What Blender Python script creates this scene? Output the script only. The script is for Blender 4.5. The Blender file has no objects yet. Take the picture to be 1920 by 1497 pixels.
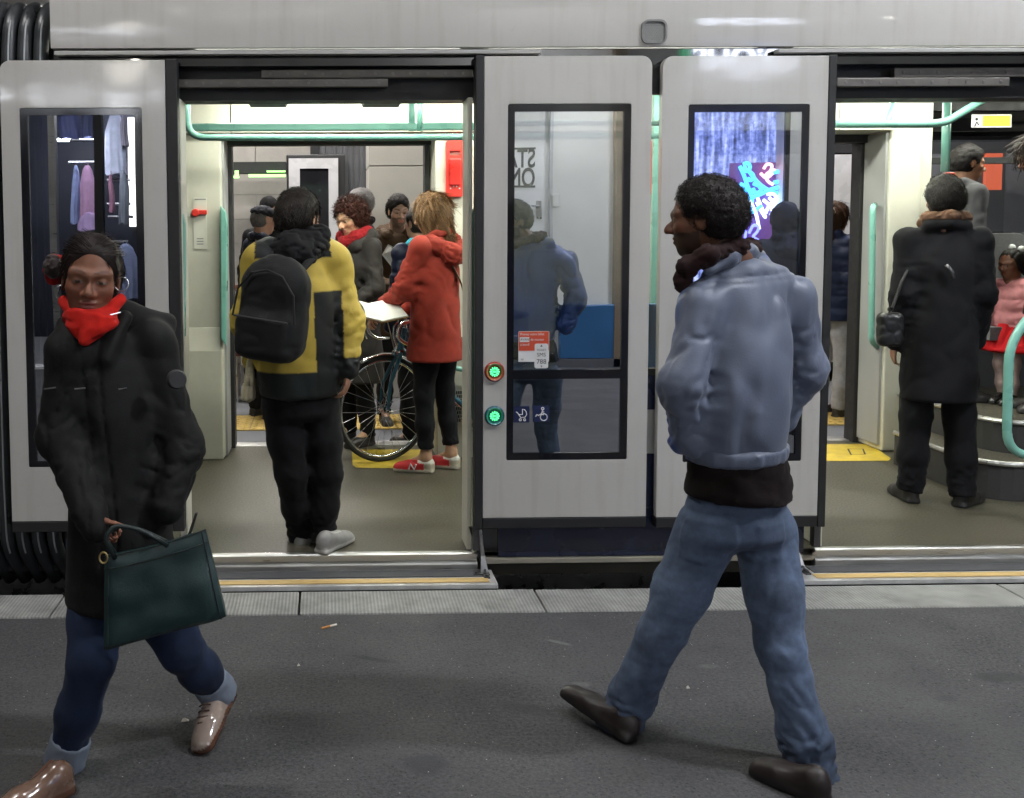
import bpy, bmesh, math, random
import numpy as np
from mathutils import Vector, Matrix
from mathutils.geometry import tessellate_polygon

# ------------------------------------------------------------------ camera, world, sun, exposure
sc = bpy.context.scene
COL = sc.collection
PW, PH, FPX = 1920.0, 1497.0, 1870.0          # photograph frame, focal length in its pixels
PPX, PPY = 640.0, 545.0                       # optical axis: the photograph is an off-centre crop
CAM = Vector((0.0, -4.4, 1.60))
PITCH, YAW, ROLL = math.radians(3.8), math.radians(0.9), -0.0058
cam_d = bpy.data.cameras.new("camera")
cam = bpy.data.objects.new("camera", cam_d)
COL.objects.link(cam)
sc.camera = cam
CR = Matrix.Rotation(-YAW, 3, 'Z') @ Matrix.Rotation(math.pi / 2 - PITCH, 3, 'X') @ Matrix.Rotation(ROLL, 3, 'Z')
cam.matrix_world = Matrix.Translation(CAM) @ CR.to_4x4()
cam_d.sensor_width = 36.0
cam_d.lens = 36.0 * FPX / PW
cam_d.shift_x = (PW / 2 - PPX) / PW
cam_d.shift_y = -(PH / 2 - PPY) / PW
cam_d.clip_start, cam_d.clip_end = 0.05, 400.0

world = bpy.data.worlds.new("World")
sc.world = world
world.use_nodes = True
wn = world.node_tree
sky = wn.nodes.new("ShaderNodeTexSky")
sky.sky_type = 'NISHITA'
sky.sun_disc = False
sky.sun_elevation = math.radians(4)
sky.sun_rotation = math.radians(150)
wn.links.new(sky.outputs[0], wn.nodes["Background"].inputs[0])
wn.nodes["Background"].inputs[1].default_value = 0.02
sun_d = bpy.data.lights.new("sun", 'SUN')
sun_d.energy = 0.03
sun_d.angle = math.radians(12)
sun_d.color = (1.0, 0.9, 0.8)
sun_o = bpy.data.objects.new("sun", sun_d)
COL.objects.link(sun_o)
sun_o.rotation_euler = (math.radians(70), 0, math.radians(150))
vs = sc.view_settings
vs.view_transform = 'Standard'
vs.look = 'None'
vs.exposure = 0.5
vs.gamma = 1.0
vs.use_curve_mapping = False
sc.cycles.use_denoising = True
try:
    sc.cycles.denoiser = 'OPENIMAGEDENOISE'
except Exception:
    pass
sc.cycles.max_bounces = 8
sc.cycles.diffuse_bounces = 4
sc.cycles.glossy_bounces = 4
sc.cycles.transparent_max_bounces = 12
sc.cycles.caustics_reflective = False
sc.cycles.caustics_refractive = False
sc.cycles.sample_clamp_indirect = 6.0

# ------------------------------------------------------------------ helpers: points
def ray(px, py):
    return CR @ Vector(((px - PPX) / FPX, -(py - PPY) / FPX, -1.0))
def J(px, py, d):                 # the point seen at a pixel, d metres in front of the camera's plane
    r = ray(px, py); return CAM + r * (d / r.y)
def JZ(px, py, z):                # the point of level z seen at a pixel
    r = ray(px, py); return CAM + r * ((z - CAM.z) / r.z)
def PX(p):                        # pixel of a point (for checks)
    q = CR.transposed() @ (Vector(p) - CAM)
    return (PPX - FPX * q.x / q.z, PPY + FPX * q.y / q.z)
def lin(r, g, b):
    f = lambda c: ((c / 255.0 + 0.055) / 1.055) ** 2.4 if c > 10 else c / 255.0 / 12.92
    return (f(r), f(g), f(b))

# ------------------------------------------------------------------ helpers: materials
MATS = {}
def principled(name):
    m = bpy.data.materials.new(name); m.use_nodes = True
    nt = m.node_tree; b = nt.nodes["Principled BSDF"]
    return m, nt, b
def mat(name, col, rough=0.5, metal=0.0, var=0.12, vscale=6.0, bump=0.0, bscale=60.0, coat=0.0, coat_rough=0.1,
        sheen=0.0, spec=0.5, rvar=0.1, aniso=None, attr=False, detail=4.0, trans=0.0, dirt=0.0, dirt_scale=2.5):
    """procedural surface: colour with noise variation, roughness variation and fine relief"""
    if name in MATS: return MATS[name]
    m, nt, b = principled(name); N, L = nt.nodes, nt.links
    tc = N.new("ShaderNodeTexCoord")
    mp = N.new("ShaderNodeMapping"); L.new(tc.outputs["Object"], mp.inputs[0])
    if aniso: mp.inputs["Scale"].default_value = aniso
    n1 = N.new("ShaderNodeTexNoise"); n1.inputs["Scale"].default_value = vscale; n1.inputs["Detail"].default_value = detail
    L.new(mp.outputs[0], n1.inputs["Vector"])
    mix = N.new("ShaderNodeMix"); mix.data_type = 'RGBA'; mix.blend_type = 'MULTIPLY'
    mix.inputs[0].default_value = 1.0
    if attr:
        at = N.new("ShaderNodeAttribute"); at.attribute_name = "Col"; L.new(at.outputs["Color"], mix.inputs[6])
    else:
        mix.inputs[6].default_value = (*col, 1)
    mr = N.new("ShaderNodeMapRange"); mr.inputs[1].default_value = 0.3; mr.inputs[2].default_value = 0.7
    mr.inputs[3].default_value = 1 - var; mr.inputs[4].default_value = 1 + var
    L.new(n1.outputs[0], mr.inputs[0])
    cb = N.new("ShaderNodeCombineColor")
    for i in range(3): L.new(mr.outputs[0], cb.inputs[i])
    L.new(cb.outputs[0], mix.inputs[7])
    out = mix.outputs[2]
    if dirt > 0:
        nd = N.new("ShaderNodeTexNoise"); nd.inputs["Scale"].default_value = dirt_scale; nd.inputs["Detail"].default_value = 8
        nd.inputs["Roughness"].default_value = 0.7
        L.new(tc.outputs["Object"], nd.inputs["Vector"])
        md = N.new("ShaderNodeMapRange"); md.inputs[1].default_value = 0.45; md.inputs[2].default_value = 0.75
        md.inputs[3].default_value = 0; md.inputs[4].default_value = dirt; L.new(nd.outputs[0], md.inputs[0])
        mx = N.new("ShaderNodeMix"); mx.data_type = 'RGBA'; L.new(md.outputs[0], mx.inputs[0]); L.new(out, mx.inputs[6])
        mx.inputs[7].default_value = (0.05, 0.045, 0.04, 1); out = mx.outputs[2]
    L.new(out, b.inputs["Base Color"])
    if rvar > 0:
        mr2 = N.new("ShaderNodeMapRange"); mr2.inputs[1].default_value = 0.3; mr2.inputs[2].default_value = 0.7
        mr2.inputs[3].default_value = max(0.0, rough - rvar); mr2.inputs[4].default_value = min(1.0, rough + rvar)
        L.new(n1.outputs[0], mr2.inputs[0]); L.new(mr2.outputs[0], b.inputs["Roughness"])
    else: b.inputs["Roughness"].default_value = rough
    b.inputs["Metallic"].default_value = metal
    b.inputs["Coat Weight"].default_value = coat; b.inputs["Coat Roughness"].default_value = coat_rough
    b.inputs["Sheen Weight"].default_value = sheen
    b.inputs["Specular IOR Level"].default_value = spec
    if trans: b.inputs["Subsurface Weight"].default_value = trans; b.inputs["Subsurface Radius"].default_value = (0.012, 0.004, 0.002)
    if bump > 0:
        n2 = N.new("ShaderNodeTexNoise"); n2.inputs["Scale"].default_value = bscale; n2.inputs["Detail"].default_value = 5
        L.new(mp.outputs[0], n2.inputs["Vector"])
        bp = N.new("ShaderNodeBump"); bp.inputs["Strength"].default_value = bump; bp.inputs["Distance"].default_value = 0.01
        L.new(n2.outputs[0], bp.inputs["Height"]); L.new(bp.outputs[0], b.inputs["Normal"])
    MATS[name] = m
    return m
def emit(name, col, strength):
    if name in MATS: return MATS[name]
    m, nt, b = principled(name)
    b.inputs["Base Color"].default_value = (*col, 1)
    b.inputs["Emission Color"].default_value = (*col, 1)
    b.inputs["Emission Strength"].default_value = strength
    MATS[name] = m
    return m
def glass(name, refl=0.45, tint=(0.5, 0.5, 0.55), rough=0.0):
    """coated vehicle glass: a mirror share and a tinted clear share"""
    if name in MATS: return MATS[name]
    m = bpy.data.materials.new(name); m.use_nodes = True
    nt = m.node_tree; N, L = nt.nodes, nt.links
    for n in list(N):
        if n.type == 'BSDF_PRINCIPLED': N.remove(n)
    o = [n for n in N if n.type == 'OUTPUT_MATERIAL'][0]
    t = N.new("ShaderNodeBsdfTransparent"); t.inputs[0].default_value = (*tint, 1)
    g = N.new("ShaderNodeBsdfGlossy"); g.inputs["Roughness"].default_value = rough; g.inputs[0].default_value = (0.93, 0.95, 1, 1)
    fr = N.new("ShaderNodeFresnel"); fr.inputs[0].default_value = 1.5
    ad = N.new("ShaderNodeMath"); ad.operation = 'MAXIMUM'; ad.inputs[1].default_value = refl
    L.new(fr.outputs[0], ad.inputs[0])
    mx = N.new("ShaderNodeMixShader"); L.new(ad.outputs[0], mx.inputs[0]); L.new(t.outputs[0], mx.inputs[1]); L.new(g.outputs[0], mx.inputs[2])
    tc = N.new("ShaderNodeTexCoord"); nz = N.new("ShaderNodeTexNoise"); nz.inputs["Scale"].default_value = 1.6; nz.inputs["Detail"].default_value = 1
    L.new(tc.outputs["Object"], nz.inputs["Vector"])
    bp = N.new("ShaderNodeBump"); bp.inputs["Strength"].default_value = 0.04; bp.inputs["Distance"].default_value = 0.02
    L.new(nz.outputs[0], bp.inputs["Height"]); L.new(bp.outputs[0], g.inputs["Normal"])
    L.new(mx.outputs[0], o.inputs[0])
    MATS[name] = m
    return m

# ------------------------------------------------------------------ helpers: objects
BASE = {}
def tag(o, label=None, cat=None, group=None, kind=None):
    if label: o["label"] = label
    if cat: o["category"] = cat
    if group: o["group"] = group
    if kind: o["kind"] = kind
    return o
def empty(name, loc=(0, 0, 0)):
    o = bpy.data.objects.new(name, None); COL.objects.link(o)
    o.location = loc; o.empty_display_size = 0.1; BASE[o.name] = Vector(loc); return o
def link(name, me, parent=None, base=None):
    o = bpy.data.objects.new(name, me); COL.objects.link(o)
    if parent is not None:
        o.parent = parent; BASE[o.name] = BASE[parent.name]
    else:
        b = Vector(base) if base is not None else Vector((0, 0, 0))
        o.location = b; BASE[o.name] = b
    return o
class MB:
    """collects shapes in world coordinates; build() links them as one mesh object"""
    def __init__(s): s.v = []; s.f = []; s.mi = []; s.cur = 0
    def add(s, vs_, fs_):
        n = len(s.v); s.v += [tuple(p) for p in vs_]
        s.f += [tuple(n + i for i in f) for f in fs_]; s.mi += [s.cur] * len(fs_); return s
    def m(s, i): s.cur = i; return s
    def box(s, x0, x1, y0, y1, z0, z1):
        return s.add([(x, y, z) for x in (x0, x1) for y in (y0, y1) for z in (z0, z1)],
                     [(0, 1, 3, 2), (4, 6, 7, 5), (0, 4, 5, 1), (2, 3, 7, 6), (0, 2, 6, 4), (1, 5, 7, 3)])
    def obox(s, c, ax, ay, az):           # centre and three half-axis vectors
        c = Vector(c); ax, ay, az = Vector(ax), Vector(ay), Vector(az)
        return s.add([c + i * ax + j * ay + k * az for i in (-1, 1) for j in (-1, 1) for k in (-1, 1)],
                     [(0, 1, 3, 2), (4, 6, 7, 5), (0, 4, 5, 1), (2, 3, 7, 6), (0, 2, 6, 4), (1, 5, 7, 3)])
    def tube(s, path, r, n=10, close=False, flat=None):
        path = [Vector(p) for p in path]; k = len(path); rs = r if isinstance(r, (list, tuple)) else [r] * k
        t0 = (path[1] - path[0]).normalized()
        up = Vector((0, 0, 1)) if abs(t0.z) < 0.9 else Vector((1, 0, 0))
        u = t0.cross(up).normalized(); rings = []
        for i in range(k):
            if close: t = (path[(i + 1) % k] - path[i - 1]).normalized()
            else: t = (path[min(i + 1, k - 1)] - path[max(i - 1, 0)]).normalized()
            u = (u - t * u.dot(t)).normalized(); w = t.cross(u)
            a, b = (1, 1) if not flat else flat
            rings.append([path[i] + (u * (math.cos(2 * math.pi * j / n) * a) + w * (math.sin(2 * math.pi * j / n) * b)) * rs[i] for j in range(n)])
        vs_ = [p for rg in rings for p in rg]; fs_ = []
        for i in range(k if close else k - 1):
            a0, b0 = i * n, ((i + 1) % k) * n
            for j in range(n):
                fs_.append((a0 + j, a0 + (j + 1) % n, b0 + (j + 1) % n, b0 + j))
        if not close:
            fs_.append(tuple(range(n - 1, -1, -1))); fs_.append(tuple((k - 1) * n + j for j in range(n)))
        return s.add(vs_, fs_)
    def disc(s, c, nrm, r0, r1, h0, h1, n=24):   # lathe of one band: from (r0,h0) to (r1,h1) along nrm
        return s.lathe(c, nrm, [(r0, h0), (r1, h1)], n)
    def lathe(s, c, nrm, prof, n=24, u=None):
        c = Vector(c); nrm = Vector(nrm).normalized()
        a = Vector((1, 0, 0)) if abs(nrm.x) < 0.9 else Vector((0, 0, 1))
        u = nrm.cross(a).normalized(); w = nrm.cross(u)
        vs_, fs_ = [], []
        for r, h in prof:
            for j in range(n):
                an = 2 * math.pi * j / n
                vs_.append(c + nrm * h + (u * math.cos(an) + w * math.sin(an)) * r)
        for i in range(len(prof) - 1):
            for j in range(n):
                fs_.append((i * n + j, i * n + (j + 1) % n, (i + 1) * n + (j + 1) % n, (i + 1) * n + j))
        return s.add(vs_, fs_)
    def plate(s, outer, holes, y0, y1, axis='y'):
        """polygon in XZ with holes, between y0 and y1"""
        loops = [[Vector((x, 0, z)) for x, z in lp] for lp in [outer] + list(holes)]
        tri = tessellate_polygon(loops); pts = [p for lp in loops for p in lp]; n = len(pts)
        vs_ = [(p.x, y0, p.z) for p in pts] + [(p.x, y1, p.z) for p in pts]
        fs_ = [tuple(t) for t in tri] + [tuple(n + i for i in reversed(t)) for t in tri]
        k = 0
        for lp in loops:
            m_ = len(lp)
            for i in range(m_):
                a, b = k + i, k + (i + 1) % m_
                fs_.append((a, b, n + b, n + a))
            k += m_
        return s.add(vs_, fs_)
    def build(s, name, material, parent=None, base=None, smooth=False, bevel=0.0, kind=None, label=None, seg=2):
        b = BASE[parent.name] if parent is not None else (Vector(base) if base is not None else Vector((0, 0, 0)))
        me = bpy.data.meshes.new(name)
        me.from_pydata([(p[0] - b.x, p[1] - b.y, p[2] - b.z) for p in s.v], [], s.f)
        for mm in (material if isinstance(material, (list, tuple)) else [material]): me.materials.append(mm)
        me.polygons.foreach_set("material_index", s.mi)
        bm = bmesh.new(); bm.from_mesh(me); bmesh.ops.recalc_face_normals(bm, faces=bm.faces); bm.to_mesh(me); bm.free()
        if smooth:
            me.polygons.foreach_set("use_smooth", [True] * len(me.polygons))
            if smooth != 'all':
                try: me.set_sharp_from_angle(angle=math.radians(40))
                except Exception: pass
        me.update()
        o = link(name, me, parent, base)
        if bevel > 0:
            md = o.modifiers.new("bevel", 'BEVEL'); md.width = bevel; md.segments = seg; md.limit_method = 'ANGLE'
        if kind: o["kind"] = kind
        if label: o["label"] = label
        return o
def rrect(x0, x1, z0, z1, r, n=5, corners=(1, 1, 1, 1)):
    """rounded rectangle in XZ; corners: bottom-left, bottom-right, top-right, top-left"""
    pts = []
    for (cx, cz, a0, on) in ((x0, z0, 180, corners[0]), (x1, z0, 270, corners[1]), (x1, z1, 0, corners[2]), (x0, z1, 90, corners[3])):
        if not on: pts.append((cx, cz)); continue
        ox = cx + (r if cx == x0 else -r); oz = cz + (r if cz == z0 else -r)
        for i in range(n + 1):
            a = math.radians(a0 + 90 * i / n); pts.append((ox + r * math.cos(a), oz + r * math.sin(a)))
    return pts
def text(name, body, loc, size, material, parent=None, face='front', ext=0.001, align='CENTER', xs=1.0, offset=0.0):
    cu = bpy.data.curves.new(name, 'FONT'); cu.body = body; cu.size = size; cu.extrude = ext; cu.align_x = align; cu.align_y = 'CENTER'
    cu.offset = offset; cu.resolution_u = 4
    tmp = bpy.data.objects.new(name + "_outline", cu)
    me = bpy.data.meshes.new_from_object(tmp); bpy.data.objects.remove(tmp); bpy.data.curves.remove(cu)
    me.name = name; me.materials.clear(); me.materials.append(material)
    o = bpy.data.objects.new(name, me); COL.objects.link(o)
    b = BASE[parent.name]; o.parent = parent
    o.location = Vector(loc) - b; o.scale = (xs, 1, 1)
    o.rotation_euler = (math.pi / 2, 0, 0 if face == 'front' else math.pi)
    BASE[o.name] = b
    return o
def arc(c, r, a0, a1, n, plane='xz'):
    out = []
    for i in range(n + 1):
        a = math.radians(a0 + (a1 - a0) * i / n)
        q = (r * math.cos(a), r * math.sin(a))
        out.append((c[0] + q[0], c[1], c[2] + q[1]) if plane == 'xz' else ((c[0], c[1] + q[0], c[2] + q[1]) if plane == 'yz' else (c[0] + q[0], c[1] + q[1], c[2])))
    return out
def fillet(pts, r, n=5):
    """round the inner corners of a polyline"""
    pts = [Vector(p) for p in pts]; out = [pts[0]]
    for i in range(1, len(pts) - 1):
        a, b, c = pts[i - 1], pts[i], pts[i + 1]
        u, w = (a - b), (c - b); rr = min(r, u.length * 0.45, w.length * 0.45); u.normalize(); w.normalize()
        p0, p2 = b + u * rr, b + w * rr
        for k in range(n + 1):
            t = k / n; out.append(p0 * (1 - t) ** 2 + b * 2 * t * (1 - t) + p2 * t * t)
    out.append(pts[-1]); return out
# ------------------------------------------------------------------ materials of the place
def asphalt_mat():
    m, nt, b = principled("asphalt"); N, L = nt.nodes, nt.links
    tc = N.new("ShaderNodeTexCoord")
    def noise(scale, detail=4, rough=0.55):
        n = N.new("ShaderNodeTexNoise"); n.inputs["Scale"].default_value = scale; n.inputs["Detail"].default_value = detail
        n.inputs["Roughness"].default_value = rough; L.new(tc.outputs["Object"], n.inputs["Vector"]); return n.outputs[0]
    def rng_(src, a, b_, c, d):
        r = N.new("ShaderNodeMapRange"); r.inputs[1].default_value = a; r.inputs[2].default_value = b_
        r.inputs[3].default_value = c; r.inputs[4].default_value = d; L.new(src, r.inputs[0]); return r.outputs[0]
    def mixc(f, c0, c1):
        x = N.new("ShaderNodeMix"); x.data_type = 'RGBA'
        if isinstance(f, float): x.inputs[0].default_value = f
        else: L.new(f, x.inputs[0])
        for i, c in ((6, c0), (7, c1)):
            if isinstance(c, tuple): x.inputs[i].default_value = (*c, 1)
            else: L.new(c, x.inputs[i])
        return x.outputs[2]
    c = mixc(rng_(noise(80, 4, .8), .38, .62, 0., 1.), (0.030, 0.0295, 0.032), (0.092, 0.090, 0.094))
    c = mixc(rng_(noise(1.3, 5), .42, .62, 0., .35), c, (0.06, 0.059, 0.063))
    c = mixc(rng_(noise(0.7, 3), .45, .70, 0., .3), c, (0.10, 0.098, 0.096))
    # worn wet spots and scuffs with a shape of their own
    c = mixc(rng_(noise(2.1, 7, .62), .655, .73, 0., .6), c, (0.045, 0.045, 0.050))
    gm = N.new("ShaderNodeTexVoronoi"); gm.inputs["Scale"].default_value = 3.3; L.new(tc.outputs["Object"], gm.inputs["Vector"])
    gs_ = N.new("ShaderNodeSeparateColor"); L.new(gm.outputs["Color"], gs_.inputs[0])
    gt = N.new("ShaderNodeMath"); gt.operation = 'MULTIPLY'; L.new(rng_(gs_.outputs[1], .55, 1., 0., 1.), gt.inputs[0]); L.new(rng_(gm.outputs["Distance"], .05, .075, 1., 0.), gt.inputs[1])
    c = mixc(gt.outputs[0], c, (0.040, 0.040, 0.043))
    mp = N.new("ShaderNodeMapping"); mp.inputs["Scale"].default_value = (3.2, 9.0, 1); mp.inputs["Rotation"].default_value = (0, 0, .5)
    L.new(tc.outputs["Object"], mp.inputs[0])
    n = N.new("ShaderNodeTexNoise"); n.inputs["Scale"].default_value = 2.2; n.inputs["Detail"].default_value = 6; n.inputs["Roughness"].default_value = .75
    L.new(mp.outputs[0], n.inputs["Vector"])
    c = mixc(rng_(n.outputs[0], .70, .76, 0., .6), c, (0.22, 0.215, 0.21))
    vd = N.new("ShaderNodeTexVoronoi"); vd.inputs["Scale"].default_value = 85; L.new(tc.outputs["Object"], vd.inputs["Vector"])
    vs2 = N.new("ShaderNodeSeparateColor"); L.new(vd.outputs["Color"], vs2.inputs[0])
    dm = N.new("ShaderNodeMath"); dm.operation = 'MULTIPLY'; L.new(rng_(vs2.outputs[0], .72, .9, 0., .75), dm.inputs[0]); L.new(rng_(vd.outputs["Distance"], .30, .42, 1., 0.), dm.inputs[1])
    c = mixc(dm.outputs[0], c, (0.018, 0.018, 0.020))
    # a few old spills and scuffs, and a dark patch left of the man's front shoe
    wn_ = N.new("ShaderNodeTexNoise"); wn_.inputs["Scale"].default_value = 9; wn_.inputs["Detail"].default_value = 5; L.new(tc.outputs["Object"], wn_.inputs["Vector"])
    for (px, py, rx, ry, rot, colr, am) in ((800, 1432, .075, .055, 0, (.035, .035, .042), .75), (697, 1236, .085, .018, -.35, (.030, .030, .033), .7), (985, 1330, .09, .04, -.5, (.040, .040, .045), .55), (1880, 1270, .09, .05, 0, (.032, .034, .036), .7), (1775, 1310, .05, .02, .2, (.035, .036, .038), .5),
                                            (1050, 1205, .05, .012, -.6, (.20, .195, .19), .5), (1090, 1285, .05, .025, .3, (.19, .185, .18), .35), (210, 1290, .06, .03, 0, (.03, .03, .032), .5), (1330, 1250, .05, .02, 0, (.17, .17, .165), .35)):
        q = JZ(px, py, 0)
        m1 = N.new("ShaderNodeMapping"); m1.vector_type = 'TEXTURE'; m1.inputs["Location"].default_value = (q.x, q.y, 0); m1.inputs["Rotation"].default_value = (0, 0, rot); m1.inputs["Scale"].default_value = (rx, ry, 1)
        L.new(tc.outputs["Object"], m1.inputs[0])
        ln = N.new("ShaderNodeVectorMath"); ln.operation = 'LENGTH'; L.new(m1.outputs[0], ln.inputs[0])
        ma = N.new("ShaderNodeMath"); ma.operation = 'MULTIPLY_ADD'; ma.inputs[1].default_value = 1.6; L.new(wn_.outputs[0], ma.inputs[0]); L.new(ln.outputs["Value"], ma.inputs[2])
        c = mixc(rng_(ma.outputs[0], 1.35, 1.95, am, 0.), c, colr)
    v = N.new("ShaderNodeTexVoronoi"); v.inputs["Scale"].default_value = 55; L.new(tc.outputs["Object"], v.inputs["Vector"])
    g = N.new("ShaderNodeMath"); g.operation = 'LESS_THAN'; g.inputs[1].default_value = .11; L.new(v.outputs["Distance"], g.inputs[0])
    sep = N.new("ShaderNodeSeparateColor"); L.new(v.outputs["Color"], sep.inputs[0])
    h = N.new("ShaderNodeMath"); h.operation = 'GREATER_THAN'; h.inputs[1].default_value = .90; L.new(sep.outputs[0], h.inputs[0])
    gh = N.new("ShaderNodeMath"); gh.operation = 'MULTIPLY'; L.new(g.outputs[0], gh.inputs[0]); L.new(h.outputs[0], gh.inputs[1])
    c = mixc(gh.outputs[0], c, (0.42, 0.41, 0.39))
    L.new(c, b.inputs["Base Color"])
    L.new(rng_(noise(2.3, 3), .35, .7, .62, .9), b.inputs["Roughness"])
    bp = N.new("ShaderNodeBump"); bp.inputs["Strength"].default_value = .55; bp.inputs["Distance"].default_value = .006
    L.new(noise(170, 3, .7), bp.inputs["Height"]); L.new(bp.outputs[0], b.inputs["Normal"])
    return m
M_ASPH = asphalt_mat()
def kerb_mat():
    m, nt, b = principled("kerb_concrete"); N, L = nt.nodes, nt.links
    tc = N.new("ShaderNodeTexCoord")
    w = N.new("ShaderNodeTexWave"); w.bands_direction = 'X'; w.inputs["Scale"].default_value = 21; w.inputs["Distortion"].default_value = .25
    L.new(tc.outputs["Object"], w.inputs["Vector"])
    n = N.new("ShaderNodeTexNoise"); n.inputs["Scale"].default_value = 7; n.inputs["Detail"].default_value = 8; n.inputs["Roughness"].default_value = .7
    L.new(tc.outputs["Object"], n.inputs["Vector"])
    r = N.new("ShaderNodeValToRGB"); r.color_ramp.elements[0].position = .3; r.color_ramp.elements[0].color = (.20, .20, .19, 1)
    r.color_ramp.elements[1].position = .68; r.color_ramp.elements[1].color = (.37, .37, .35, 1); L.new(n.outputs[0], r.inputs[0])
    x = N.new("ShaderNodeMix"); x.data_type = 'RGBA'; x.blend_type = 'MULTIPLY'; x.inputs[0].default_value = .3
    L.new(r.outputs[0], x.inputs[6]); L.new(w.outputs[0], x.inputs[7]); L.new(x.outputs[2], b.inputs["Base Color"])
    b.inputs["Roughness"].default_value = .85
    ad = N.new("ShaderNodeMath"); ad.operation = 'MULTIPLY_ADD'; ad.inputs[1].default_value = .35; L.new(n.outputs[0], ad.inputs[0]); L.new(w.outputs[0], ad.inputs[2])
    bp = N.new("ShaderNodeBump"); bp.inputs["Strength"].default_value = .5; bp.inputs["Distance"].default_value = .003
    L.new(ad.outputs[0], bp.inputs["Height"]); L.new(bp.outputs[0], b.inputs["Normal"])
    return m
M_KERB = kerb_mat()
M_STONE = mat("wall_stone", (0.30, 0.285, 0.265), .8, var=.16, vscale=3, bump=.15, bscale=40, dirt=.15)
M_CONC = mat("concrete", (0.22, 0.215, 0.21), .85, var=.2, vscale=2, bump=.2, bscale=30, dirt=.3)
M_DARK = mat("dark_void", (0.012, 0.012, 0.014), .8)
M_PLASTER = mat("white_plaster", (0.62, 0.62, 0.60), .7, var=.06, vscale=2, bump=.05, bscale=80)
M_BLACK = mat("black_rubber", (0.012, 0.012, 0.013), .55, var=.2, vscale=20, bump=.05)
M_BLACKGL = mat("black_gloss", (0.010, 0.010, 0.012), .10, var=.1, rvar=.03)
M_STEEL = mat("steel", (0.45, 0.45, 0.46), .32, 1.0, var=.12, vscale=18, rvar=.1)
M_ALU = mat("aluminium", (0.62, 0.62, 0.60), .38, 1.0, var=.1, vscale=30, rvar=.12, aniso=(.2, 3, 3))

# ------------------------------------------------------------------ ground
g = MB().add([(-40, -60, 0), (60, -60, 0), (60, -0.40, 0), (-40, -0.40, 0)], [(0, 1, 2, 3)])
platform = g.build("platform", M_ASPH, kind="structure")
kerb = empty("kerb", (0, -0.28, 0)); kerb["kind"] = "structure"
random.seed(4)
for k in range(-7, 9):
    x0 = -1.141 + 1.0205 * k; dz = random.uniform(-.002, .002)
    MB().box(x0 + .004, x0 + 1.0165, -.405, -.155, -.24, .006 + dz).build("kerb_stone", M_KERB, kerb, bevel=.006)
tb = MB().add([(-40, -.158, -.30), (60, -.158, -.30), (60, 2.62, -.30), (-40, 2.62, -.30)], [(0, 1, 2, 3)])
tb.box(-40, 60, -.41, -.165, -.5, -.25).box(-40, 60, -.80, -.41, -.5, -.03)
track = tb.build("track_bed", mat("track_ballast", (.03, .028, .026), .9, var=.5, vscale=40, bump=.6), kind="structure")
for y in (.55, 1.75):
    MB().box(-20, 25, y - .035, y + .035, -.30, -.16).build("rail", M_STEEL, track)
fp = MB().add([(-40, 2.50, 0), (60, 2.50, 0), (60, 5.45, 0), (-40, 5.45, 0)], [(0, 1, 2, 3)])
far_platform = fp.box(-40, 60, 2.50, 2.56, -.29, -.004).build("far_platform", mat("far_paving", (.13, .135, .15), .8, var=.15, vscale=5, bump=.1, bscale=80, dirt=.3), kind="structure")
M_TACT = mat("tactile_yellow", (.55, .38, .10), .75, var=.2, vscale=14, bump=.1, dirt=.5, dirt_scale=30)
for k in range(-9, 14):                          # tactile slabs with their studs
    x0 = k * .60
    t = MB().box(x0 + .003, x0 + .597, 3.28, 3.86, .002, .010)
    for i in range(8):
        for j in range(8):
            t.lathe((x0 + .04 + i * .074, 3.31 + j * .074, .010), (0, 0, 1), [(.017, 0), (.012, .005), (.001, .005)], 6)
    t.build("tactile_slab", M_TACT, far_platform)
g2 = MB().add([(-40, 5.45, -.25), (60, 5.45, -.25), (60, 9.0, -.25), (-40, 9.0, -.25)], [(0, 1, 2, 3)])
g2.build("far_track_bed", mat("track_ballast", (.03, .028, .026)), kind="structure")

# ------------------------------------------------------------------ far wall of stone panels, pillar, canopy
fw = MB().box(-14, 22, 8.70, 9.0, -.3, 7.0).build("far_wall", M_CONC, base=(0, 8.85, -.3))
tag(fw, "grey stone clad wall behind the far platform", "wall")
random.seed(7)
for i in range(-5, 13):
    for j in range(11):
        x0, z0 = i * .90 + (.45 if j % 2 else 0), -.25 + j * .32
        MB().box(x0 + .004, x0 + .896, 8.66 - random.uniform(0, .005), 8.699, z0 + .004, z0 + .316).build("stone_panel", M_STONE, fw)
a, b = J(694, 300, 9.1), J(802, 300, 9.1)
pil = MB().box(a.x, b.x, 4.70, 5.30, 0, 7.0).build("stone_pillar", M_CONC, base=((a.x + b.x) / 2, 5.0, 0))
tag(pil, "pale square stone clad pillar on the far platform", "pillar")
zs = [0.0] + [J(750, y, 9.1).z for y in (565, 430, 312, 196)] + [4.55]
for i in range(len(zs) - 1):
    MB().box(a.x - .012, b.x + .012, 4.675, 5.325, zs[i] + .004, zs[i + 1] - .004).build("stone_panel", mat("pillar_stone", (.40, .385, .35), .75, var=.1, vscale=5, bump=.1, bscale=60, dirt=.15), pil, bevel=.004)
can = MB().box(-30, 40, -6.6, 9.1, 7.0, 7.3)
for y in (-5.0, -1.2, 2.6, 6.4):
    can.box(-30, 40, y - .15, y + .15, 6.65, 6.998)
canopy = can.build("canopy", M_CONC, base=(0, 0, 7.0))
tag(canopy, "dark concrete canopy with beams over the platforms", "canopy")

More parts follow.
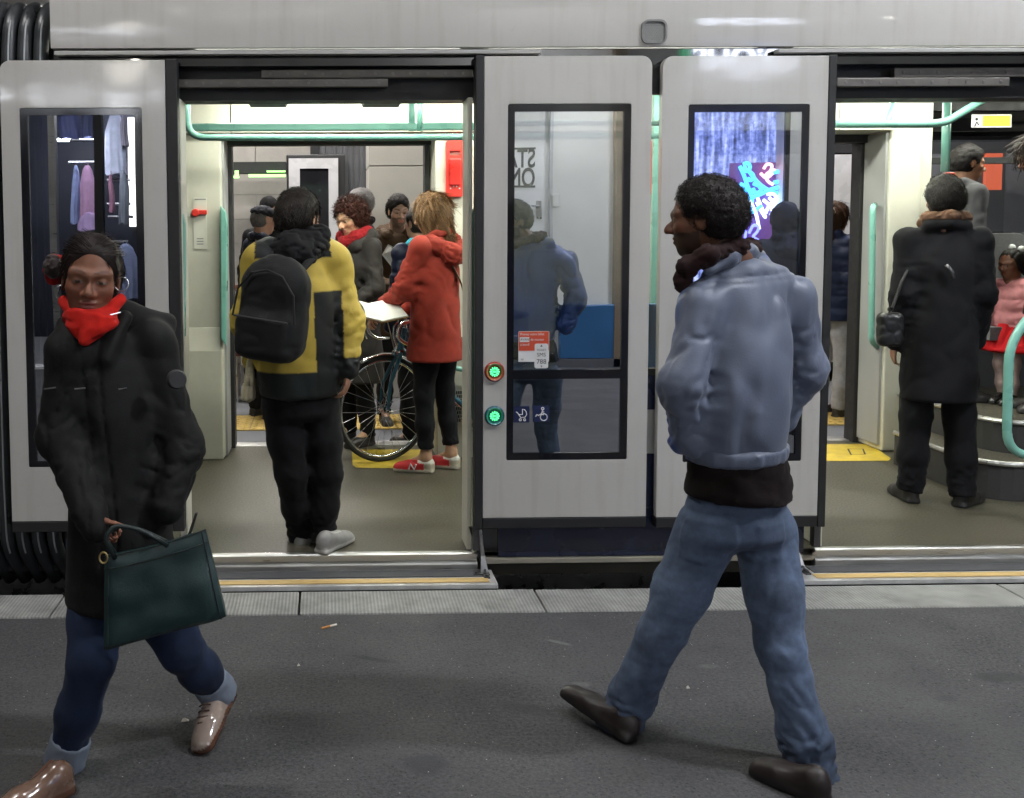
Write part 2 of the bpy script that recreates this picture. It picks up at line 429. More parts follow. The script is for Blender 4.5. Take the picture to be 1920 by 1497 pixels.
# the second tram on the far track: an open door leaf and its bellows
ft = empty("far_tram", (1.0, 5.7, 0))
tag(ft, "pale tram with dark window standing on the far track", "tram")
M_FARP = mat("far_tram_paint", (.48, .48, .50), .3, var=.05, coat=.5)
q0, q1 = J(537, 290, 10.1), J(648, 470, 10.1)
fx0, fx1, fzt = q0.x, q1.x, q0.z
MB().box(fx0, fx1, 5.70, 5.78, .12, fzt).build("door_frame", M_BLACK, ft, bevel=.01)
w0, w1 = J(562, 316, 10.0), J(616, 316, 10.0)
o0, o1 = J(541, 297, 10.0), J(634, 297, 10.0)
MB().plate([(o0.x, .3), (o1.x, .3), (o1.x, o0.z), (o0.x, o0.z)], [[(w0.x, .8), (w1.x, .8), (w1.x, w0.z), (w0.x, w0.z)]], 5.63, 5.69).build("door_leaf", M_FARP, ft)
MB().box(w0.x, w1.x, 5.65, 5.66, .8, w0.z).build("door_window", M_BLACKGL, ft)
MB().box(fx1 + 1.2, 12, 5.8, 8.0, 2.30, 3.4).build("roof_fairing", M_DARK, ft)
b0, b1 = J(600, 300, 10.3).x, J(694, 300, 10.3).x
for i in range(9):
    x = b0 + (b1 - b0) * (i + .5) / 9
    MB().tube([(x, 5.86, .2), (x, 5.86, 2.2), (x, 5.95, 2.75), (x, 6.3, 2.95)], .036, 8).build("bellows_rib", mat("bellows_rubber", (.06, .062, .068), .5, var=.2), ft, smooth=True)
MB().box(b0 - .1, b1 + .25, 5.93, 7.6, .2, 2.9).build("gangway", M_DARK, ft)
MB().box(fx1 + 1.3, 12, 5.75, 8.0, .15, 2.28).build("body", M_FARP, ft)
# pipes and a green-lit sign frame left of the far tram
lf = empty("overhead_line_gear", (-1.0, 8.3, 2.3))
tag(lf, "dark beam with green lit edges below the canopy at far left", "beam")
p, q = J(428, 305, 12.4), J(537, 322, 12.4)
MB().box(p.x, q.x, 7.9, 8.2, q.z - .02, p.z).build("beam", M_DARK, lf)
for (xa, ya, xb, yb) in ((500, 320, 535, 323), (466, 327, 535, 332), (430, 330, 448, 334), (440, 320, 447, 330)):
    p, q = J(xa, ya, 12.2), J(xb, yb, 12.2)
    MB().box(p.x, q.x, 7.80, 7.86, min(p.z, q.z), max(p.z, q.z)).build("light_strip", emit("green_strip", (.45, 1, .3), .7), lf)
wb = empty("wooden_bench", (-1.35, 6.2, 0))
bench_d = 8.9
p, q = J(415, 545, bench_d), J(520, 640, bench_d)
tag(wb, "brown slatted wooden bench on the far platform", "bench")
M_WOOD = mat("bench_wood", (.17, .055, .025), .5, var=.3, vscale=8, aniso=(.3, 3, 6))
by = bench_d - 4.4
for i in range(4):
    z = .45 + .13 * i
    MB().box(p.x, q.x, by + .42, by + .45, z + .1, z + .2).build("backrest_slat", M_WOOD, wb, bevel=.004)
for i in range(4):
    MB().box(p.x, q.x, by + .02 + .1 * i, by + .105 + .1 * i, .42, .45).build("seat_slat", M_WOOD, wb, bevel=.004)
for x in (p.x + .1, q.x - .1):
    MB().box(x - .03, x + .03, by + .03, by + .09, 0, .418).box(x - .03, x + .03, by + .38, by + .418, 0, 1.0).build("leg", M_STEEL, wb)
BASE_BENCH = by

# ------------------------------------------------------------------ behind the photographer: what the tram's windows mirror
YB = -6.7
def MR(px, py, Y=YB):             # point at depth Y behind the camera that a pane at Y=0.02 mirrors at a pixel
    p = J(px, py, 4.4 - Y + .04); return Vector((p.x, Y, p.z))
sb = empty("station_building", (0, YB, 0))
tag(sb, "white station building with a staff door and lit shop windows behind the platform", "building")
sx0, sx1 = -4.6, -1.75            # shop opening
lx0, lx1 = MR(1296, 300).x, MR(1468, 300).x   # lit display window
dx0, dx1 = MR(1036, 300).x - .95, MR(1036, 300).x
zt_shop, zt_disp, zd = 3.25, MR(1380, 205).z, 2.95
wall = MB()
wall.plate([(-30, 0), (40, 0), (40, 7.0), (-30, 7.0)],
           [[(sx0, .02), (sx1, .02), (sx1, zt_shop), (sx0, zt_shop)], [(lx0, .35), (lx1, .35), (lx1, zt_disp), (lx0, zt_disp)],
            [(dx0, .02), (dx1, .02), (dx1, zd), (dx0, zd)]], YB - .25, YB)
wall.build("wall", M_PLASTER, sb)
door = MB().box(dx0 + .03, dx1 - .03, YB - .12, YB - .07, .02, zd - .03).build("staff_door", mat("door_white", (.66, .66, .67), .4, var=.04), sb)
MB().box(dx0, dx0 + .029, YB - .2, YB + .02, .02, zd).box(dx1 - .029, dx1, YB - .2, YB + .02, .02, zd).box(dx0 + .029, dx1 - .029, YB - .2, YB + .02, zd - .029, zd).build("door_frame", mat("door_frame_grey", (.45, .45, .47), .4), sb)
M_INK = mat("sign_ink", (.02, .02, .025), .6)
tz = MR(980, 299).z; tz2 = MR(980, 336).z; xS = MR(1006, 300).x
for w, z in (("STAFF", tz), ("ONLY", tz2)):
    text("lettering", w, (xS, YB - .066, z), .30, M_INK, door, 'back', align='LEFT', xs=.66, offset=.006)
for y in (278, 351):
    z = MR(980, y).z; MB().box(xS - .86, xS, YB - .069, YB - .064, z - .012, z + .012).build("rule", M_INK, door)
h0, h1 = MR(1012, 378), MR(1012, 412)
MB().box(h0.x - .03, h0.x + .03, YB - .069, YB - .05, h1.z, h0.z).tube([(h0.x, YB - .05, h0.z - .06), (h0.x, YB + .0, h0.z - .06), (h0.x - .13, YB + .0, h0.z - .06)], .012, 8).build("handle", M_STEEL, door)
s0 = MR(1040, 372)
MB().box(s0.x - .05, s0.x + .05, YB + .001, YB + .02, s0.z - .1, s0.z + .04).build("wall_switch", M_PLASTER, sb, bevel=.004)
MB().box(MR(1150, 300).x, MR(1172, 300).x, YB + .002, YB + .12, 0, 4.6).build("pilaster", mat("brown_stone", (.20, .15, .10), .6, var=.2, vscale=4), sb)
bx0, bx1, bzt = MR(1046, 600).x, MR(1290, 600).x, MR(1100, 571).z
MB().box(bx0, bx1, YB + .002, YB + .10, .10, bzt).build("dado_panel", mat("dado_blue", (.035, .13, .30), .4, var=.15, vscale=2), sb, bevel=.01)
MB().box(bx0 - .4, bx1, YB + .002, YB + .12, 0, .098).build("skirting", mat("skirting_grey", (.10, .10, .11), .5), sb)
# shop recess
M_SHOPDK = mat("shop_dark", (.020, .022, .035), .7, var=.3, vscale=3)
rc = MB()
rc.box(sx0, sx1, -9.9, -9.8, 0, zt_shop).box(sx0 - .1, sx0, -9.8, YB - .25, 0, zt_shop).box(sx1, sx1 + .1, -9.8, YB - .25, 0, zt_shop).box(sx0, sx1, -9.8, YB - .25, zt_shop, zt_shop + .1)
rc.build("shop_recess", M_SHOPDK, sb)
MB().box(sx0, sx1, -9.8, YB - .25, -.05, .015).build("shop_floor", mat("shop_floor_grey", (.2, .2, .2), .5), sb)
for i, (px_a, px_b, mt) in enumerate(((94, 107, M_ALU), (176, 192, M_BLACK), (30, 50, M_BLACK), (268, 283, M_BLACK))):
    xa, xb = MR(px_a, 300, YB - .1).x, MR(px_b, 300, YB - .1).x
    MB().box(xa, xb, YB - .16, YB - .06, .02, zt_shop).build("window_mullion", mt, sb)
for (xa, ya, xb, yb, Y) in ((200, 205, 245, 212, -9.4), (110, 262, 180, 266, -9.2), (240, 220, 256, 425, -9.74)):
    p, q = MR(xa, ya, Y), MR(xb, yb, Y)
    MB().box(p.x, q.x, Y, Y + .05, q.z, p.z).build("shop_light", emit("shop_light_w", (.9, .93, 1), 60) if Y > -9.5 else emit("shop_panel_w", (.95, .93, .88), 2.2), sb)
MB().box(sx0 + .2, sx1 - .2, -8.3, -8.15, zt_shop - .06, zt_shop - .01).build("shop_light", emit("shop_fill_c", (.88, .92, 1), 26), sb)  # ceiling light added to brighten the hanging garments
for (px_a, px_b, py, Y) in ((130, 182, 264, -9.0), (128, 182, 306, -8.9), (200, 245, 340, -9.3), (200, 245, 385, -9.3), (202, 250, 408, -9.3), (200, 240, 452, -8.9)):
    p, q = MR(px_a, py, Y), MR(px_b, py, Y)
    MB().tube([(p.x, Y, p.z), (q.x, Y, p.z)], .018, 8).build("clothes_rail", M_STEEL, sb, smooth=True)

def garment(label, pxl, pyt, pxr, pyb, Y, colr, seed, flare=1.0, neck=.16):
    """a hanging garment: pleated closed tube on a hanger"""
    a, b = MR(pxl, pyt, Y), MR(pxr, pyb, Y)
    cx, w, zt, zb = (a.x + b.x) / 2, (b.x - a.x), a.z, b.z
    n, rows = 48, 14; vs_, fs_ = [], []; rg = random.Random(seed); ph = [rg.uniform(0, 6.28) for _ in range(4)]
    for r in range(rows):
        t = r / (rows - 1)
        half = w / 2 * (.45 + .55 * min(1, t * 3.2)) * (1 + (flare - 1) * t) if t > 0 else w * .12
        for i in range(n):
            an = 2 * math.pi * i / n
            pl = 1 + (.10 * math.sin(9 * an + ph[0] + t * 2) + .05 * math.sin(15 * an + ph[1])) * min(1, t * 1.4)
            vs_.append((cx + half * math.cos(an) * pl + .01 * math.sin(5 * t + ph[2]), Y + .09 * math.sin(an) * pl * (.5 + .5 * t), zt + (zb - zt) * t + .012 * math.sin(3 * an + ph[3]) * t))
    for r in range(rows - 1):
        for i in range(n):
            fs_.append((r * n + i, r * n + (i + 1) % n, (r + 1) * n + (i + 1) % n, (r + 1) * n + i))
    fs_.append(tuple(range(n)))
    root = empty("hanging_garment", (cx, Y, zb)); tag(root, label, "garment", "clothes hanging in the shop window")
    MB().add(vs_, fs_).build("fabric", mat("fabric_%d" % seed, colr, .85, var=.15, vscale=9), root, smooth='all')
    MB().tube([(cx, Y, zt + .05), (cx, Y, zt)], .006, 6).build("hanger_hook", M_STEEL, root)
garment("lavender pink dress hanging in the shop window", 148, 312, 180, 428, -8.9, (.55, .32, .50), 1)
garment("pale blue blouse behind the lavender dress", 133, 312, 150, 420, -9.05, (.35, .42, .70), 2)
garment("long white shirt dress hanging highest in the shop", 196, 208, 234, 330, -9.25, (.75, .80, .95), 3, 1.1)
garment("grey scarf hanging beside the white dress", 226, 208, 240, 275, -9.2, (.22, .20, .24), 4)
garment("light blue printed top on the lowest rail", 214, 456, 262, 560, -8.8, (.36, .42, .66), 5)
garment("navy dresses row at the top of the shop", 112, 206, 150, 262, -9.1, (.03, .035, .09), 6)
garment("navy skirt hanging next to the mullion", 150, 206, 175, 258, -9.1, (.02, .025, .06), 8)
garment("short lilac skirt under the lavender dress", 150, 400, 182, 432, -8.85, (.50, .35, .60), 9, 1.2)
garment("grey ribbed cardigan hanging by the shelf ladder", 222, 322, 242, 420, -9.1, (.30, .33, .38), 11)
garment("rose top hanging left of the ladder", 203, 330, 214, 400, -9.0, (.5, .25, .35), 12)

# lit display with a printed birch wood and scribbled neon tubes
db = empty("display_case", ((lx0 + lx1) / 2, YB - .1, .35))
tag(db, "backlit blue display case with scribbled neon in the station wall", "display case")
def forest_mat():
    m, nt, b = principled("forest_print"); N, L = nt.nodes, nt.links
    tc = N.new("ShaderNodeTexCoord"); mp = N.new("ShaderNodeMapping"); mp.inputs["Scale"].default_value = (9, 1, .9)
    L.new(tc.outputs["Object"], mp.inputs[0])
    n = N.new("ShaderNodeTexNoise"); n.inputs["Scale"].default_value = 2.2; n.inputs["Detail"].default_value = 5; L.new(mp.outputs[0], n.inputs["Vector"])
    n2 = N.new("ShaderNodeTexNoise"); n2.inputs["Scale"].default_value = 26; n2.inputs["Detail"].default_value = 5; L.new(tc.outputs["Object"], n2.inputs["Vector"])
    mx = N.new("ShaderNodeMath"); mx.operation = 'MULTIPLY_ADD'; mx.inputs[1].default_value = .45; L.new(n2.outputs[0], mx.inputs[0]); L.new(n.outputs[0], mx.inputs[2])
    r = N.new("ShaderNodeValToRGB"); e = r.color_ramp.elements
    e[0].position = .50; e[0].color = (.015, .02, .05, 1); e[1].position = .95; e[1].color = (.55, .62, 1, 1)
    k = e.new(.68); k.color = (.10, .14, .42, 1); k2 = e.new(.80); k2.color = (.25, .32, .75, 1)
    L.new(mx.outputs[0], r.inputs[0]); L.new(r.outputs[0], b.inputs["Emission Color"]); b.inputs["Emission Strength"].default_value = 1.5
    b.inputs["Base Color"].default_value = (.05, .06, .1, 1)
    return m
MB().box(lx0, lx1, YB - .24, YB - .20, .35, zt_disp).build("print", forest_mat(), db)
MB().plate([(lx0 - .05, .30), (lx1 + .05, .30), (lx1 + .05, zt_disp + .05), (lx0 - .05, zt_disp + .05)], [[(lx0, .35), (lx1, .35), (lx1, zt_disp), (lx0, zt_disp)]], YB + .001, YB + .04).build("frame", M_BLACK, db)
gx0, gx1, gz0, gz1 = MR(1379, 300).x, MR(1466, 300).x, MR(1400, 470).z, MR(1400, 304).z
MB().box(gx0, gx1, YB - .199, YB - .17, gz0, gz1).build("backing", emit("neon_backing", (.10, .035, .16), .9), db)
rg = random.Random(21)
def GP(px, py, dy=0): p = MR(px, py, YB - .12); return (p.x, YB - .13 + dy, p.z)
neon = [("c", [(1386, 312), (1395, 330), (1402, 350), (1412, 372), (1408, 395), (1398, 412)]), ("c", [(1392, 308), (1402, 306), (1406, 316), (1398, 324), (1394, 312)]),
        ("c", [(1402, 322), (1412, 330), (1408, 340), (1400, 336)]), ("c", [(1388, 345), (1400, 352), (1396, 366), (1388, 360), (1390, 346)]), ("c", [(1412, 345), (1424, 350), (1428, 360), (1416, 364), (1411, 354)]),
        ("c", [(1395, 375), (1420, 368), (1445, 356), (1462, 352)]), ("c", [(1404, 322), (1422, 345), (1440, 358), (1460, 366)]), ("c", [(1396, 400), (1416, 396), (1428, 386)]),
        ("w", [(1406, 377), (1418, 402), (1424, 428)]), ("w", [(1421, 372), (1430, 392), (1438, 410), (1430, 398), (1420, 380)]), ("w", [(1438, 366), (1450, 364), (1456, 372), (1448, 380), (1440, 390), (1436, 400)]),
        ("w", [(1452, 378), (1462, 372), (1464, 384), (1452, 392), (1444, 404)]), ("w", [(1432, 376), (1444, 386), (1452, 396)]), ("w", [(1442, 372), (1454, 384), (1446, 396)]),
        ("p", [(1430, 318), (1436, 308), (1446, 310), (1444, 322), (1432, 330), (1438, 342), (1448, 348)]), ("p", [(1426, 326), (1436, 336), (1446, 330), (1452, 318)]),
        ("c", [(1448, 326), (1458, 322), (1465, 330), (1462, 342), (1450, 344)]), ("b", [(1404, 436), (1412, 420), (1424, 422), (1420, 434), (1410, 442), (1424, 450)]), ("b", [(1390, 425), (1400, 430), (1398, 445)])]
NE = {"c": emit("neon_cyan", (.06, .42, .95), 3.2), "w": emit("neon_white", (.55, .75, 1), 4.5), "p": emit("neon_pink", (1, .50, .48), 3), "b": emit("neon_blue", (.18, .22, 1), 3)}
for i, (c, pts) in enumerate(neon):
    path = fillet([GP(x, y, .012 * (i % 3)) for x, y in pts], .05, 4)
    MB().tube(path, .017 if c != "c" else .022, 8).build("neon_tube", NE[c], db, smooth='all')

# luminous sign, small green sign, lamps
sz = MR(1390, 113).z; sxc = MR(1391, 113).x
sg = empty("luminous_sign", (sxc, YB, sz - .2)); tag(sg, "white luminous letters above the lit display case", "sign")
MB().box(sxc - .55, sxc + .55, YB + .002, YB + .06, sz - .26, sz + .26).build("backboard", M_BLACK, sg)
text("letters", "OiOHS", (sxc, YB + .075, sz - .015), .46, emit("sign_white", (.78, .84, 1), 20), sg, 'back', ext=.012, xs=.78, offset=.008)
ex = MR(1293, 98)
eg = MB().box(ex.x - .07, ex.x + .07, YB + .002, YB + .05, ex.z - .05, ex.z + .05).build("exit_sign", emit("exit_green", (.15, .8, .4), 1.5), base=(ex.x, YB, ex.z))
tag(eg, "small green lit exit sign left of the luminous letters", "sign")
spots = [(336, 12, "highest"), (437, 62, "lower"), (511, 46, "middle"), (591, 33, "rightmost"), (212, 128, "first"), (228, 133, "second"), (243, 140, "third"), (258, 130, "fourth"), (1660, 74, "far right"), (250, 106, "upper left")]
for i, (px, py, wd) in enumerate(spots):
    p = MR(px, py, -6.2)
    r_ = empty("spot_lamp", (p.x, -6.2, p.z)); tag(r_, "small round wall spot lamp, the %s one over the shop" % wd if wd != "far right" else "single small spot lamp right of the luminous letters", "lamp", "spot lamps on the station building")
    MB().lathe(p, (0, 1, 0), [(.001, .03), (.02, .028), (.034, .01), (.036, 0)], 12).build("bulb", emit("spot_bulb", (1, .95, .85), 45), r_, smooth='all')
    MB().lathe(p, (0, 1, 0), [(.037, .005), (.05, 0), (.05, -.10), (.02, -.13), (.001, -.13)], 12).tube([(p.x, -6.32, p.z), (p.x, YB, p.z)], .012, 6).build("housing", M_BLACK, r_, smooth=True)

# canopy lamps over both platforms
def strip_lamp(x, y, ln, label, strength, z=4.18, tint=(1, .96, .90)):
    r_ = empty("canopy_lamp", (x, y, z)); tag(r_, label, "lamp", "strip lamps under the canopy")
    MB().box(x - ln / 2, x + ln / 2, y - .09, y + .09, z, z + .07).build("housing", M_ALU, r_, bevel=.008)
    MB().box(x - ln / 2 + .03, x + ln / 2 - .03, y - .07, y + .07, z - .03, z - .002).build("diffuser", emit("strip_%g_%g" % (strength, tint[2]), tint, strength), r_)
    for s_ in (-.4, .4):
        MB().tube([(x + s_ * ln, y, z + .07), (x + s_ * ln, y, 7.0)], .008, 6).build("suspension", M_STEEL, r_)
strip_lamp(-2.3, -1.7, 1.1, "canopy strip lamp above the left of the near platform", 200, z=6.4, tint=(1, .98, .96))
strip_lamp(1.4, -1.7, 1.1, "canopy strip lamp above the middle of the near platform", 140, z=6.4, tint=(.97, .98, 1))
strip_lamp(4.7, -2.5, 1.1, "canopy strip lamp above the right of the near platform", 430, z=5.3, tint=(.92, .95, 1))
strip_lamp(-0.4, 4.1, 1.8, "canopy strip lamp above the left of the far platform", 150)
strip_lamp(4.2, 4.1, 1.8, "canopy strip lamp above the right of the far platform", 150)
strip_lamp(-1.2, 7.0, 1.8, "added strip lamp above the far track, lighting the far wall", 120)  # extra lamp added so the far stone wall is lit
for x, lab in ((2.3, "added shaded lamp brightening the wall around the staff door"),):
    r_ = empty("added_wall_lamp", (x, YB + .3, 4.1)); tag(r_, lab, "lamp")  # added lamp: brightens the wall the panes mirror, shaded from the people
    MB().box(x - .9, x + .9, YB + .36, YB + .38, 3.95, 4.25).box(x - .9, x + .9, YB + .001, YB + .36, 4.25, 4.27).build("shade", M_BLACK, r_)
    MB().box(x - .85, x + .85, YB + .22, YB + .30, 4.16, 4.20).build("tube", emit("added_wall_tube", (.96, .97, 1), 150), r_)

# litter on the asphalt
p = JZ(617, 1177, 0.0)
cb_ = empty("cigarette_butt", p); tag(cb_, "orange and white cigarette butt lying near the kerb", "cigarette butt")
d = Vector((.030, .018, 0)); 
MB().tube([p - d + Vector((0, 0, .005)), p + d * .1 + Vector((0, 0, .005))], .0045, 8).build("filter", mat("butt_filter", (.5, .22, .06), .8), cb_)
MB().tube([p + d * .1 + Vector((0, 0, .005)), p + d + Vector((0, 0, .005))], .0043, 8).build("paper", mat("butt_paper", (.7, .66, .58), .8), cb_)
for (px, py, lab, s) in ((347, 1353, "small white paper scrap beside the walking woman's shoe", .012), (1290, 1292, "tiny pale scrap between the walking man's feet", .006), (1060, 1296, "pale speck of litter left of the man's raised shoe", .006), (560, 1250, "little white crumb of litter in the middle of the asphalt", .005)):
    p = JZ(px, py, 0.0)
    o = MB().add([p + Vector(v) for v in ((-s, -s * .5, .002), (s, -s * .6, .004), (s * 1.1, s * .5, .002), (-s * .7, s * .7, .006), (0, 0, .012))], [(0, 1, 4), (1, 2, 4), (2, 3, 4), (3, 0, 4)]).build("paper_scrap", mat("butt_paper", (.7, .66, .58), .8), base=p)
    tag(o, lab, "litter")
# ------------------------------------------------------------------ the tram
tram = empty("tram", (1.0, 1.2, -.1))
tag(tram, "pale grey tram with open doors and mint handrails standing at the platform", "tram")
def paint_mat():
    m, nt, b = principled("tram_paint"); N, L = nt.nodes, nt.links
    tc = N.new("ShaderNodeTexCoord")
    n = N.new("ShaderNodeTexNoise"); n.inputs["Scale"].default_value = 1.4; n.inputs["Detail"].default_value = 6; n.inputs["Roughness"].default_value = .6
    L.new(tc.outputs["Object"], n.inputs["Vector"])
    mp = N.new("ShaderNodeMapping"); mp.inputs["Scale"].default_value = (14, 1, 1.2); L.new(tc.outputs["Object"], mp.inputs[0])
    n2 = N.new("ShaderNodeTexNoise"); n2.inputs["Scale"].default_value = 1.5; n2.inputs["Detail"].default_value = 6; L.new(mp.outputs[0], n2.inputs["Vector"])
    r = N.new("ShaderNodeValToRGB"); r.color_ramp.elements[0].position = .3; r.color_ramp.elements[0].color = (.46, .445, .415, 1)
    r.color_ramp.elements[1].position = .7; r.color_ramp.elements[1].color = (.53, .515, .485, 1); L.new(n.outputs[0], r.inputs[0])
    x = N.new("ShaderNodeMix"); x.data_type = 'RGBA'; x.blend_type = 'MULTIPLY'
    mr = N.new("ShaderNodeMapRange"); mr.inputs[1].default_value = .5; mr.inputs[2].default_value = .8; mr.inputs[3].default_value = 0; mr.inputs[4].default_value = .6
    L.new(n2.outputs[0], mr.inputs[0]); L.new(mr.outputs[0], x.inputs[0]); L.new(r.outputs[0], x.inputs[6]); x.inputs[7].default_value = (.80, .77, .72, 1)
    nf = N.new("ShaderNodeTexNoise"); nf.inputs["Scale"].default_value = 38; nf.inputs["Detail"].default_value = 7; nf.inputs["Roughness"].default_value = .75; L.new(tc.outputs["Object"], nf.inputs["Vector"])
    mf = N.new("ShaderNodeMapRange"); mf.inputs[1].default_value = .60; mf.inputs[2].default_value = .78; mf.inputs[3].default_value = 0; mf.inputs[4].default_value = .35; L.new(nf.outputs[0], mf.inputs[0])
    xf = N.new("ShaderNodeMix"); xf.data_type = 'RGBA'; L.new(mf.outputs[0], xf.inputs[0]); L.new(x.outputs[2], xf.inputs[6]); xf.inputs[7].default_value = (.27, .25, .22, 1)
    L.new(xf.outputs[2], b.inputs["Base Color"])
    mrr = N.new("ShaderNodeMapRange"); mrr.inputs[1].default_value = .35; mrr.inputs[2].default_value = .75; mrr.inputs[3].default_value = .04; mrr.inputs[4].default_value = .16; L.new(n.outputs[0], mrr.inputs[0]); L.new(mrr.outputs[0], b.inputs["Coat Roughness"])
    b.inputs["Roughness"].default_value = .42; b.inputs["Coat Weight"].default_value = .75
    n3 = N.new("ShaderNodeTexNoise"); n3.inputs["Scale"].default_value = 5; n3.inputs["Detail"].default_value = 2; L.new(tc.outputs["Object"], n3.inputs["Vector"])
    bp = N.new("ShaderNodeBump"); bp.inputs["Strength"].default_value = .06; bp.inputs["Distance"].default_value = .02
    L.new(n3.outputs[0], bp.inputs["Height"]); L.new(bp.outputs[0], b.inputs["Coat Normal"])
    return m
M_PAINT = paint_mat()
M_CREAM = mat("interior_cream", (.60, .59, .50), .45, var=.06, vscale=2.5, coat=.15, coat_rough=.2, dirt=.12, dirt_scale=4)
M_GREYPAN = mat("interior_grey", (.33, .335, .33), .5, var=.06, vscale=3)
M_MINT = mat("mint_enamel", (.19, .44, .37), .32, var=.08, vscale=8, coat=.3)
M_NAVY = mat("navy_paint", (.012, .016, .045), .28, var=.15, coat=.3)
M_FLOOR = mat("vinyl_floor", (.062, .057, .040), .42, var=.12, vscale=90, bump=.04, bscale=200, dirt=.35, dirt_scale=3)
M_YEL = mat("yellow_marking", (.50, .36, .03), .55, var=.15, vscale=10, dirt=.35, dirt_scale=12)
M_RED = mat("signal_red", (.62, .035, .025), .35, var=.08)
M_GRIP = mat("grip_rubber", (.055, .055, .06), .85, var=.25, vscale=150, bump=.3, bscale=300)
M_GLASS = glass("door_glass", .62, (.27, .28, .30))
M_GLASS2 = glass("side_glass", .10, (.60, .63, .63))
M_LIGHT = emit("tram_light", (.98, 1, .88), 44.0)

def Z(px, py, d=4.4): return J(px, py, d).z
def XX(px, py, d=4.4): return J(px, py, d).x

# upper fascia with its speaker grille
fa = MB(); prof = [(.10, 2.374), (.034, 2.374), (.030, 2.40), (.030, 2.60), (.06, 2.95), (.14, 3.25), (.5, 3.5), (.6, 3.5)]
xa, xb = -1.192, 9.0
fa.add([(xa, y, z) for y, z in prof] + [(xb, y, z) for y, z in prof], [(i, i + 1, len(prof) + i + 1, len(prof) + i) for i in range(len(prof) - 1)] + [tuple(range(len(prof))), tuple(range(2 * len(prof) - 1, len(prof) - 1, -1))])
fascia = fa.build("fascia", M_PAINT, tram, smooth=True)
c = J(1226, 60, 4.43)
MB().plate(rrect(c.x - .056, c.x + .056, c.z - .052, c.z + .052, .03), [rrect(c.x - .047, c.x + .047, c.z - .043, c.z + .043, .024)], .019, .031).build("grille_frame", mat("grille_grey", (.18, .18, .175), .5), fascia)
gr = MB().plate(rrect(c.x - .0465, c.x + .0465, c.z - .0425, c.z + .0425, .024), [], .026, .0295)
for i in range(11):
    for j in range(10):
        x, z = c.x - .039 + i * .0078 + (.0039 if j % 2 else 0), c.z - .036 + j * .008
        gr.lathe((x, .0259, z), (0, -1, 0), [(.0026, 0), (.0012, .0022), (.0001, .0022)], 5)
gr.build("grille", mat("grille_mesh", (.24, .24, .23), .5), fascia)
for (pa, pb) in ((100, 1016), (1462, 2600)):
    MB().box(XX(pa, 96), XX(pb, 96), .012, .06, Z(1000, 99.5), Z(1000, 92)).build("gutter_trim", mat("trim_grey", (.40, .395, .38), .4, var=.06), tram, bevel=.002)
MB().box(-1.19, 9, .068, .30, 2.30, 2.372).build("header_beam", mat("header_gloss", (.008, .008, .010), .06, var=.1, rvar=.02, coat=1.0, coat_rough=.03), tram)

# bellows at the left end
bl = MB().box(-3.2, -1.2, .16, 2.2, .0, 2.50).build("gangway", M_DARK, tram)
for i in range(26):
    x = XX(76, 60, 4.5) - .0705 * i
    if x < -3.0: break
    path = fillet([(x + .05, .22, -.05), (x, .115, .12), (x, .095, .45), (x, .095, 2.35), (x + .004, .12, 2.50), (x + .012, .22, 2.585), (x + .02, .6, 2.60)], .12, 5)
    MB().tube(path, .034, 10, flat=(.92, 1.1)).build("bellows_rib", mat("bellows_dark", (.035, .038, .042), .35, var=.2, vscale=10), tram, smooth='all')
    MB().tube([(p[0] + .006, p[1] - .034, p[2]) for p in path[3:-4]], .004, 6).build("bellows_seam", mat("seam_grey", (.35, .37, .38), .4), tram)

# door leaves
def leaf(x0, x1, z0, z1, wx0, wx1, wz0, wz1, rub, cor, midbar=None, gz=None, glassx=None, parent=tram):
    lf_ = empty("door_leaf", (0, 0, 0)); lf_.parent = parent; lf_.location = (0, 0, 0); BASE[lf_.name] = BASE[parent.name]
    MB().plate(rrect(x0, x1, z0, z1, .045, 5, cor), [rrect(wx0, wx1, wz0, wz1, .006, 1)], -.001, .040).build("panel", M_PAINT, lf_, bevel=.003)
    gx0, gx1 = glassx; holes = []
    zz = [gz[0]] + ([midbar[0], midbar[1]] if midbar else []) + [gz[1]]
    for i in range(0, len(zz), 2): holes.append([(gx0, zz[i]), (gx1, zz[i]), (gx1, zz[i + 1]), (gx0, zz[i + 1])])
    MB().plate([(wx0 + .001, wz0 + .001), (wx1 - .001, wz0 + .001), (wx1 - .001, wz1 - .001), (wx0 + .001, wz1 - .001)], holes, .0015, .036).build("window_frame", M_BLACKGL, lf_)
    for i in range(0, len(zz), 2):
        MB().add([(gx0 - .004, .010, zz[i] - .004), (gx1 + .004, .010, zz[i] - .004), (gx1 + .004, .010, zz[i + 1] + .004), (gx0 - .004, .010, zz[i + 1] + .004)], [(0, 1, 2, 3)]).build("pane", M_GLASS, lf_)
    MB().box(rub[0], rub[1], -.004, .062, z0 - .052, z1 + .004).build("edge_seal", M_BLACK, lf_, bevel=.004)
    bx = (max(x0, rub[1]) if rub[0] < x0 else x0, min(x1, rub[0]) if rub[1] > x1 else x1)
    MB().box(bx[0], bx[1], -.003, .055, z0 - .050, z0 - .001).build("bottom_seal", M_BLACK, lf_, bevel=.004)
    return lf_
zB, zT = .277, 2.328
mid = leaf(.699, 1.437, zB, zT, XX(951, 500), XX(1180, 500), Z(1060, 863), Z(1060, 195), (.662, .698), (0, 0, 1, 0),
           (Z(1060, 711), Z(1060, 694)), (Z(1060, 850), Z(1060, 209)), (XX(964, 500), XX(1167, 500)))
right = leaf(1.483, 2.216, zB - .005, zT - .002, XX(1286, 500), XX(1511, 500), Z(1400, 866), Z(1400, 196), (2.217, 2.252), (0, 0, 0, 1),
             (Z(1400, 711), Z(1400, 694)), (Z(1400, 852), Z(1400, 210)), (XX(1298, 500), XX(1500, 500)))
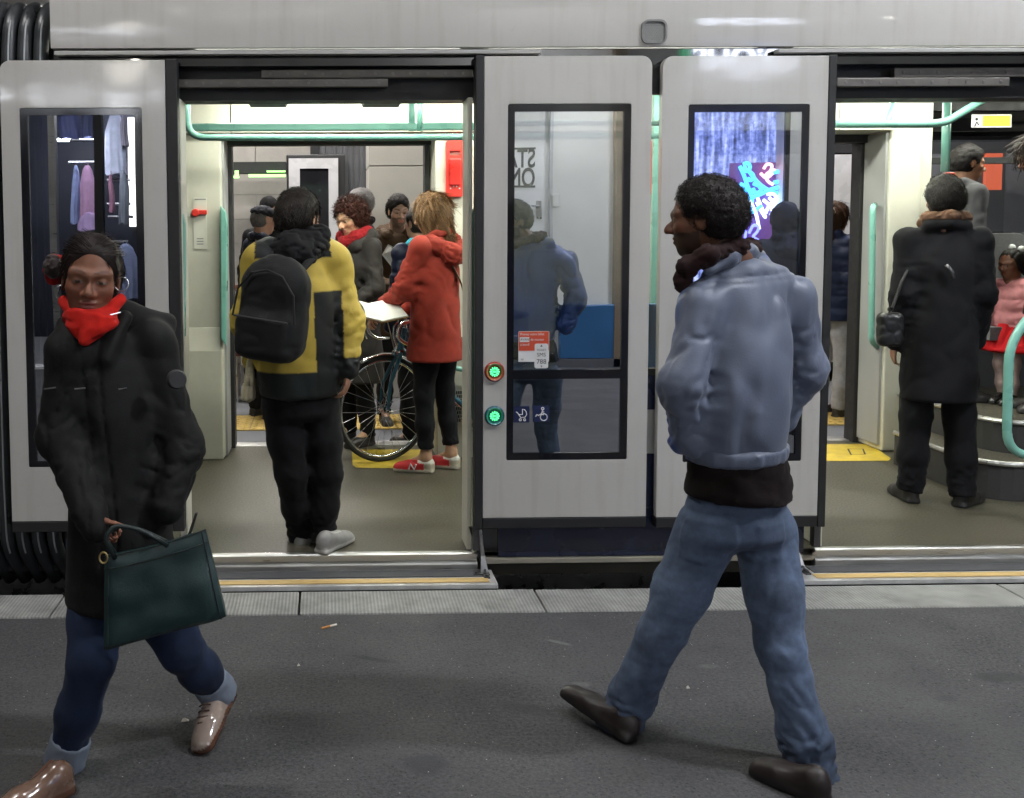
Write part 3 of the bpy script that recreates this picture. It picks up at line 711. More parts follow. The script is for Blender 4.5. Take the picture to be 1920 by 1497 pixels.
left = leaf(-1.408, -.692, zB + .006, zT - .012, XX(45, 540), XX(272, 540), Z(150, 876), Z(150, 203), (-.691, -.640), (0, 0, 0, 1),
            None, (Z(150, 866), Z(150, 216)), (XX(60, 540), XX(258, 540)))
# push buttons
def button(px, py, colr, nm):
    c = J(px, py, 4.4); o = Vector((c.x, 0, c.z))
    base = MB().lathe(o, (0, -1, 0), [(.001, .004), (.030, .004), (.033, .012), (.038, .016), (.043, .012), (.045, .002), (.046, .0)], 28).build("push_button", mat("button_" + nm, colr, .3, coat=.3), mid, smooth=True)
    MB().lathe(o, (0, -1, 0), [(.001, .006), (.020, .006), (.0235, .004)], 20).build("button_lens", mat("lens_dark", (.02, .06, .04), .2), base)
    led = MB()
    for k in range(12):
        a = 2 * math.pi * k / 12; u = Vector((math.cos(a), 0, math.sin(a))); w = Vector((-math.sin(a), 0, math.cos(a)))
        led.obox(o + u * .0165 + Vector((0, -.008, 0)), u * .005, Vector((0, .002, 0)), w * .0024)
    for k in range(3):
        led.obox(o + Vector(((k - 1) * .006, -.008, 0)), (.0015, 0, 0), (0, .002, 0), (0, 0, .005))
    led.build("button_led", emit("led_green", (.10, 1, .32), 1.6), base)
button(927, 697, (.30, .03, .02), "red"); button(927, 780, (.02, .09, .13), "blue")
# stickers and pictograms on the glass
M_WHITE = mat("sticker_white", (.72, .72, .72), .5, var=.04)
M_STKRED = mat("sticker_red", (.60, .075, .03), .5, var=.05)
def sq(px0, py0, px1, py1, y0, y1, mt, nm, par, r=.004):
    a, b = J(px0, py0, 4.4), J(px1, py1, 4.4)
    return MB().plate(rrect(a.x, b.x, b.z, a.z, r, 3), [], y0, y1).build(nm, mt, par)
st = sq(973, 622, 1030, 679, .0075, .0095, M_WHITE, "ticket_sticker", mid)
sq(973.5, 622.5, 1029.5, 658, .0065, .0074, M_STKRED, "sticker_field", st)
sq(975, 633, 993, 642, .0058, .0064, M_WHITE, "sticker_field", st, .001)
for s_, px, py, sz_, m_ in (("Prenez votre billet", 976, 627.5, .0155, M_WHITE), ("AVANT", 976, 637.5, .0155, M_INK), ("de monter", 995, 637.5, .0155, M_WHITE), ("\u00e0 bord!", 976, 647, .0155, M_WHITE), ("tpg", 977, 674, .010, M_INK)):
    p = J(px, py, 4.4); text("sticker_print", s_, (p.x, .0053, p.z), sz_, m_, st, align='LEFT', ext=.0002, xs=.92)
st2 = sq(1003, 645, 1028, 691, .0045, .0056, M_WHITE, "message_sticker", mid, .008)
for s_, py, sz_ in (("\u25b2", 649, .012), ("TICKET", 657, .013), ("SMS", 666, .024), ("788", 679, .030), ("\u25bc", 688, .010)):
    p = J(1015.5, py, 4.4); text("sticker_print", s_, (p.x, .0040, p.z), sz_, M_INK, st2, ext=.0002)
M_PICT = mat("pictogram_navy", (.012, .020, .075), .4)
pm = sq(964, 763, 993, 793, .0065, .0085, M_PICT, "pram_pictogram", mid, .002)
wc = sq(1000, 762, 1030, 792, .0065, .0085, M_PICT, "wheelchair_pictogram", mid, .002)
def pic(par, lines, r=.0022):
    mb = MB()
    for pts in lines: mb.tube([(J(x, y, 4.4).x, .006, J(x, y, 4.4).z) for x, y in pts], r, 5)
    mb.build("symbol", M_WHITE, par)
def circ(cx, cy, r, n=12): return [(cx + r * math.cos(6.2832 * k / n), cy + r * math.sin(6.2832 * k / n)) for k in range(n + 1)]
pic(pm, [[(968, 773), (971, 775), (973, 778), (980, 778), (980, 768), (984, 769), (987, 773), (988, 778), (985, 783), (977, 784), (973, 778)], circ(976, 788, 2), circ(984, 788, 2)])
pic(wc, [circ(1018, 767, 2.4, 8), [(1018, 770), (1015, 777), (1020, 779)], circ(1020, 783, 6.5), [(1015, 777), (1010, 780), (1007, 778), (1005, 782)], [(1016, 774), (1021, 773)]])

# doorways: header gear, posts, thresholds, gap steps
def doorway(x0, x1, bars, cover, step_x0, step_x1, hinge, reveal):
    MB().box(x0 - .04, x1 + .04, .16, .30, 2.16, 2.299).build("header_recess", M_BLACK, tram)
    for (pa, ya, pb, yb) in bars:
        p, q = J(pa, ya, 4.50), J(pb, yb, 4.50)
        bar = MB().box(p.x, q.x, .09, .12, q.z, p.z).build("door_track", mat("track_grey", (.16, .15, .135), .5, .5, var=.2, vscale=14), tram, bevel=.003)
        n = int((q.x - p.x) / .078); sb_ = MB()
        for i in range(n):
            sb_.lathe((p.x + .04 + i * .078, .0895, (p.z + q.z) / 2), (0, -1, 0), [(.007, 0), (.0065, .003), (.003, .003), (.0028, .001), (.0001, .001)], 8)
        sb_.build("screws", mat("screw_grey", (.20, .19, .18), .5, .6), bar, smooth=True, kind="stuff")
    p, q = J(cover[0], cover[1], 4.62), J(cover[2], cover[3], 4.62)
    MB().box(p.x, q.x, .20, .42, q.z, p.z).build("gear_cover", M_GREYPAN, tram, bevel=.006)
    # threshold
    pr = [(.075, .098), (.075, .104), (.050, .104), (.042, .098), (.042, .088), (.058, .084), (.058, .066), (.040, .060), (.036, .052), (.036, -.05), (.075, -.05)]
    n = len(pr)
    MB().add([(x0 - .02, y, z) for y, z in pr] + [(x1 + .02, y, z) for y, z in pr], [(i, (i + 1) % n, n + (i + 1) % n, n + i) for i in range(n)] + [tuple(range(n)), tuple(range(2 * n - 1, n - 1, -1))]).build("threshold", M_ALU, tram)
    sp = MB().box(step_x0, step_x1, -.150, .034, .006, .028).build("gap_step", mat("step_alu", (.60, .60, .60), .4, .6, var=.15, vscale=12, dirt=.3, dirt_scale=9), tram, bevel=.003)
    gx = (step_x0 + .05, step_x1 - .045) if hinge > 0 else (step_x0 + .10, step_x1 - .05)
    MB().box(gx[0], gx[1], -.058, .028, .0285, .032).build("grip_strip", M_GRIP, sp)
    MB().box(gx[0] - .02, gx[1] + .01, -.128, -.078, .0285, .0315).build("yellow_strip", mat("strip_yellow", (.52, .36, .14), .6, var=.2, vscale=8, aniso=(.4, 4, 4), dirt=.2, dirt_scale=15), sp)
    MB().box(step_x0 + .005, step_x1 - .005, -.14, .30, -.05, .004).build("step_slide", M_BLACK, tram)
    # hinge bracket and arm at one end
    hx = step_x1 - .045 if hinge > 0 else step_x0 + .055
    br = MB().box(hx - .045, hx + .025, -.045, -.020, .0285, .036).box(hx - .005, hx + .02, -.085, -.045, .0285, .036)
    for (dx, dy) in ((-.033, -.032), (.008, -.072)):
        br.lathe((hx + dx, dy, .036), (0, 0, 1), [(.008, 0), (.007, .006), (.0001, .007)], 10)
    br.tube(arc((hx + .006, -.034, .036), .014, 0, 180, 8, 'yz'), .0055, 7)
    br.build("hinge_bracket", mat("dark_steel", (.10, .10, .105), .4, .8, var=.2), sp, smooth=True)
    MB().add([(hx - .012, -.028, .037), (hx + .022, -.028, .037), (hx + .010, .012, .105), (hx - .006, .012, .105), (hx - .012, -.02, .037), (hx + .022, -.02, .037), (hx + .010, .022, .105), (hx - .006, .022, .105)],
             [(0, 1, 2, 3), (4, 7, 6, 5), (0, 4, 5, 1), (1, 5, 6, 2), (2, 6, 7, 3), (3, 7, 4, 0)]).tube([(hx + .002, .015, .10), (hx - .01, .03, .24)], .010, 8).build("hinge_arm", M_STEEL, sp)
    # reveals
    for (a, b) in reveal:
        MB().box(a, b, .075, .24, .105, 2.16).build("door_reveal", M_CREAM, tram, bevel=.004)
doorway(-.66, .662, [(490, 132, 886, 146), (332, 149.5, 727, 163.5)], (356, 171, 866, 183), -.76, .745, 1, [(-.668, -.638), (.638, .660)])
doorway(2.252, 3.62, [(1675, 128, 2300, 143), (1568, 147, 1890, 162)], (1570, 167, 2400, 181), XX(1497, 1090, 4.28), 3.95, -1, [(2.253, 2.28), (3.60, 3.62)])
# dark wedges at the foot of the left doorway
for s_, pts in ((-1, [(352, 1003), (358, 1003), (371, 962), (366, 962)]), (1, [(879, 988), (886, 988), (907, 1046), (897, 1046)])):
    P_ = [J(x, y, 4.47) for x, y in pts]
    MB().plate([(p.x, p.z) for p in P_], [], .06, .08).build("brush_seal", M_BLACK, tram)
# slider feet behind the door leaf corner
MB().box(.66, .70, .02, .06, .12, .225).box(.70, .78, .10, .14, .05, .22).build("door_guide", mat("dark_steel", (.10, .10, .105)), tram)
MB().box(2.215, 2.245, .02, .06, .12, .215).build("door_guide", mat("dark_steel", (.10, .10, .105)), tram)

# outer side between the doors: skirt, banded panel, fixed window
MB().box(.78, 2.19, .062, .10, .075, .30).build("skirt", M_NAVY, tram, bevel=.004)
MB().box(.70, 2.25, .050, .10, .048, .072).build("skirt_trim", mat("trim_beige", (.36, .33, .26), .5, var=.1), tram, bevel=.003)
MB().box(-1.19, -.78, .062, .12, .05, .30).build("skirt", M_BLACK, tram)
zs = [Z(1230, y, 4.47) for y in (850, 768, 704)]
for (za, zb_, mt) in ((.301, zs[0] - .001, M_NAVY), (zs[0], zs[1] - .001, mat("band_grey", (.40, .40, .39), .4)), (zs[1], zs[2], M_NAVY)):
    MB().box(.70, 2.215, .065, .11, za, zb_).build("side_band", mt, tram)
MB().plate([(.70, zs[2] + .001), (2.215, zs[2] + .001), (2.215, 2.30), (.70, 2.30)], [[(.76, zs[2] + .03), (2.15, zs[2] + .03), (2.15, 2.17), (.76, 2.17)]], .067, .10).build("window_surround", M_BLACK, tram)
MB().add([(.755, .08, zs[2] + .02), (2.155, .08, zs[2] + .02), (2.155, .08, 2.18), (.755, .08, 2.18)], [(0, 1, 2, 3)]).build("fixed_window", M_GLASS2, tram)
MB().box(-1.19, -.70, .075, .16, .302, 2.30).build("end_panel", M_DARK, tram)

# inside: floor, ceiling, lights
fl = MB().add([(-1.15, .06, .10), (9, .06, .10), (9, 2.30, .10), (-1.15, 2.30, .10)], [(0, 1, 2, 3)])
fl.box(-1.15, 9, .10, 2.28, -.02, .096)
floor_ = fl.build("floor", M_FLOOR, tram)
def fpatch(pts):
    P_ = [JZ(x, y, .103) for x, y in pts]
    return MB().add(P_, [tuple(range(len(P_)))]).build("floor_marking", M_YEL, tram)
fpatch(fillet([(664, 843, 0), (793, 843, 0), (802, 879, 0), (660, 877, 0), (664, 843, 0)], 3, 2) and [(664, 843), (790, 843), (796, 849), (803, 874), (798, 879), (668, 877), (661, 872), (660, 848)])
m2 = fpatch([(1520, 833), (1630, 833), (1671, 860), (1665, 864), (1520, 865)])
P_ = [JZ(x, y, .1045) for x, y in ((1590, 842), (1618, 842), (1622, 852), (1596, 853))]
MB().tube([P_[0], P_[1], P_[2], P_[3]], .006, 6, close=True, flat=(1, .1)).build("floor_symbol", M_INK, m2)
MB().box(-1.15, 9, .30, 2.30, 2.455, 2.50).build("ceiling", M_CREAM, tram)
MB().box(-1.15, 9, 2.32, 2.36, 2.17, 3.4).build("outer_wall", M_DARK, tram)
MB().box(-1.15, 9, .3, 2.36, 3.35, 3.4).build("roof", M_DARK, tram)
for (x0, x1) in ((-.62, .66), (.80, 2.1), (2.3, 3.45), (3.6, 5.6)):
    MB().box(x0, x1, 1.52, 1.60, 2.438, 2.453).build("ceiling_light", M_LIGHT, tram)
for (x0, x1) in ((-.62, .66), (.80, 2.1), (2.3, 3.45)):
    MB().box(x0, x1, .46, .52, 2.438, 2.453).build("ceiling_light", M_LIGHT, tram)
# speakers and smoke head under the ceiling of the left doorway
for px in (500, 717):
    a, b, z0, z1 = XX(px - 42, 187, 4.85), XX(px + 42, 187, 4.85), Z(px, 195, 4.85), Z(px, 181, 4.85)
    MB().plate([(a, z1), (a + .02, z0), (b - .02, z0), (b, z1)], [], .43, .60).build("speaker_box", mat("speaker_grey", (.13, .13, .13), .6, var=.3, vscale=200, bump=.3, bscale=300), tram)
MB().lathe(J(608, 183, 4.85), (0, 0, -1), [(.05, 0), (.05, .012), (.03, .014), (.024, .028), (.0001, .032)], 18).build("camera_dome", mat("speaker_grey", (.13, .13, .13)), tram, smooth=True)

# far side: pillars, header panels, door frames
YI = 1.96
def pillar(x0, x1, zt=2.45, mt=M_CREAM, name="interior_panel", y0=YI):
    return MB().box(x0, x1, y0, 2.31, .102, zt).build(name, mt, tram, bevel=.012, seg=3)
pl = pillar(-1.10, -.655, 2.17)
pr_ = pillar(.700, 2.235, 2.17)
pq = pillar(3.615, XX(1722, 500, 6.36), 2.45)
pillar(XX(1723, 500, 6.36), XX(1747, 500, 6.36), 2.45, y0=YI + .03)
for (x0, x1) in ((-1.10, -.655), (.700, 1.05)):          # lower bulge of the pillars
    P_ = [(YI - .002, .95), (YI - .05, .80), (YI - .06, .102), (YI + .1, .102), (YI + .1, .95)]
    MB().add([(x0 + .004, y, z) for y, z in P_] + [(x1 - .004, y, z) for y, z in P_], [(i, (i + 1) % 5, 5 + (i + 1) % 5, 5 + i) for i in range(5)] + [(0, 1, 2, 3, 4), (9, 8, 7, 6, 5)]).build("heater_casing", M_CREAM, tram, bevel=.008)
seam = [-1.10, XX(432, 210, 6.3), XX(792, 210, 6.3), 2.0, 3.25, 3.61]
for i in range(len(seam) - 1):
    MB().box(seam[i] + .003, seam[i + 1] - .003, 1.90, 2.31, 2.175, 2.452).build("header_panel", M_CREAM, tram, bevel=.004)
for (xa_, xb_) in ((-.652, -.615), (.662, .697), (2.238, 2.27), (3.575, 3.612)):
    MB().box(xa_, xb_, 2.24, 2.36, .06, 2.16).build("far_door_post", M_BLACK, tram, bevel=.004)
MB().box(-.654, -.640, 1.985, 2.235, .11, 2.165).build("door_lining", M_GREYPAN, tram)
lin_ = MB().box(3.597, 3.613, 1.985, 2.235, .14, 2.165).build("door_lining", M_GREYPAN, tram)
for (xa_, xb_) in ((-.655, .70), (2.24, 3.61)):
    MB().box(xa_, xb_, 2.285, 2.40, .04, .106).build("far_threshold", M_ALU, tram, bevel=.003)
    MB().box(xa_, xb_, 2.2, 2.31, 2.12, 2.172).build("far_door_head", M_BLACK, tram)

# handrails
def rail(path, r=.0165, rr=.09, n=12): return MB().tube(fillet(path, rr, 6), r, n).build("handrail", M_MINT, tram, smooth='all')
p = lambda px, py, d: J(px, py, d)
rail([p(351, 180, 5.15), p(351, 258, 5.15), p(700, 258.5, 5.15), p(915, 257, 5.15)], .0175, .10)
a, b = p(343, 239, 5.7), p(915, 237, 5.7)
MB().box(a.x, b.x, a.y - .02, a.y + .02, a.z - .024, a.z + .020).build("handrail", M_MINT, tram, bevel=.008)
for px in (772, 787):
    rail([p(px, 178, 5.7 if px == 772 else 5.2), p(px, 246, 5.7 if px == 772 else 5.2)], .02 if px == 772 else .014)
rail([p(930, 256, 5.3), p(1235, 255, 5.3)], .0165)
rail([p(930, 232, 5.8), p(1235, 231, 5.8)], .0165)
rail([p(1560, 233, 5.1), p(1745, 233, 5.1), p(1775, 229, 5.1), p(1850, 183, 5.1)], .020, .10)
rail([p(1676, 188, 5.25), p(1664, 232, 5.1)], .016)
rail([p(1776, 180, 5.6), p(1772, 322, 5.6)], .0225)
MB().tube([p(1772, 321, 5.6), p(1772, 700, 5.6)], .014, 10).build("pole_stem", M_STEEL, tram, smooth=True)
rb = p(1776, 334, 5.55)
MB().box(rb.x - .018, rb.x + .022, rb.y - .04, rb.y + .0, rb.z - .03, rb.z + .03).build("stop_button", M_RED, tram, bevel=.008)
rail([p(1960, 560, 4.75), p(1892, 640, 4.75), p(1887, 852, 4.75), p(1990, 858, 4.75)], .021, .14)
rail([p(1640, 385, 6.45), p(1636, 390, 6.35), p(1634, 640, 6.35), p(1650, 655, 6.45)], .019, .04)
rail([p(838, 640, 6.2), p(842, 690, 6.2), p(900, 697, 6.2)], .016, .08)
rail([p(1748, 786, 6.2), p(1725, 786, 6.2)], .02)
def blade(pts, y0, y1):
    d_ = y0 + 4.4
    P_ = [J(x, y, d_) for x, y in pts]
    MB().plate([(q.x, q.z) for q in P_], [], y0, y1).build("grab_handle", M_MINT, tram, bevel=.006, seg=3)
blade([(334, 700), (346, 690), (346, 420), (342, 400), (332, 385)], .085, .14)
blade([(893, 800), (882, 780), (879, 430), (884, 400), (893, 385)], .085, .14)
blade([(414, 635), (424, 650), (426, 420), (423, 398), (413, 386)], 1.88, 1.955)
MB().box(XX(1230, 300, 6.2) - .015, XX(1230, 300, 6.2) + .015, 1.80, 1.83, .2, 2.4).build("handrail", M_MINT, tram)
# emergency handle plate and red emergency case
a, b = p(362, 370, 6.345), p(388, 467, 6.345)
ep = MB().plate(rrect(a.x, b.x, b.z, a.z, .004, 3), [], YI - .006, YI - .001).build("instruction_plate", mat("plate_cream", (.66, .65, .57), .4), tram)
h = p(375, 399, 6.33)
MB().box(h.x - .042, h.x + .042, YI - .03, YI - .0065, h.z - .012, h.z + .016).lathe((h.x - .030, YI - .0065, h.z), (0, -1, 0), [(.026, 0), (.024, .028), (.0001, .03)], 14).build("emergency_handle", M_RED, ep, smooth=True, bevel=.004)
for k, py in enumerate((374, 448, 453, 458)):
    q = p(375, py, 6.34); MB().box(q.x - (.035 if k == 0 else .022), q.x + (.035 if k == 0 else .02), YI - .0072, YI - .0062, q.z - .003, q.z + .003).build("print_line", mat("print_grey", (.25, .25, .24), .6), ep)
def redcase(px0, py0, px1, py1):
    a, b = p(px0, py0, 6.34), p(px1, py1, 6.34); w, hh = b.x - a.x, a.z - b.z
    o = MB().plate(rrect(a.x, b.x, b.z, a.z, .02, 5), [[(a.x + w * .2, a.z - hh * .27), (b.x - w * .2, a.z - hh * .27), (b.x - w * .2, a.z - hh * .19), (a.x + w * .2, a.z - hh * .19)]], YI - .035, YI - .001).build("emergency_case", M_RED, tram, bevel=.006)
    MB().box(a.x + w * .18, b.x - w * .18, YI - .055, YI - .036, b.z + hh * .20, a.z - hh * .33).build("case_lever", mat("signal_red_dark", (.45, .02, .015), .3), o, bevel=.006)
    mk = MB()
    for k in range(4): mk.lathe((a.x + w * (.25 + .17 * k), YI - .0353, b.z + hh * (.145 if k in (0, 3) else .18)), (0, -1, 0), [(.005, 0), (.004, .002), (.0001, .002)], 8)
    mk.build("print_marks", M_WHITE, o)
redcase(836, 263, 869, 369)
redcase(1222, 262, 1246, 366)
# ventilation grille low on the right pillar
a, b = p(834, 735, 6.25), p(872, 795, 6.25)
vg = MB()
for i in range(9):
    for j in range(8):
        x, z = a.x + (b.x - a.x) * (i + .5 + .5 * (j % 2)) / 9.5, b.z + (a.z - b.z) * (j + .5) / 8
        vg.box(x - .004, x + .004, YI - .068, YI - .0605, z - .009, z + .009)
vg.build("vent_slots", M_DARK, tram)
# blue seat shell and cabinet behind the fixed window
a, b = p(1046, 572, 4.85), p(1175, 690, 4.85)
MB().plate(rrect(a.x, b.x + .6, b.z - .45, a.z, .03), [], .45, .50).build("seat_back", mat("seat_blue", (.04, .17, .42), .5, var=.15), tram)
MB().box(a.x, b.x + .6, .42, .449, b.z - .06, b.z + .0).build("seat_trim", M_GREYPAN, tram)

# right section: two steps, side window, seats, notices
def step(x_edge, y_near, zt, zbot, y_far):
    out = [(x_edge, y_far), (x_edge, y_near + .22)]
    for k in range(7):
        an = math.radians(180 + 90 * k / 6); out.append((x_edge + .22 + .22 * math.cos(an), y_near + .22 + .22 * math.sin(an)))
    out += [(6.5, y_near), (6.5, y_far)]
    n = len(out)
    MB().add([(x, y, zbot) for x, y in out] + [(x, y, zt) for x, y in out], [tuple(range(n - 1, -1, -1)), tuple(range(n, 2 * n))] + [(i, (i + 1) % n, n + (i + 1) % n, n + i) for i in range(n)]).build("step_block", mat("step_dark", (.035, .034, .033), .7, var=.2, vscale=30), tram)
    MB().add([(x + .03, y + .03, zt + .003) for x, y in out[1:-2]] + [(6.4, y_near + .03, zt + .003), (6.4, y_far - .01, zt + .003), (x_edge + .03, y_far - .01, zt + .003)], [tuple(range(len(out) - 3 + 3))]).build("step_tread", M_FLOOR, tram)
    MB().tube([(x, y, zt) for x, y in out[:-2]] + [(6.4, y_near, zt)], .014, 8).build("step_nosing", M_ALU, tram, smooth=True)
step(3.50, .78, .30, .102, 1.62)
step(3.72, .98, .48, .301, 2.17)
MB().box(3.73, 6.5, 1.63, 2.17, .104, .299).build("step_block", mat("step_dark", (.035, .034, .033)), tram)
MB().box(3.87, 8, 2.18, 2.30, .48, 1.12).build("side_lining", mat("lining_dark", (.09, .09, .095), .6, var=.1), tram)
MB().plate([(3.88, 1.12), (8, 1.12), (8, 2.45), (3.88, 2.45)], [[(3.98, 1.2), (5.6, 1.2), (5.6, 1.98), (3.98, 1.98)], [(3.98, 2.02), (5.6, 2.02), (5.6, 2.33), (3.98, 2.33)]], 2.22, 2.30).build("window_frame", M_BLACK, tram)
for (za, zb_) in ((1.19, 1.99), (2.01, 2.34)):
    MB().add([(3.97, 2.27, za), (5.61, 2.27, za), (5.61, 2.27, zb_), (3.97, 2.27, zb_)], [(0, 1, 2, 3)]).build("side_pane", glass("night_glass", .30, (.30, .30, .32)), tram)
a, b = p(1822, 215, 6.55), p(1896, 239, 6.55)
nt_ = MB().plate(rrect(a.x, b.x, b.z, a.z, .004), [], 2.150, 2.154).build("priority_notice", M_WHITE, tram)
a2 = p(1843, 217, 6.55); MB().box(a2.x, b.x - .008, 2.147, 2.1495, b.z + .008, a.z - .008).build("notice_field", mat("notice_yellow", (.75, .62, .03), .5), nt_)
q = p(1831, 229, 6.55)
MB().tube([(q.x - .012, 2.148, q.z - .03), (q.x, 2.148, q.z), (q.x + .014, 2.148, q.z - .02)], .004, 5).lathe((q.x, 2.1495, q.z + .018), (0, -1, 0), [(.010, 0), (.0001, .001)], 8).build("notice_symbol", M_INK, nt_)
for (xa_, xb_, y_) in ((3.98, 4.42, 1.55), (4.48, 4.92, 1.55), (4.98, 5.42, 1.55)):
    MB().plate(rrect(xa_, xb_, .92, 1.52, .06), [], y_ + .28, y_ + .36).box(xa_ + .01, xb_ - .01, y_ - .05, y_ + .27, .88, .96).build("seat", mat("seat_grey", (.10, .10, .105), .8, var=.2, vscale=60, sheen=.3), tram, bevel=.02, seg=3)
MB().box(3.74, 3.90, 2.05, 2.17, 1.55, 2.0).build("ticket_machine", mat("machine_red", (.25, .02, .02), .4), tram, bevel=.01)
# notice outside that glows orange through the side window
ob = empty("orange_poster", (5.2, 5.35, 1.3)); tag(ob, "glowing orange poster box on the far platform at right", "poster box")
a, b = p(1850, 288, 9.7), p(1878, 356, 9.7)
MB().box(a.x, b.x, 5.3, 5.34, b.z, a.z).build("lit_print", emit("poster_orange", (1, .16, .05), 1.6), ob)
MB().box(a.x - .06, b.x + .06, 5.341, 5.45, 0, a.z + .06).build("case", M_BLACK, ob)
# ------------------------------------------------------------------ implicit-surface modelling for people and soft things
RT = np.random.RandomState(5).rand(4096).astype(np.float32)
def vnoise(p, seed=0):
    """smooth value noise in -1..1 at points (n,3)"""
    i = np.floor(p).astype(np.int64); f = (p - i).astype(np.float32); f = f * f * (3 - 2 * f); out = 0
    for dx in (0, 1):
        for dy in (0, 1):
            for dz in (0, 1):
                h = ((i[:, 0] + dx) * 73856093 ^ (i[:, 1] + dy) * 19349663 ^ (i[:, 2] + dz) * 83492791 ^ (seed * 2654435)) & 4095
                w = (f[:, 0] if dx else 1 - f[:, 0]) * (f[:, 1] if dy else 1 - f[:, 1]) * (f[:, 2] if dz else 1 - f[:, 2])
                out = out + RT[h] * w
    return out * 2 - 1
V = lambda p: np.array((p[0], p[1], p[2]), dtype=np.float64)
def unit(v):
    v = V(v); return v / (np.linalg.norm(v) + 1e-9)
_R = np.random.RandomState(11)
ROT = [np.linalg.qr(_R.randn(3, 3))[0] for _ in range(16)]
class Cone:                       # tapered round limb
    def __init__(s, a, b, ra, rb): s.a, s.b, s.ra, s.rb = V(a), V(b), ra, rb; r = max(ra, rb); s.lo = np.minimum(s.a, s.b) - r; s.hi = np.maximum(s.a, s.b) + r
    def d(s, x, y, z):
        ba = s.b - s.a; L2 = float(ba @ ba) + 1e-9
        t = np.clip(((x - s.a[0]) * ba[0] + (y - s.a[1]) * ba[1] + (z - s.a[2]) * ba[2]) / L2, 0, 1)
        return np.sqrt((x - s.a[0] - t * ba[0]) ** 2 + (y - s.a[1] - t * ba[1]) ** 2 + (z - s.a[2] - t * ba[2]) ** 2) - (s.ra + (s.rb - s.ra) * t)
class ECone:                      # tapered limb of elliptic section: half widths along 'side' and across it
    def __init__(s, a, b, ra, rb, side, cap=.6):
        s.a, s.b, s.ra, s.rb, s.cap = V(a), V(b), ra, rb, cap; n = unit(s.b - s.a); u = V(side) - n * (V(side) @ n); s.n, s.u = n, unit(u); s.w = np.cross(n, s.u)
        r = max(*ra, *rb); s.lo = np.minimum(s.a, s.b) - r; s.hi = np.maximum(s.a, s.b) + r
    def d(s, x, y, z):
        ba = s.b - s.a; L2 = float(ba @ ba) + 1e-9
        X, Y_, Z_ = x - s.a[0], y - s.a[1], z - s.a[2]
        t = np.clip((X * ba[0] + Y_ * ba[1] + Z_ * ba[2]) / L2, 0, 1)
        X, Y_, Z_ = X - t * ba[0], Y_ - t * ba[1], Z_ - t * ba[2]
        rx = s.ra[0] + (s.rb[0] - s.ra[0]) * t; ry = s.ra[1] + (s.rb[1] - s.ra[1]) * t; m = np.minimum(rx, ry)
        u = (X * s.u[0] + Y_ * s.u[1] + Z_ * s.u[2]) / rx; w = (X * s.w[0] + Y_ * s.w[1] + Z_ * s.w[2]) / ry; n = (X * s.n[0] + Y_ * s.n[1] + Z_ * s.n[2]) / (m * s.cap)
        k = np.sqrt(u * u + w * w + n * n); return (k - 1) * m
class Loft:                       # smooth upright loft through elliptic sections (point, half width along side, half depth)
    def __init__(s, st, side, rnd=.03, low=.02):
        st = sorted([(V(p)[2], V(p)[0], V(p)[1], a, b) for p, a, b in st]); A = np.array(st); n = len(A); zz = np.linspace(A[0, 0], A[-1, 0], 120)
        m = np.gradient(A[:, 1:], A[:, 0], axis=0); out = np.zeros((120, 4)); i = np.clip(np.searchsorted(A[:, 0], zz) - 1, 0, n - 2)
        h = A[i + 1, 0] - A[i, 0]; t = ((zz - A[i, 0]) / h)[:, None]; h = h[:, None]
        out = (2 * t ** 3 - 3 * t ** 2 + 1) * A[i, 1:] + (t ** 3 - 2 * t ** 2 + t) * h * m[i] + (-2 * t ** 3 + 3 * t ** 2) * A[i + 1, 1:] + (t ** 3 - t ** 2) * h * m[i + 1]
        s.z, s.o, s.rnd = zz, out, rnd; u = V(side); u[2] = 0; s.u = unit(u); r = out[:, 2:].max(); s.zb, s.zt = A[0, 0] - low, A[-1, 0] + .01
        s.lo = np.array((out[:, 0].min() - r, out[:, 1].min() - r, s.zb)); s.hi = np.array((out[:, 0].max() + r, out[:, 1].max() + r, s.zt))
    def d(s, x, y, z):
        f = lambda k: np.interp(z, s.z, s.o[:, k])
        X, Y_, rx, ry = x - f(0), y - f(1), f(2), f(3)
        k = np.sqrt(((X * s.u[0] + Y_ * s.u[1]) / rx) ** 2 + ((Y_ * s.u[0] - X * s.u[1]) / ry) ** 2); a = (k - 1) * np.minimum(rx, ry) + s.rnd
        b = np.maximum(z - s.zt, s.zb - z) + s.rnd
        return (np.sqrt(np.maximum(a, 0) ** 2 + np.maximum(b, 0) ** 2) + np.minimum(np.maximum(a, b), 0) - s.rnd).astype(np.float32)
class Ell:                        # oriented ellipsoid
    def __init__(s, c, r, fr=None): s.c, s.r = V(c), V(r); s.fr = np.eye(3) if fr is None else fr; m = s.r.max(); s.lo, s.hi = s.c - m, s.c + m
    def d(s, x, y, z):
        X, Y_, Z_ = x - s.c[0], y - s.c[1], z - s.c[2]; q = 0
        for i in range(3): q = q + ((X * s.fr[i][0] + Y_ * s.fr[i][1] + Z_ * s.fr[i][2]) / s.r[i]) ** 2
        return (np.sqrt(q) - 1) * s.r.min()
class RBox:                       # oriented rounded box
    def __init__(s, c, hsz, fr=None, r=.02): s.c, s.h, s.rr = V(c), V(hsz), r; s.fr = np.eye(3) if fr is None else fr; m = np.linalg.norm(s.h); s.lo, s.hi = s.c - m, s.c + m
    def d(s, x, y, z):
        X, Y_, Z_ = x - s.c[0], y - s.c[1], z - s.c[2]; o, mx = 0, -1e9
        for i in range(3):
            q = np.abs(X * s.fr[i][0] + Y_ * s.fr[i][1] + Z_ * s.fr[i][2]) - s.h[i] + s.rr
            o = o + np.maximum(q, 0) ** 2; mx = np.maximum(mx, q)
        return np.sqrt(o) + np.minimum(mx, 0) - s.rr
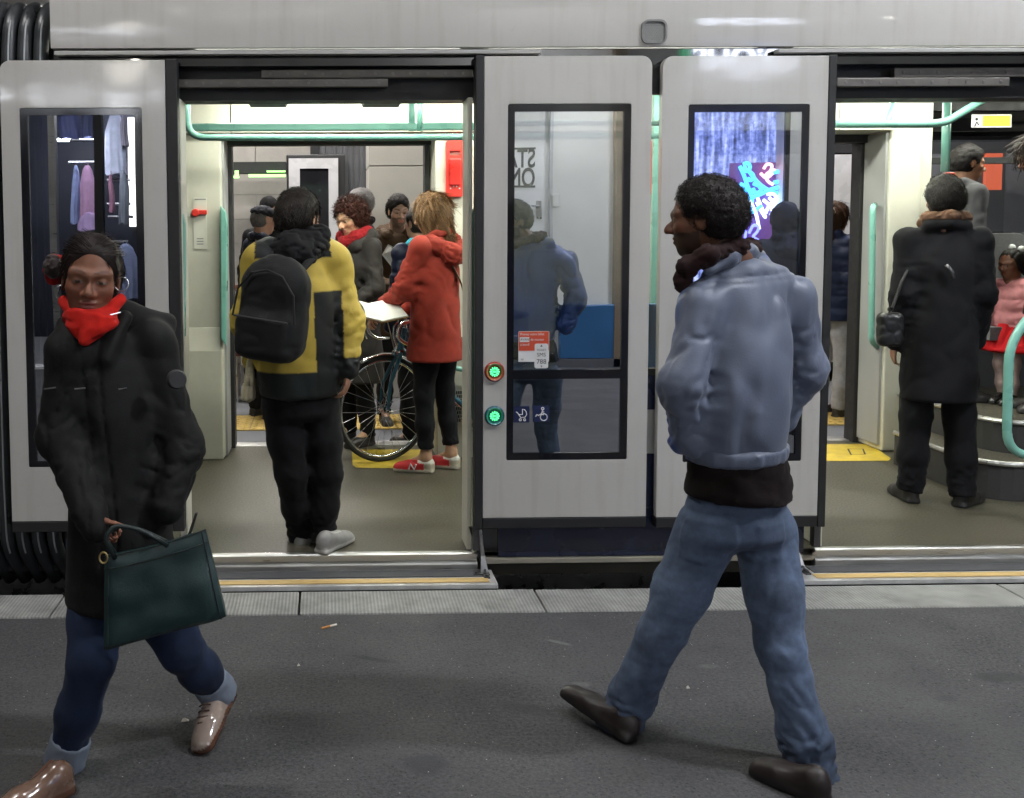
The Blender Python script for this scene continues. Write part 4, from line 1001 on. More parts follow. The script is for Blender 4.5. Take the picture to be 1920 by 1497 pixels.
class Solid:
    def __init__(s): s.ops = []
    def u(s, prim, k=.02): s.ops.append(("u", prim, k)); return s
    def sub(s, prim, k=.01): s.ops.append(("s", prim, k)); return s
    def cut(s, p, n): s.ops.append(("c", V(p), unit(n))); return s          # keep the side the normal points away from
    def disp(s, fn, band=.045): s.ops.append(("d", fn, band)); return s
    def chain(s, pts, rs, k=.03):
        for i in range(len(pts) - 1): s.u(Cone(pts[i], pts[i + 1], rs[i], rs[i + 1]), k)
        return s
    def mesh(s, h, fine=()):
        lo = np.min([o[1].lo for o in s.ops if o[0] == "u"], 0) - 3 * h - .02; hi = np.max([o[1].hi for o in s.ops if o[0] == "u"], 0) + 3 * h + .02
        ax = []
        for i in range(3):
            c, out = lo[i], []
            while c < hi[i]:
                out.append(c); st = h
                for (fl_, fh_, fs_) in fine:
                    if fl_[i] - h < c < fh_[i]: st = min(st, fs_)
                c += st
            ax.append(np.array(out))
        F = np.full([len(a) for a in ax], 10.0, dtype=np.float32)
        for o in s.ops:
            if o[0] in "us":
                mg = o[2] + 2.5 * h; sl = []
                for i in range(3):
                    a = max(0, np.searchsorted(ax[i], o[1].lo[i] - mg) - 1); b = min(len(ax[i]), np.searchsorted(ax[i], o[1].hi[i] + mg) + 1); sl.append(slice(a, b))
                if any(q.stop <= q.start for q in sl): continue
                x, y, z = ax[0][sl[0]].astype(np.float32)[:, None, None], ax[1][sl[1]].astype(np.float32)[None, :, None], ax[2][sl[2]].astype(np.float32)[None, None, :]
                d = o[1].d(x, y, z); A = F[tuple(sl)]; k = max(o[2], 1e-4)
                if o[0] == "u":
                    t = np.clip(.5 + .5 * (d - A) / k, 0, 1); F[tuple(sl)] = d + (A - d) * t - k * t * (1 - t)
                else:
                    d = -d; t = np.clip(.5 - .5 * (d - A) / k, 0, 1); F[tuple(sl)] = d + (A - d) * t + k * t * (1 - t)
            elif o[0] == "c":
                p, n = o[1], o[2]
                d = (ax[0][:, None, None] - p[0]) * n[0] + (ax[1][None, :, None] - p[1]) * n[1] + (ax[2][None, None, :] - p[2]) * n[2]
                F = np.maximum(F, d.astype(np.float32))
            else:
                w = np.abs(F) < o[2]; ii = np.nonzero(w)
                P_ = np.stack([ax[i][ii[i]] for i in range(3)], 1)
                F[w] += o[1](P_).astype(np.float32)
        return nets(F, ax)
def nets(F, ax):
    """naive surface nets on a rectilinear grid -> vertices, quads"""
    S = F < 0; nx, ny, nz = F.shape
    cs = [S[i:nx - 1 + i, j:ny - 1 + j, k:nz - 1 + k] for i in (0, 1) for j in (0, 1) for k in (0, 1)]
    anyc = np.zeros_like(cs[0]); allc = np.ones_like(cs[0])
    for c in cs: anyc |= c; allc &= c
    I, Jx, K = np.nonzero(anyc & ~allc); n = len(I)
    idx = np.full((nx - 1, ny - 1, nz - 1), -1, dtype=np.int64); idx[I, Jx, K] = np.arange(n)
    pos = np.zeros((n, 3)); cnt = np.zeros(n)
    cor = [(i, j, k) for i in (0, 1) for j in (0, 1) for k in (0, 1)]
    for a in range(8):
        for axis in range(3):
            if cor[a][axis]: continue
            b = list(cor[a]); b[axis] = 1
            fa = F[I + cor[a][0], Jx + cor[a][1], K + cor[a][2]]; fb = F[I + b[0], Jx + b[1], K + b[2]]
            m = (fa < 0) != (fb < 0)
            if not m.any(): continue
            t = (fa[m] / (fa[m] - fb[m] + 1e-12)).astype(np.float64)
            ij = (I[m] + cor[a][0], Jx[m] + cor[a][1], K[m] + cor[a][2])
            pt = np.stack([ax[q][ij[q]] for q in range(3)], 1)
            pt[:, axis] += t * (ax[axis][ij[axis] + 1] - ax[axis][ij[axis]])
            pos[m] += pt; cnt[m] += 1
    pos /= np.maximum(cnt, 1)[:, None]
    quads = []
    for axis in range(3):
        o1, o2 = (axis + 1) % 3, (axis + 2) % 3
        sl0, sl1 = [slice(None)] * 3, [slice(None)] * 3
        sl0[axis] = slice(0, -1); sl1[axis] = slice(1, None)
        A, B = S[tuple(sl0)], S[tuple(sl1)]; ch = A != B
        for q in (o1, o2):
            s_ = [slice(None)] * 3; s_[q] = 0; ch[tuple(s_)] = False; s_[q] = -1; ch[tuple(s_)] = False
        e = np.stack(np.nonzero(ch), 1)
        if len(e) == 0: continue
        def cell(da, db):
            c = e.copy(); c[:, o1] -= da; c[:, o2] -= db; return idx[c[:, 0], c[:, 1], c[:, 2]]
        q = np.stack([cell(0, 0), cell(1, 0), cell(1, 1), cell(0, 1)], 1)
        fl_ = A[e[:, 0], e[:, 1], e[:, 2]]
        q[~fl_] = q[~fl_][:, ::-1]
        quads.append(q)
    Q = np.concatenate(quads); Q = Q[(Q >= 0).all(1)]
    return pos, Q
def relax(v, q, it=1, lam=.5):
    for _ in range(it):
        acc = np.zeros_like(v); c = np.zeros(len(v))
        for i in range(4):
            a, b = q[:, i], q[:, (i + 1) % 4]
            np.add.at(acc, a, v[b]); np.add.at(c, a, 1); np.add.at(acc, b, v[a]); np.add.at(c, b, 1)
        v = v + lam * (acc / np.maximum(c, 1)[:, None] - v)
    return v
def npmesh(name, v, q, material, parent=None, base=None, colors=None):
    b = BASE[parent.name] if parent is not None else Vector(base)
    me = bpy.data.meshes.new(name); n = len(v); k = q.shape[1]
    me.vertices.add(n); me.vertices.foreach_set("co", (v - V(b)).astype(np.float32).ravel())
    me.loops.add(q.size); me.loops.foreach_set("vertex_index", q.astype(np.int32).ravel())
    me.polygons.add(len(q)); me.polygons.foreach_set("loop_start", np.arange(0, q.size, k, dtype=np.int32))
    me.polygons.foreach_set("use_smooth", np.ones(len(q), dtype=bool))
    if colors is not None:
        at = me.color_attributes.new("Col", 'FLOAT_COLOR', 'POINT')
        at.data.foreach_set("color", np.concatenate([colors, np.ones((n, 1))], 1).astype(np.float32).ravel())
    for mm in (material if isinstance(material, (list, tuple)) else [material]): me.materials.append(mm)
    me.update(calc_edges=True); me.validate()
    return link(name, me, parent, base)
def solid(name, S, h, material, parent=None, base=None, colfn=None, fine=(), rel=1):
    v, q = S.mesh(h, fine); v = relax(v, q, rel)
    return npmesh(name, v, q, material, parent, base, colfn(v) if colfn else None)

# displacement makers --------------------------------------------------------
def folds(amp, freq, dirv=None, seed=0, ridge=True, warp=.35, soft=False):
    """cloth folds: ridged noise, stretched along the given fold scale (x,y,z frequencies)"""
    fr = np.array(freq, float)
    def fn(p):
        q = p * fr; q = q + warp * np.stack([vnoise(p * 9 + 3, seed + 1), vnoise(p * 9 + 7, seed + 2), vnoise(p * 9 + 11, seed + 3)], 1)
        n = .72 * vnoise(q @ ROT[seed % 16], seed) + .42 * vnoise(q @ ROT[(seed + 5) % 16] * 1.9 + 5, seed + 40)
        if soft: return amp * (np.clip(1 - np.abs(n) * 1.5, 0, 1) ** 1.6 * 1.4 - .4)
        return amp * ((np.clip(1 - np.abs(n) * 2.6, 0, 1) ** 1.3 * 1.3 - .25) if ridge else n)
    return fn
def limb_folds(a, b, amp, n, rad, seed=0, skew=.8, lo=0., hi=1.):
    """wrinkles running round a limb between a and b"""
    a, b = V(a), V(b); L = np.linalg.norm(b - a); nn = (b - a) / L; s1 = unit(np.cross(nn, (0.3, 1, .2))); s2 = np.cross(nn, s1)
    def fn(p):
        q = p - a; t = (q @ nn) / L; x, y = q @ s1, q @ s2; r = np.sqrt(x * x + y * y)
        w = np.clip((rad - r) / (rad * .25), 0, 1) * np.clip((t - lo) * 8 + .5, 0, 1) * np.clip((hi - t) * 8 + .5, 0, 1)
        an = np.arctan2(y, x)
        ph = np.stack([t * n + skew * np.sin(an + seed), np.cos(an) * 1.1 + seed, np.sin(an) * 1.1], 1)
        v = .75 * vnoise(ph @ ROT[seed % 16], seed + 17) + .4 * vnoise(ph @ ROT[(seed + 3) % 16] * 2.1 + 4, seed + 27)
        return amp * (np.clip(1 - 2.3 * np.abs(v), 0, 1) ** 1.3 * 1.3 - .3) * w
    return fn
def puffs(amp, pitch, z0=0.):
    def fn(p): return -amp * (np.abs(np.sin(math.pi * (p[:, 2] - z0) / pitch)) ** .45 - .75) * 1.3
    return fn

# body parts -----------------------------------------------------------------
def frame_of(fwd, up=(0, 0, 1)):
    f = unit(fwd); r = unit(np.cross(f, V(up))); u = np.cross(r, f); return np.stack([r, f, u])      # rows: right, forward, up
class Head:
    def __init__(s, c, fwd, up=(0, 0, 1), h=.23): s.c, s.h = V(c), h; s.fr = frame_of(fwd, up)
    def p(s, x, y, z): return s.c + s.h * (x * s.fr[0] + y * s.fr[1] + z * s.fr[2])
    def loc(s, v): return ((v - s.c) @ s.fr.T) / s.h
    def E(s, x, y, z, rx, ry, rz): return Ell(s.p(x, y, z), np.array((rx, ry, rz)) * s.h, s.fr)
    def C(s, a, b, ra, rb): return Cone(s.p(*a), s.p(*b), ra * s.h, rb * s.h)
    def add(s, S, neck_to, female=False, nose=1.0):
        h = s.h
        S.u(s.E(0, -.07, .14, .315, .40, .36), .02 * h).u(s.E(0, .10, -.12, .265, .28, .36), .10 * h)
        S.u(s.E(0, .16, -.33, .19 if not female else .165, .20, .14), .08 * h).u(s.E(0, .27, -.42, .085, .075, .07), .06 * h)
        for sg in (-1, 1):
            S.u(s.E(sg * .165, .235, -.09, .10, .10, .09), .08 * h)
            S.u(s.C((sg * .20, .275, .085), (sg * .05, .350, .07), .04, .035), .09 * h)
        S.u(s.C((0, .355, .06), (0, .46 * nose, -.125), .032, .052), .05 * h)
        for sg in (-1, 1): S.u(s.E(sg * .052, .395, -.145, .042, .05, .036), .03 * h)
        for sg in (-1, 1): S.sub(s.E(sg * .135, .405, .0, .085, .065, .048), .07 * h)
        for sg in (-1, 1): S.u(s.E(sg * .132, .292, .0, .072, .068, .060), .015 * h)
        S.u(s.E(0, .372, -.238, .095, .035, .024), .03 * h).u(s.E(0, .362, -.292, .08, .04, .030), .03 * h)
        S.sub(s.E(0, .41, -.264, .10, .035, .008), .012 * h)
        for sg in (-1, 1):
            S.u(s.E(sg * .318, -.03, -.03, .032, .085, .135), .03 * h).sub(s.E(sg * .345, -.01, -.02, .018, .05, .08), .02 * h)
        S.u(Cone(s.p(0, -.10, -.22), neck_to, .235 * h, .27 * h), .10 * h)
    def colors(s, v, skin, brow=(.012, .009, .008), lips=None, beard=None, base=None):
        q = s.loc(v); col = np.tile(np.array(skin), (len(v), 1)); ax_ = np.abs(q[:, 0]); near = np.linalg.norm(q, axis=1) < .75
        lips = lips or tuple(np.array(skin) * np.array((.85, .50, .50)))
        def put(mask, c, a=1.0):
            m = (mask & near).astype(float)[:, None] * a; col[:] = col * (1 - m) + np.array(c) * m
        put((ax_ > .05) & (q[:, 1] > .2) & (q[:, 2] < -.02) & (q[:, 2] > -.2), np.array(skin) * np.array((1.12, .88, .86)), .5)
        if beard is not None: put((q[:, 1] > .02) & (q[:, 2] < -.17) & ~((ax_ < .09) & (np.abs(q[:, 2] + .262) < .05)), beard, .75)
        put((((ax_ / .1) ** 2 + ((q[:, 2] + .264) / .052) ** 2) < 1) & (q[:, 1] > .33), lips)
        e = ((ax_ - .132) / .075) ** 2 + (q[:, 2] / .032) ** 2
        e = ((ax_ - .132) / .062) ** 2 + ((q[:, 2] + .004) / .016) ** 2
        put((e < 1) & (q[:, 1] > .26), (.17, .14, .125)); put((e < 1) & ((ax_ - .132) ** 2 + q[:, 2] ** 2 < .027 ** 2) & (q[:, 1] > .26), (.02, .012, .008))
        put((e >= 1) & (e < 1.7) & (q[:, 1] > .25) & (q[:, 2] > -.005), np.array(skin) * .4, .6)
        bz = .098 + .03 * np.sin(np.clip((ax_ - .05) / .18, 0, 1) * 2.2)
        put((ax_ > .05) & (ax_ < .215) & (np.abs(q[:, 2] - bz) < .015) & (q[:, 1] > .2), brow, .65)
        return col
def hand(S, wrist, dirv, palm_n, thumb_side, size=.18, curl=.5, spread=.12):
    """palm and five separate bent fingers; palm_n points out of the palm, thumb_side towards the thumb"""
    d = unit(dirv); n = unit(V(palm_n) - d * (V(palm_n) @ d)); t = unit(V(thumb_side) - d * (V(thumb_side) @ d) - n * (V(thumb_side) @ n)); s = size; w = V(wrist)
    kn = w + d * .50 * s
    S.u(ECone(w + d * .06 * s, w + d * .42 * s, (.17 * s, .10 * s), (.215 * s, .085 * s), t), .05 * s)
    for i, (off, ln) in enumerate(((.165, .42), (.055, .47), (-.055, .44), (-.16, .35))):
        b = kn + t * off * s - d * (.03 * s if i in (0, 3) else 0); a0 = curl * .7; p = b; dr = unit(d + t * off * spread * 6); r = .048 * s
        ang = 0
        for seg, fr_ in ((.45, a0 * .8), (.30, a0 * 1.25), (.25, a0 * .9)):
            ang += fr_; dd = dr * math.cos(ang) + n * math.sin(ang); p2 = p + dd * ln * s * seg
            S.u(Cone(p, p2, r, r * .93), .012 * s); p = p2; r *= .92
    b = w + d * .14 * s + t * .16 * s; dd = unit(d * .7 + t * .75 + n * .25); p = b
    for seg, r0, r1 in ((.20, .065, .055), (.17, .053, .048), (.13, .047, .036)):
        p2 = p + dd * seg * s; S.u(Cone(p, p2, r0 * s, r1 * s), .02 * s); p = p2; dd = unit(dd + n * curl * .35 + d * .25 - t * .1)
def strands(name, v, q, n, flow, length, width, material, parent, seed=0, lift=.25, wave=.0, segs=4, keep=None, jit=.25, colvar=.35, basecol=(.05, .03, .02)):
    """loose hair laid on a scalp surface: thin ribbons following a flow"""
    rg = np.random.RandomState(seed)
    tri = v[q[:, :3]]; nr = np.cross(tri[:, 1] - tri[:, 0], tri[:, 2] - tri[:, 0]); ar = np.linalg.norm(nr, axis=1); nr = nr / (ar[:, None] + 1e-12)
    cen = v[q].mean(1)
    w = ar.copy()
    if keep is not None: w = w * keep(cen)
    pick = rg.choice(len(q), n, p=w / w.sum()); P_ = cen[pick] + rg.randn(n, 3) * .002; N_ = nr[pick]
    D = flow(P_); D = D + rg.randn(n, 3) * jit; D -= N_ * (D * N_).sum(1)[:, None]; D /= np.linalg.norm(D, axis=1)[:, None] + 1e-9
    L = length * (.6 + .8 * rg.rand(n)); side = np.cross(D, N_); ph = rg.rand(n) * 6.28; W_ = width * (.6 + .8 * rg.rand(n))
    vs_ = np.zeros((n, segs + 1, 2, 3))
    for s_ in range(segs + 1):
        t = s_ / segs; c = P_ + D * (L * t)[:, None] + N_ * (L * lift * (t - .8 * t * t) + .0015)[:, None] + side * (np.sin(ph + t * 5) * wave * t)[:, None]
        ww = (W_ * (1 - .75 * t))[:, None]; tl = side + N_ * .4
        vs_[:, s_, 0] = c - tl * ww; vs_[:, s_, 1] = c + tl * ww
    base = (np.arange(n) * (segs + 1) * 2)[:, None]; Q = []
    for s_ in range(segs):
        o = s_ * 2; Q.append(base + np.array([[o, o + 1, o + 3, o + 2]]))
    Q = np.concatenate(Q); cv = np.repeat(np.array(basecol)[None] * (1 + colvar * (rg.rand(n, 1) * 2 - 1)), (segs + 1) * 2, 0)
    return npmesh(name, vs_.reshape(-1, 3), Q, material, parent, colors=cv)

def skin_mat(name): return mat("skin_" + name, (1, 1, 1), .48, var=.08, vscale=60, bump=.06, bscale=350, attr=True, trans=.08, rvar=.08, spec=.35)
M_SKIN = skin_mat("all")
M_HAIR = mat("hair", (1, 1, 1), .55, var=.25, vscale=120, attr=True, rvar=.05, spec=.22)
M_ATT = mat("garment_coloured", (1, 1, 1), .8, var=.10, vscale=40, bump=.12, bscale=350, attr=True, sheen=.15)
M_SHOE = mat("shoe_coloured", (1, 1, 1), .45, var=.12, vscale=30, bump=.05, attr=True)
M_SHOEGL = mat("shoe_patent", (1, 1, 1), .22, var=.08, vscale=30, bump=.03, attr=True, coat=.7, coat_rough=.06)
def cloth(name, col, rough=.85, var=.14, vscale=25, bump=.15, bscale=400, sheen=.03, spec=.18, **k): return mat("cloth_" + name, col, rough, spec=spec, var=var, vscale=vscale, bump=bump, bscale=bscale, sheen=sheen, **k)

class Person:
    """joints (world points) -> one body mesh, with clothes and hair as its children"""
    def __init__(s, label, base, group=None): s.label, s.base, s.group = label, Vector(base), group
    def body(s, head, jt, skin, h=.014, hands=(), scale=1.0, headres=.0045, handres=.005, female=False, brow=(.012, .009, .008), lips=None, beard=None, bare=()):
        """jt: dict of joints; hands: list of dicts for hand()"""
        S = Solid(); k = scale; s.head = head
        side = V(jt["shR"]) - V(jt["shL"]); ch = V(jt["chest"]); pe = V(jt["pelvis"]); nk = V(jt["neck"])
        S.u(ECone(ch, pe, (.085 * k, .055 * k), (.09 * k, .06 * k), side), .03).u(ECone(nk - (0, 0, .05 * k), ch, (.06 * k, .05 * k), (.085 * k, .055 * k), side), .03)
        for e in "LR":
            S.chain([jt["sh" + e], jt["el" + e], jt["wr" + e]], [.036 * k, .030 * k, .025 * k], .02)
            S.chain([jt["hip" + e], jt["kn" + e], jt["an" + e]], [.062 * k, .042 * k, .033 * k], .02)
            if ("toe" + e) in jt: S.u(Cone(jt["an" + e], jt["toe" + e], .032 * k, .026 * k), .03)
        head.add(S, nk, female)
        fine = [(head.c - head.h * .62, head.c + head.h * .62, headres)]
        for hd in hands:
            hand(S, **hd); w = V(hd["wrist"]); sz_ = hd.get("size", .18); fine.append((w - sz_ * .2, w + unit(hd["dirv"]) * sz_ * .5 + sz_ * .55, handres))
        s.root = solid("person", S, h, M_SKIN, base=s.base, fine=fine, rel=2, colfn=lambda v: head.colors(v, skin, brow, lips, beard))
        tag(s.root, s.label, "person", s.group)
        return s
    def part(s, name, S, h, material, colfn=None, rel=1, label=None):
        o = solid(name, S, h, material, s.root, colfn=colfn, rel=rel)
        if label: o["label"] = label
        return o
    def hair(s, S, h, col, n, flow, length, width=.0016, seed=1, disp=None, name="hair", strand=True, **k):
        if disp: S.disp(disp)
        v, q = S.mesh(h); v = relax(v, q, 1); rg = np.random.RandomState(seed)
        cv = np.array(col)[None] * (1 + .25 * vnoise(v * 90, seed)[:, None])
        o = npmesh(name, v, q, M_HAIR, s.root, colors=cv)
        if strand and n: strands("hair_strands", v, q, n, flow, length, width, M_HAIR, o, seed, basecol=col, **k)["kind"] = "stuff"
        return o
    def short_hair(s, col, n=2500, grow=1.0, face=.40, nape=-.30, length=.02, curl=False, res=.006, seed=1, rough=.005, **k):
        H = s.head; S = Solid().u(H.E(0, -.085, .155, .355 * grow, .44 * grow, .395 * grow), .01).u(H.E(0, -.20, -.08, .31 * grow, .28 * grow, .27), .06)
        S.sub(H.E(0, face, -.16, .36, .36, .46), .03).cut(H.p(0, -.2, nape), -H.fr[2])
        for sg in (-1, 1): S.sub(H.E(sg * .36, -.02, -.06, .08, .10, .15), .02)
        S.disp(folds(rough, (40, 40, 40), seed=seed, ridge=False, warp=.6))
        f = H.fr
        def flow(P_): q = H.loc(P_); return -f[2][None] * 1.0 * (q[:, 2:3] < .3) - f[1][None] * .6 + f[0][None] * np.sign(q[:, :1]) * .3
        return s.hair(S, res, col, n, flow, length, seed=seed, **k)
def shoe(P, name, heel, toe, up, col, sole, mt=None, w=.045, hh=.075, solet=.022, extra=None, res=.005, collar=None):
    """one shoe from heel to toe standing on the plane through both, 'up' away from the sole"""
    a, b = V(heel), V(toe); d = unit(b - a); u = unit(V(up) - d * (V(up) @ d)); r = np.cross(d, u); L = np.linalg.norm(b - a); fr = np.stack([r, d, u])
    S = Solid()
    S.u(Ell(a + d * .17 * L + u * .042, (w * .78, .17 * L, hh * .72), fr), .02).u(Ell(a + d * .66 * L + u * .026, (w, .26 * L, hh * .48), fr), .03)
    S.u(Cone(a + d * .22 * L + u * .055, a + d * .60 * L + u * .030, w * .68, w * .80), .03).u(Ell(a + d * .87 * L + u * .016, (w * .80, .13 * L, hh * .36), fr), .03)
    S.u(RBox(a + d * .5 * L + u * .008, (w * .80, L * .47, .012), fr, .01), .02)
    S.cut(a - u * .002, -u)
    def cf(v):
        q = (v - a) @ fr.T; c = np.tile(np.array(col), (len(v), 1)); m = q[:, 2] < solet; c[m] = np.array(sole)
        if extra is not None: c = extra(q / np.array([w, L, hh]), c, m)
        return c
    return P.part(name, S, res, mt or M_SHOE, cf)
# ------------------------------------------------------------------ clothes
def torso_solid(st, side, k=.05):
    """st: list of (point, half width, half depth) from neck to hem"""
    return Solid().u(Loft([(p, a * 1.06, b * 1.06) for p, a, b in st], side), .01)
def sleeves(S, jt, r, k=.05, which="LR"):
    for e in which: S.chain([jt["sh" + e], jt["el" + e], jt["wr" + e]], r, k)
    return S
def arm_folds(S, jt, amp, rad, n=7, which="LR", seed=3):
    for i, e in enumerate(which):
        S.disp(limb_folds(jt["sh" + e], jt["el" + e], amp * .8, n, rad, seed + i, lo=.35)); S.disp(limb_folds(jt["el" + e], jt["wr" + e], amp, n, rad, seed + 5 + i, lo=-.1, hi=1.1))
    return S
def trousers(P, jt, r, mt, waist, h=.010, amp=.006, n=8, seed=2, hem=0., name="trousers", sidev=None, colfn=None, extra=None):
    side = V(jt["shR"]) - V(jt["shL"]) if sidev is None else V(sidev)
    S = Solid().u(ECone(waist[0], waist[1], waist[2], waist[3], side, cap=.4), .05)
    for e in "LR":
        hp, kn, an = V(jt["hip" + e]), V(jt["kn" + e]), V(jt["an" + e]); end = an + unit(an - kn) * hem
        S.chain([hp, hp * .45 + kn * .55, kn, kn * .45 + end * .55, end], [r[0], r[0] * .45 + r[1] * .6, r[1], (r[1] + r[2]) * .5, r[2]], .035)
    for i, e in enumerate("LR"):
        hp, kn, an = V(jt["hip" + e]), V(jt["kn" + e]), V(jt["an" + e])
        S.disp(limb_folds(hp, kn, amp * .45, n * .5, r[0] * 1.7, seed + i, 1.6)); S.disp(limb_folds(kn, an, amp * .55, n * .7, r[1] * 1.8, seed + 4 + i, 1.4, lo=-.12, hi=1.2)); S.disp(limb_folds(kn, an, amp * 1.1, n * 1.5, r[1] * 1.8, seed + 8 + i, .8, lo=.66, hi=1.3))
    if extra: S.disp(extra)
    for e in "LR":
        an = V(jt["an" + e]); d = unit(an - V(jt["kn" + e])); end = an + d * hem
        S.ops.append(("c2", end, d, .16))
    return P.part(name, S, h, mt, colfn)
_mesh0 = Solid.mesh
def _mesh(s, h, fine=()):                      # local end cuts: cut only within a radius of the point
    loc = [o for o in s.ops if o[0] == "c2"]
    if loc:
        s.ops = [o for o in s.ops if o[0] != "c2"]
        for o in loc: s.sub(Ell(V(o[1]) + o[2] * o[3], (o[3], o[3], o[3])), .004)
    return _mesh0(s, h, fine)
Solid.mesh = _mesh
def joints(d): return {k: V(J(*v)) for k, v in d.items()}
def wrap(P, name, pts, rs, mt, h=.006, amp=.006, seed=9, k=.02, close=False):
    S = Solid().chain([V(p) for p in pts] + ([V(pts[0])] if close else []), list(rs) + ([rs[0]] if close else []), k).disp(folds(amp, (30, 30, 45), seed=seed))
    return P.part(name, S, h, mt)

M_JEANS = mat("denim_mid", (.045, .095, .20), .85, var=.30, vscale=9, bump=.15, bscale=500, sheen=.2, detail=6)
M_JEANSD = mat("denim_dark", (.013, .022, .050), .85, var=.35, vscale=9, bump=.15, bscale=500, sheen=.03, spec=.2, detail=6)
M_BLKCL = cloth("black", (.008, .008, .009), sheen=.02)
DK = (.012, .009, .008)

# ------------------------------------------------------------------ woman with the red scarf walking at left
jt = joints(dict(neck=(180, 612, 2.94), chest=(212, 760, 2.93), pelvis=(225, 1010, 2.95), shL=(128, 660, 2.87), shR=(292, 655, 3.0), elL=(112, 815, 2.85), wrL=(168, 962, 2.74),
                 elR=(340, 840, 2.96), wrR=(312, 950, 2.86), hipL=(195, 1070, 2.95), hipR=(280, 1080, 3.0), knL=(172, 1240, 2.82), knR=(338, 1215, 2.97), anL=(122, 1425, 2.86), anR=(410, 1298, 3.10)))
heelL = V(JZ(138, 1478, .0)); toeL = heelL + .255 * unit((-.72, -.69, 0)); toeR = V(JZ(378, 1416, .0)); heelR = V(J(434, 1300, 3.14))
jt["toeL"] = heelL * .4 + toeL * .6 + (0, 0, .03); jt["toeR"] = heelR * .4 + toeR * .6 + (-.01, -.03, .03)
P = Person("woman in a black hooded coat and red scarf walking past the left door", JZ(230, 1440, 0))
hd = Head(J(171, 523, 2.92), (.17, -1, -.06), (.10, 0, 1), .248)
skin = (.20, .085, .050)
P.body(hd, jt, skin, hands=[dict(wrist=jt["wrL"], dirv=(.55, -.15, -1), palm_n=(.6, .75, .3), thumb_side=(.7, -.7, .2), curl=1.25, size=.155)], female=True, headres=.0036, lips=(.19, .06, .045), brow=(.05, .022, .015))
P.short_hair((.014, .008, .007), 1500, .97, face=.47, nape=-.36, length=.05, res=.005, rough=.0015, lift=.0, jit=.05, width=.0012)
H = hd
bun = Solid().u(Ell(J(100, 500, 3.02), (.030, .04, .038)), .01).disp(folds(.006, (60, 60, 60), seed=4)); P.part("hair_bun", bun, .005, M_ATT, lambda v: np.tile((.02, .01, .008), (len(v), 1)))
wrap(P, "red_hair_wrap", [J(100, 488, 3.04), J(94, 506, 3.03), J(100, 524, 3.04), J(114, 520, 3.05), J(116, 492, 3.05)], [.016, .019, .016, .015, .015], cloth("redwrap", (.26, .010, .010)), amp=.004, close=True)
side = V(jt["shR"]) - V(jt["shL"])
S = torso_solid([(J(188, 632, 2.95), .10, .085), (J(208, 735, 2.94), .135, .105), (J(220, 900, 2.94), .138, .12), (J(226, 1010, 2.94), .148, .145), (J(230, 1120, 2.94), .160, .165)], side, .05)
for e, pp in (("L", (140, 640, 2.90)), ("R", (285, 636, 2.98))): S.u(Cone(J(*pp), jt["sh" + e], .058, .062), .05)
sleeves(S, jt, [.064, .066, .052], .04); S.u(Cone(jt["wrL"], jt["wrL"] + unit(jt["wrL"] - jt["elL"]) * .045, .050, .046), .02)
S.u(Cone(J(235, 592, 3.02), J(312, 606, 3.06), .042, .032), .04).u(Cone(J(150, 605, 3.02), J(235, 592, 3.04), .04, .045), .04).u(Cone(J(232, 596, 2.93), J(196, 672, 2.85), .026, .022), .03).u(Cone(J(122, 608, 2.93), J(146, 676, 2.84), .022, .022), .03)
arm_folds(S, jt, .006, .13, 4)
S.disp(folds(.005, (4, 4, 2.5), seed=31, soft=True)).disp(folds(.0015, (6, 6, 11), seed=33))
zx = lambda p: J(168, 700, 2.82).x + (J(205, 1000, 2.8).x - J(168, 700, 2.82).x) * np.clip((J(168, 700, 2.82).z - p[:, 2]) / .47, 0, 1)
S.disp(lambda p: (p[:, 1] < jt["chest"][1] - .03) * (.006 * np.exp(-((p[:, 0] - zx(p) - .022) / .004) ** 2) + .005 * np.exp(-((p[:, 0] - zx(p) + .022) / .004) ** 2))); S.cut(J(230, 1118, 2.96), (0, 0, -1))
coat = P.part("coat", S, .0068, mat("coat_nylon", (.008, .008, .0078), .72, var=.2, vscale=12, bump=.10, bscale=220, sheen=.02, rvar=.1, spec=.2))
pch = V(J(332, 712, 2.84)); MB().lathe(pch, (.35, -1, .1), [(.001, .006), (.024, .006), (.028, .0), (.028, -.02)], 20).build("arm_badge", mat("badge_grey", (.030, .030, .032), .6), P.root, smooth=True)
for a_, b_ in (((203, 592, 2.83), (226, 586, 2.86)), ((82, 730, 2.745), (104, 727, 2.735)), ((140, 730, 2.775), (160, 728, 2.77)), ((222, 730, 2.785), (238, 728, 2.79))):
    MB().tube([J(*a_), J(*b_)], .0022, 6).build("zip_pull", M_STEEL, P.root)
S = Solid().u(Ell(J(174, 604, 2.92), (.083, .078, .036)), .02).u(ECone(J(171, 596, 2.842), J(156, 644, 2.812), (.072, .034), (.016, .018), (1, 0, 0)), .03).u(Cone(J(120, 566, 2.92), J(160, 612, 2.84), .018, .028), .03).u(Cone(J(226, 560, 2.92), J(184, 606, 2.84), .018, .028), .03)
S.disp(folds(.0045, (9, 9, 22), seed=12)); P.part("scarf", S, .0045, cloth("scarf_red", (.55, .016, .010), bscale=250))
trousers(P, jt, (.095, .066, .055), M_JEANSD, (J(222, 1000, 2.95), J(228, 1090, 2.95), (.155, .12), (.15, .12)), amp=.006, hem=-.03)
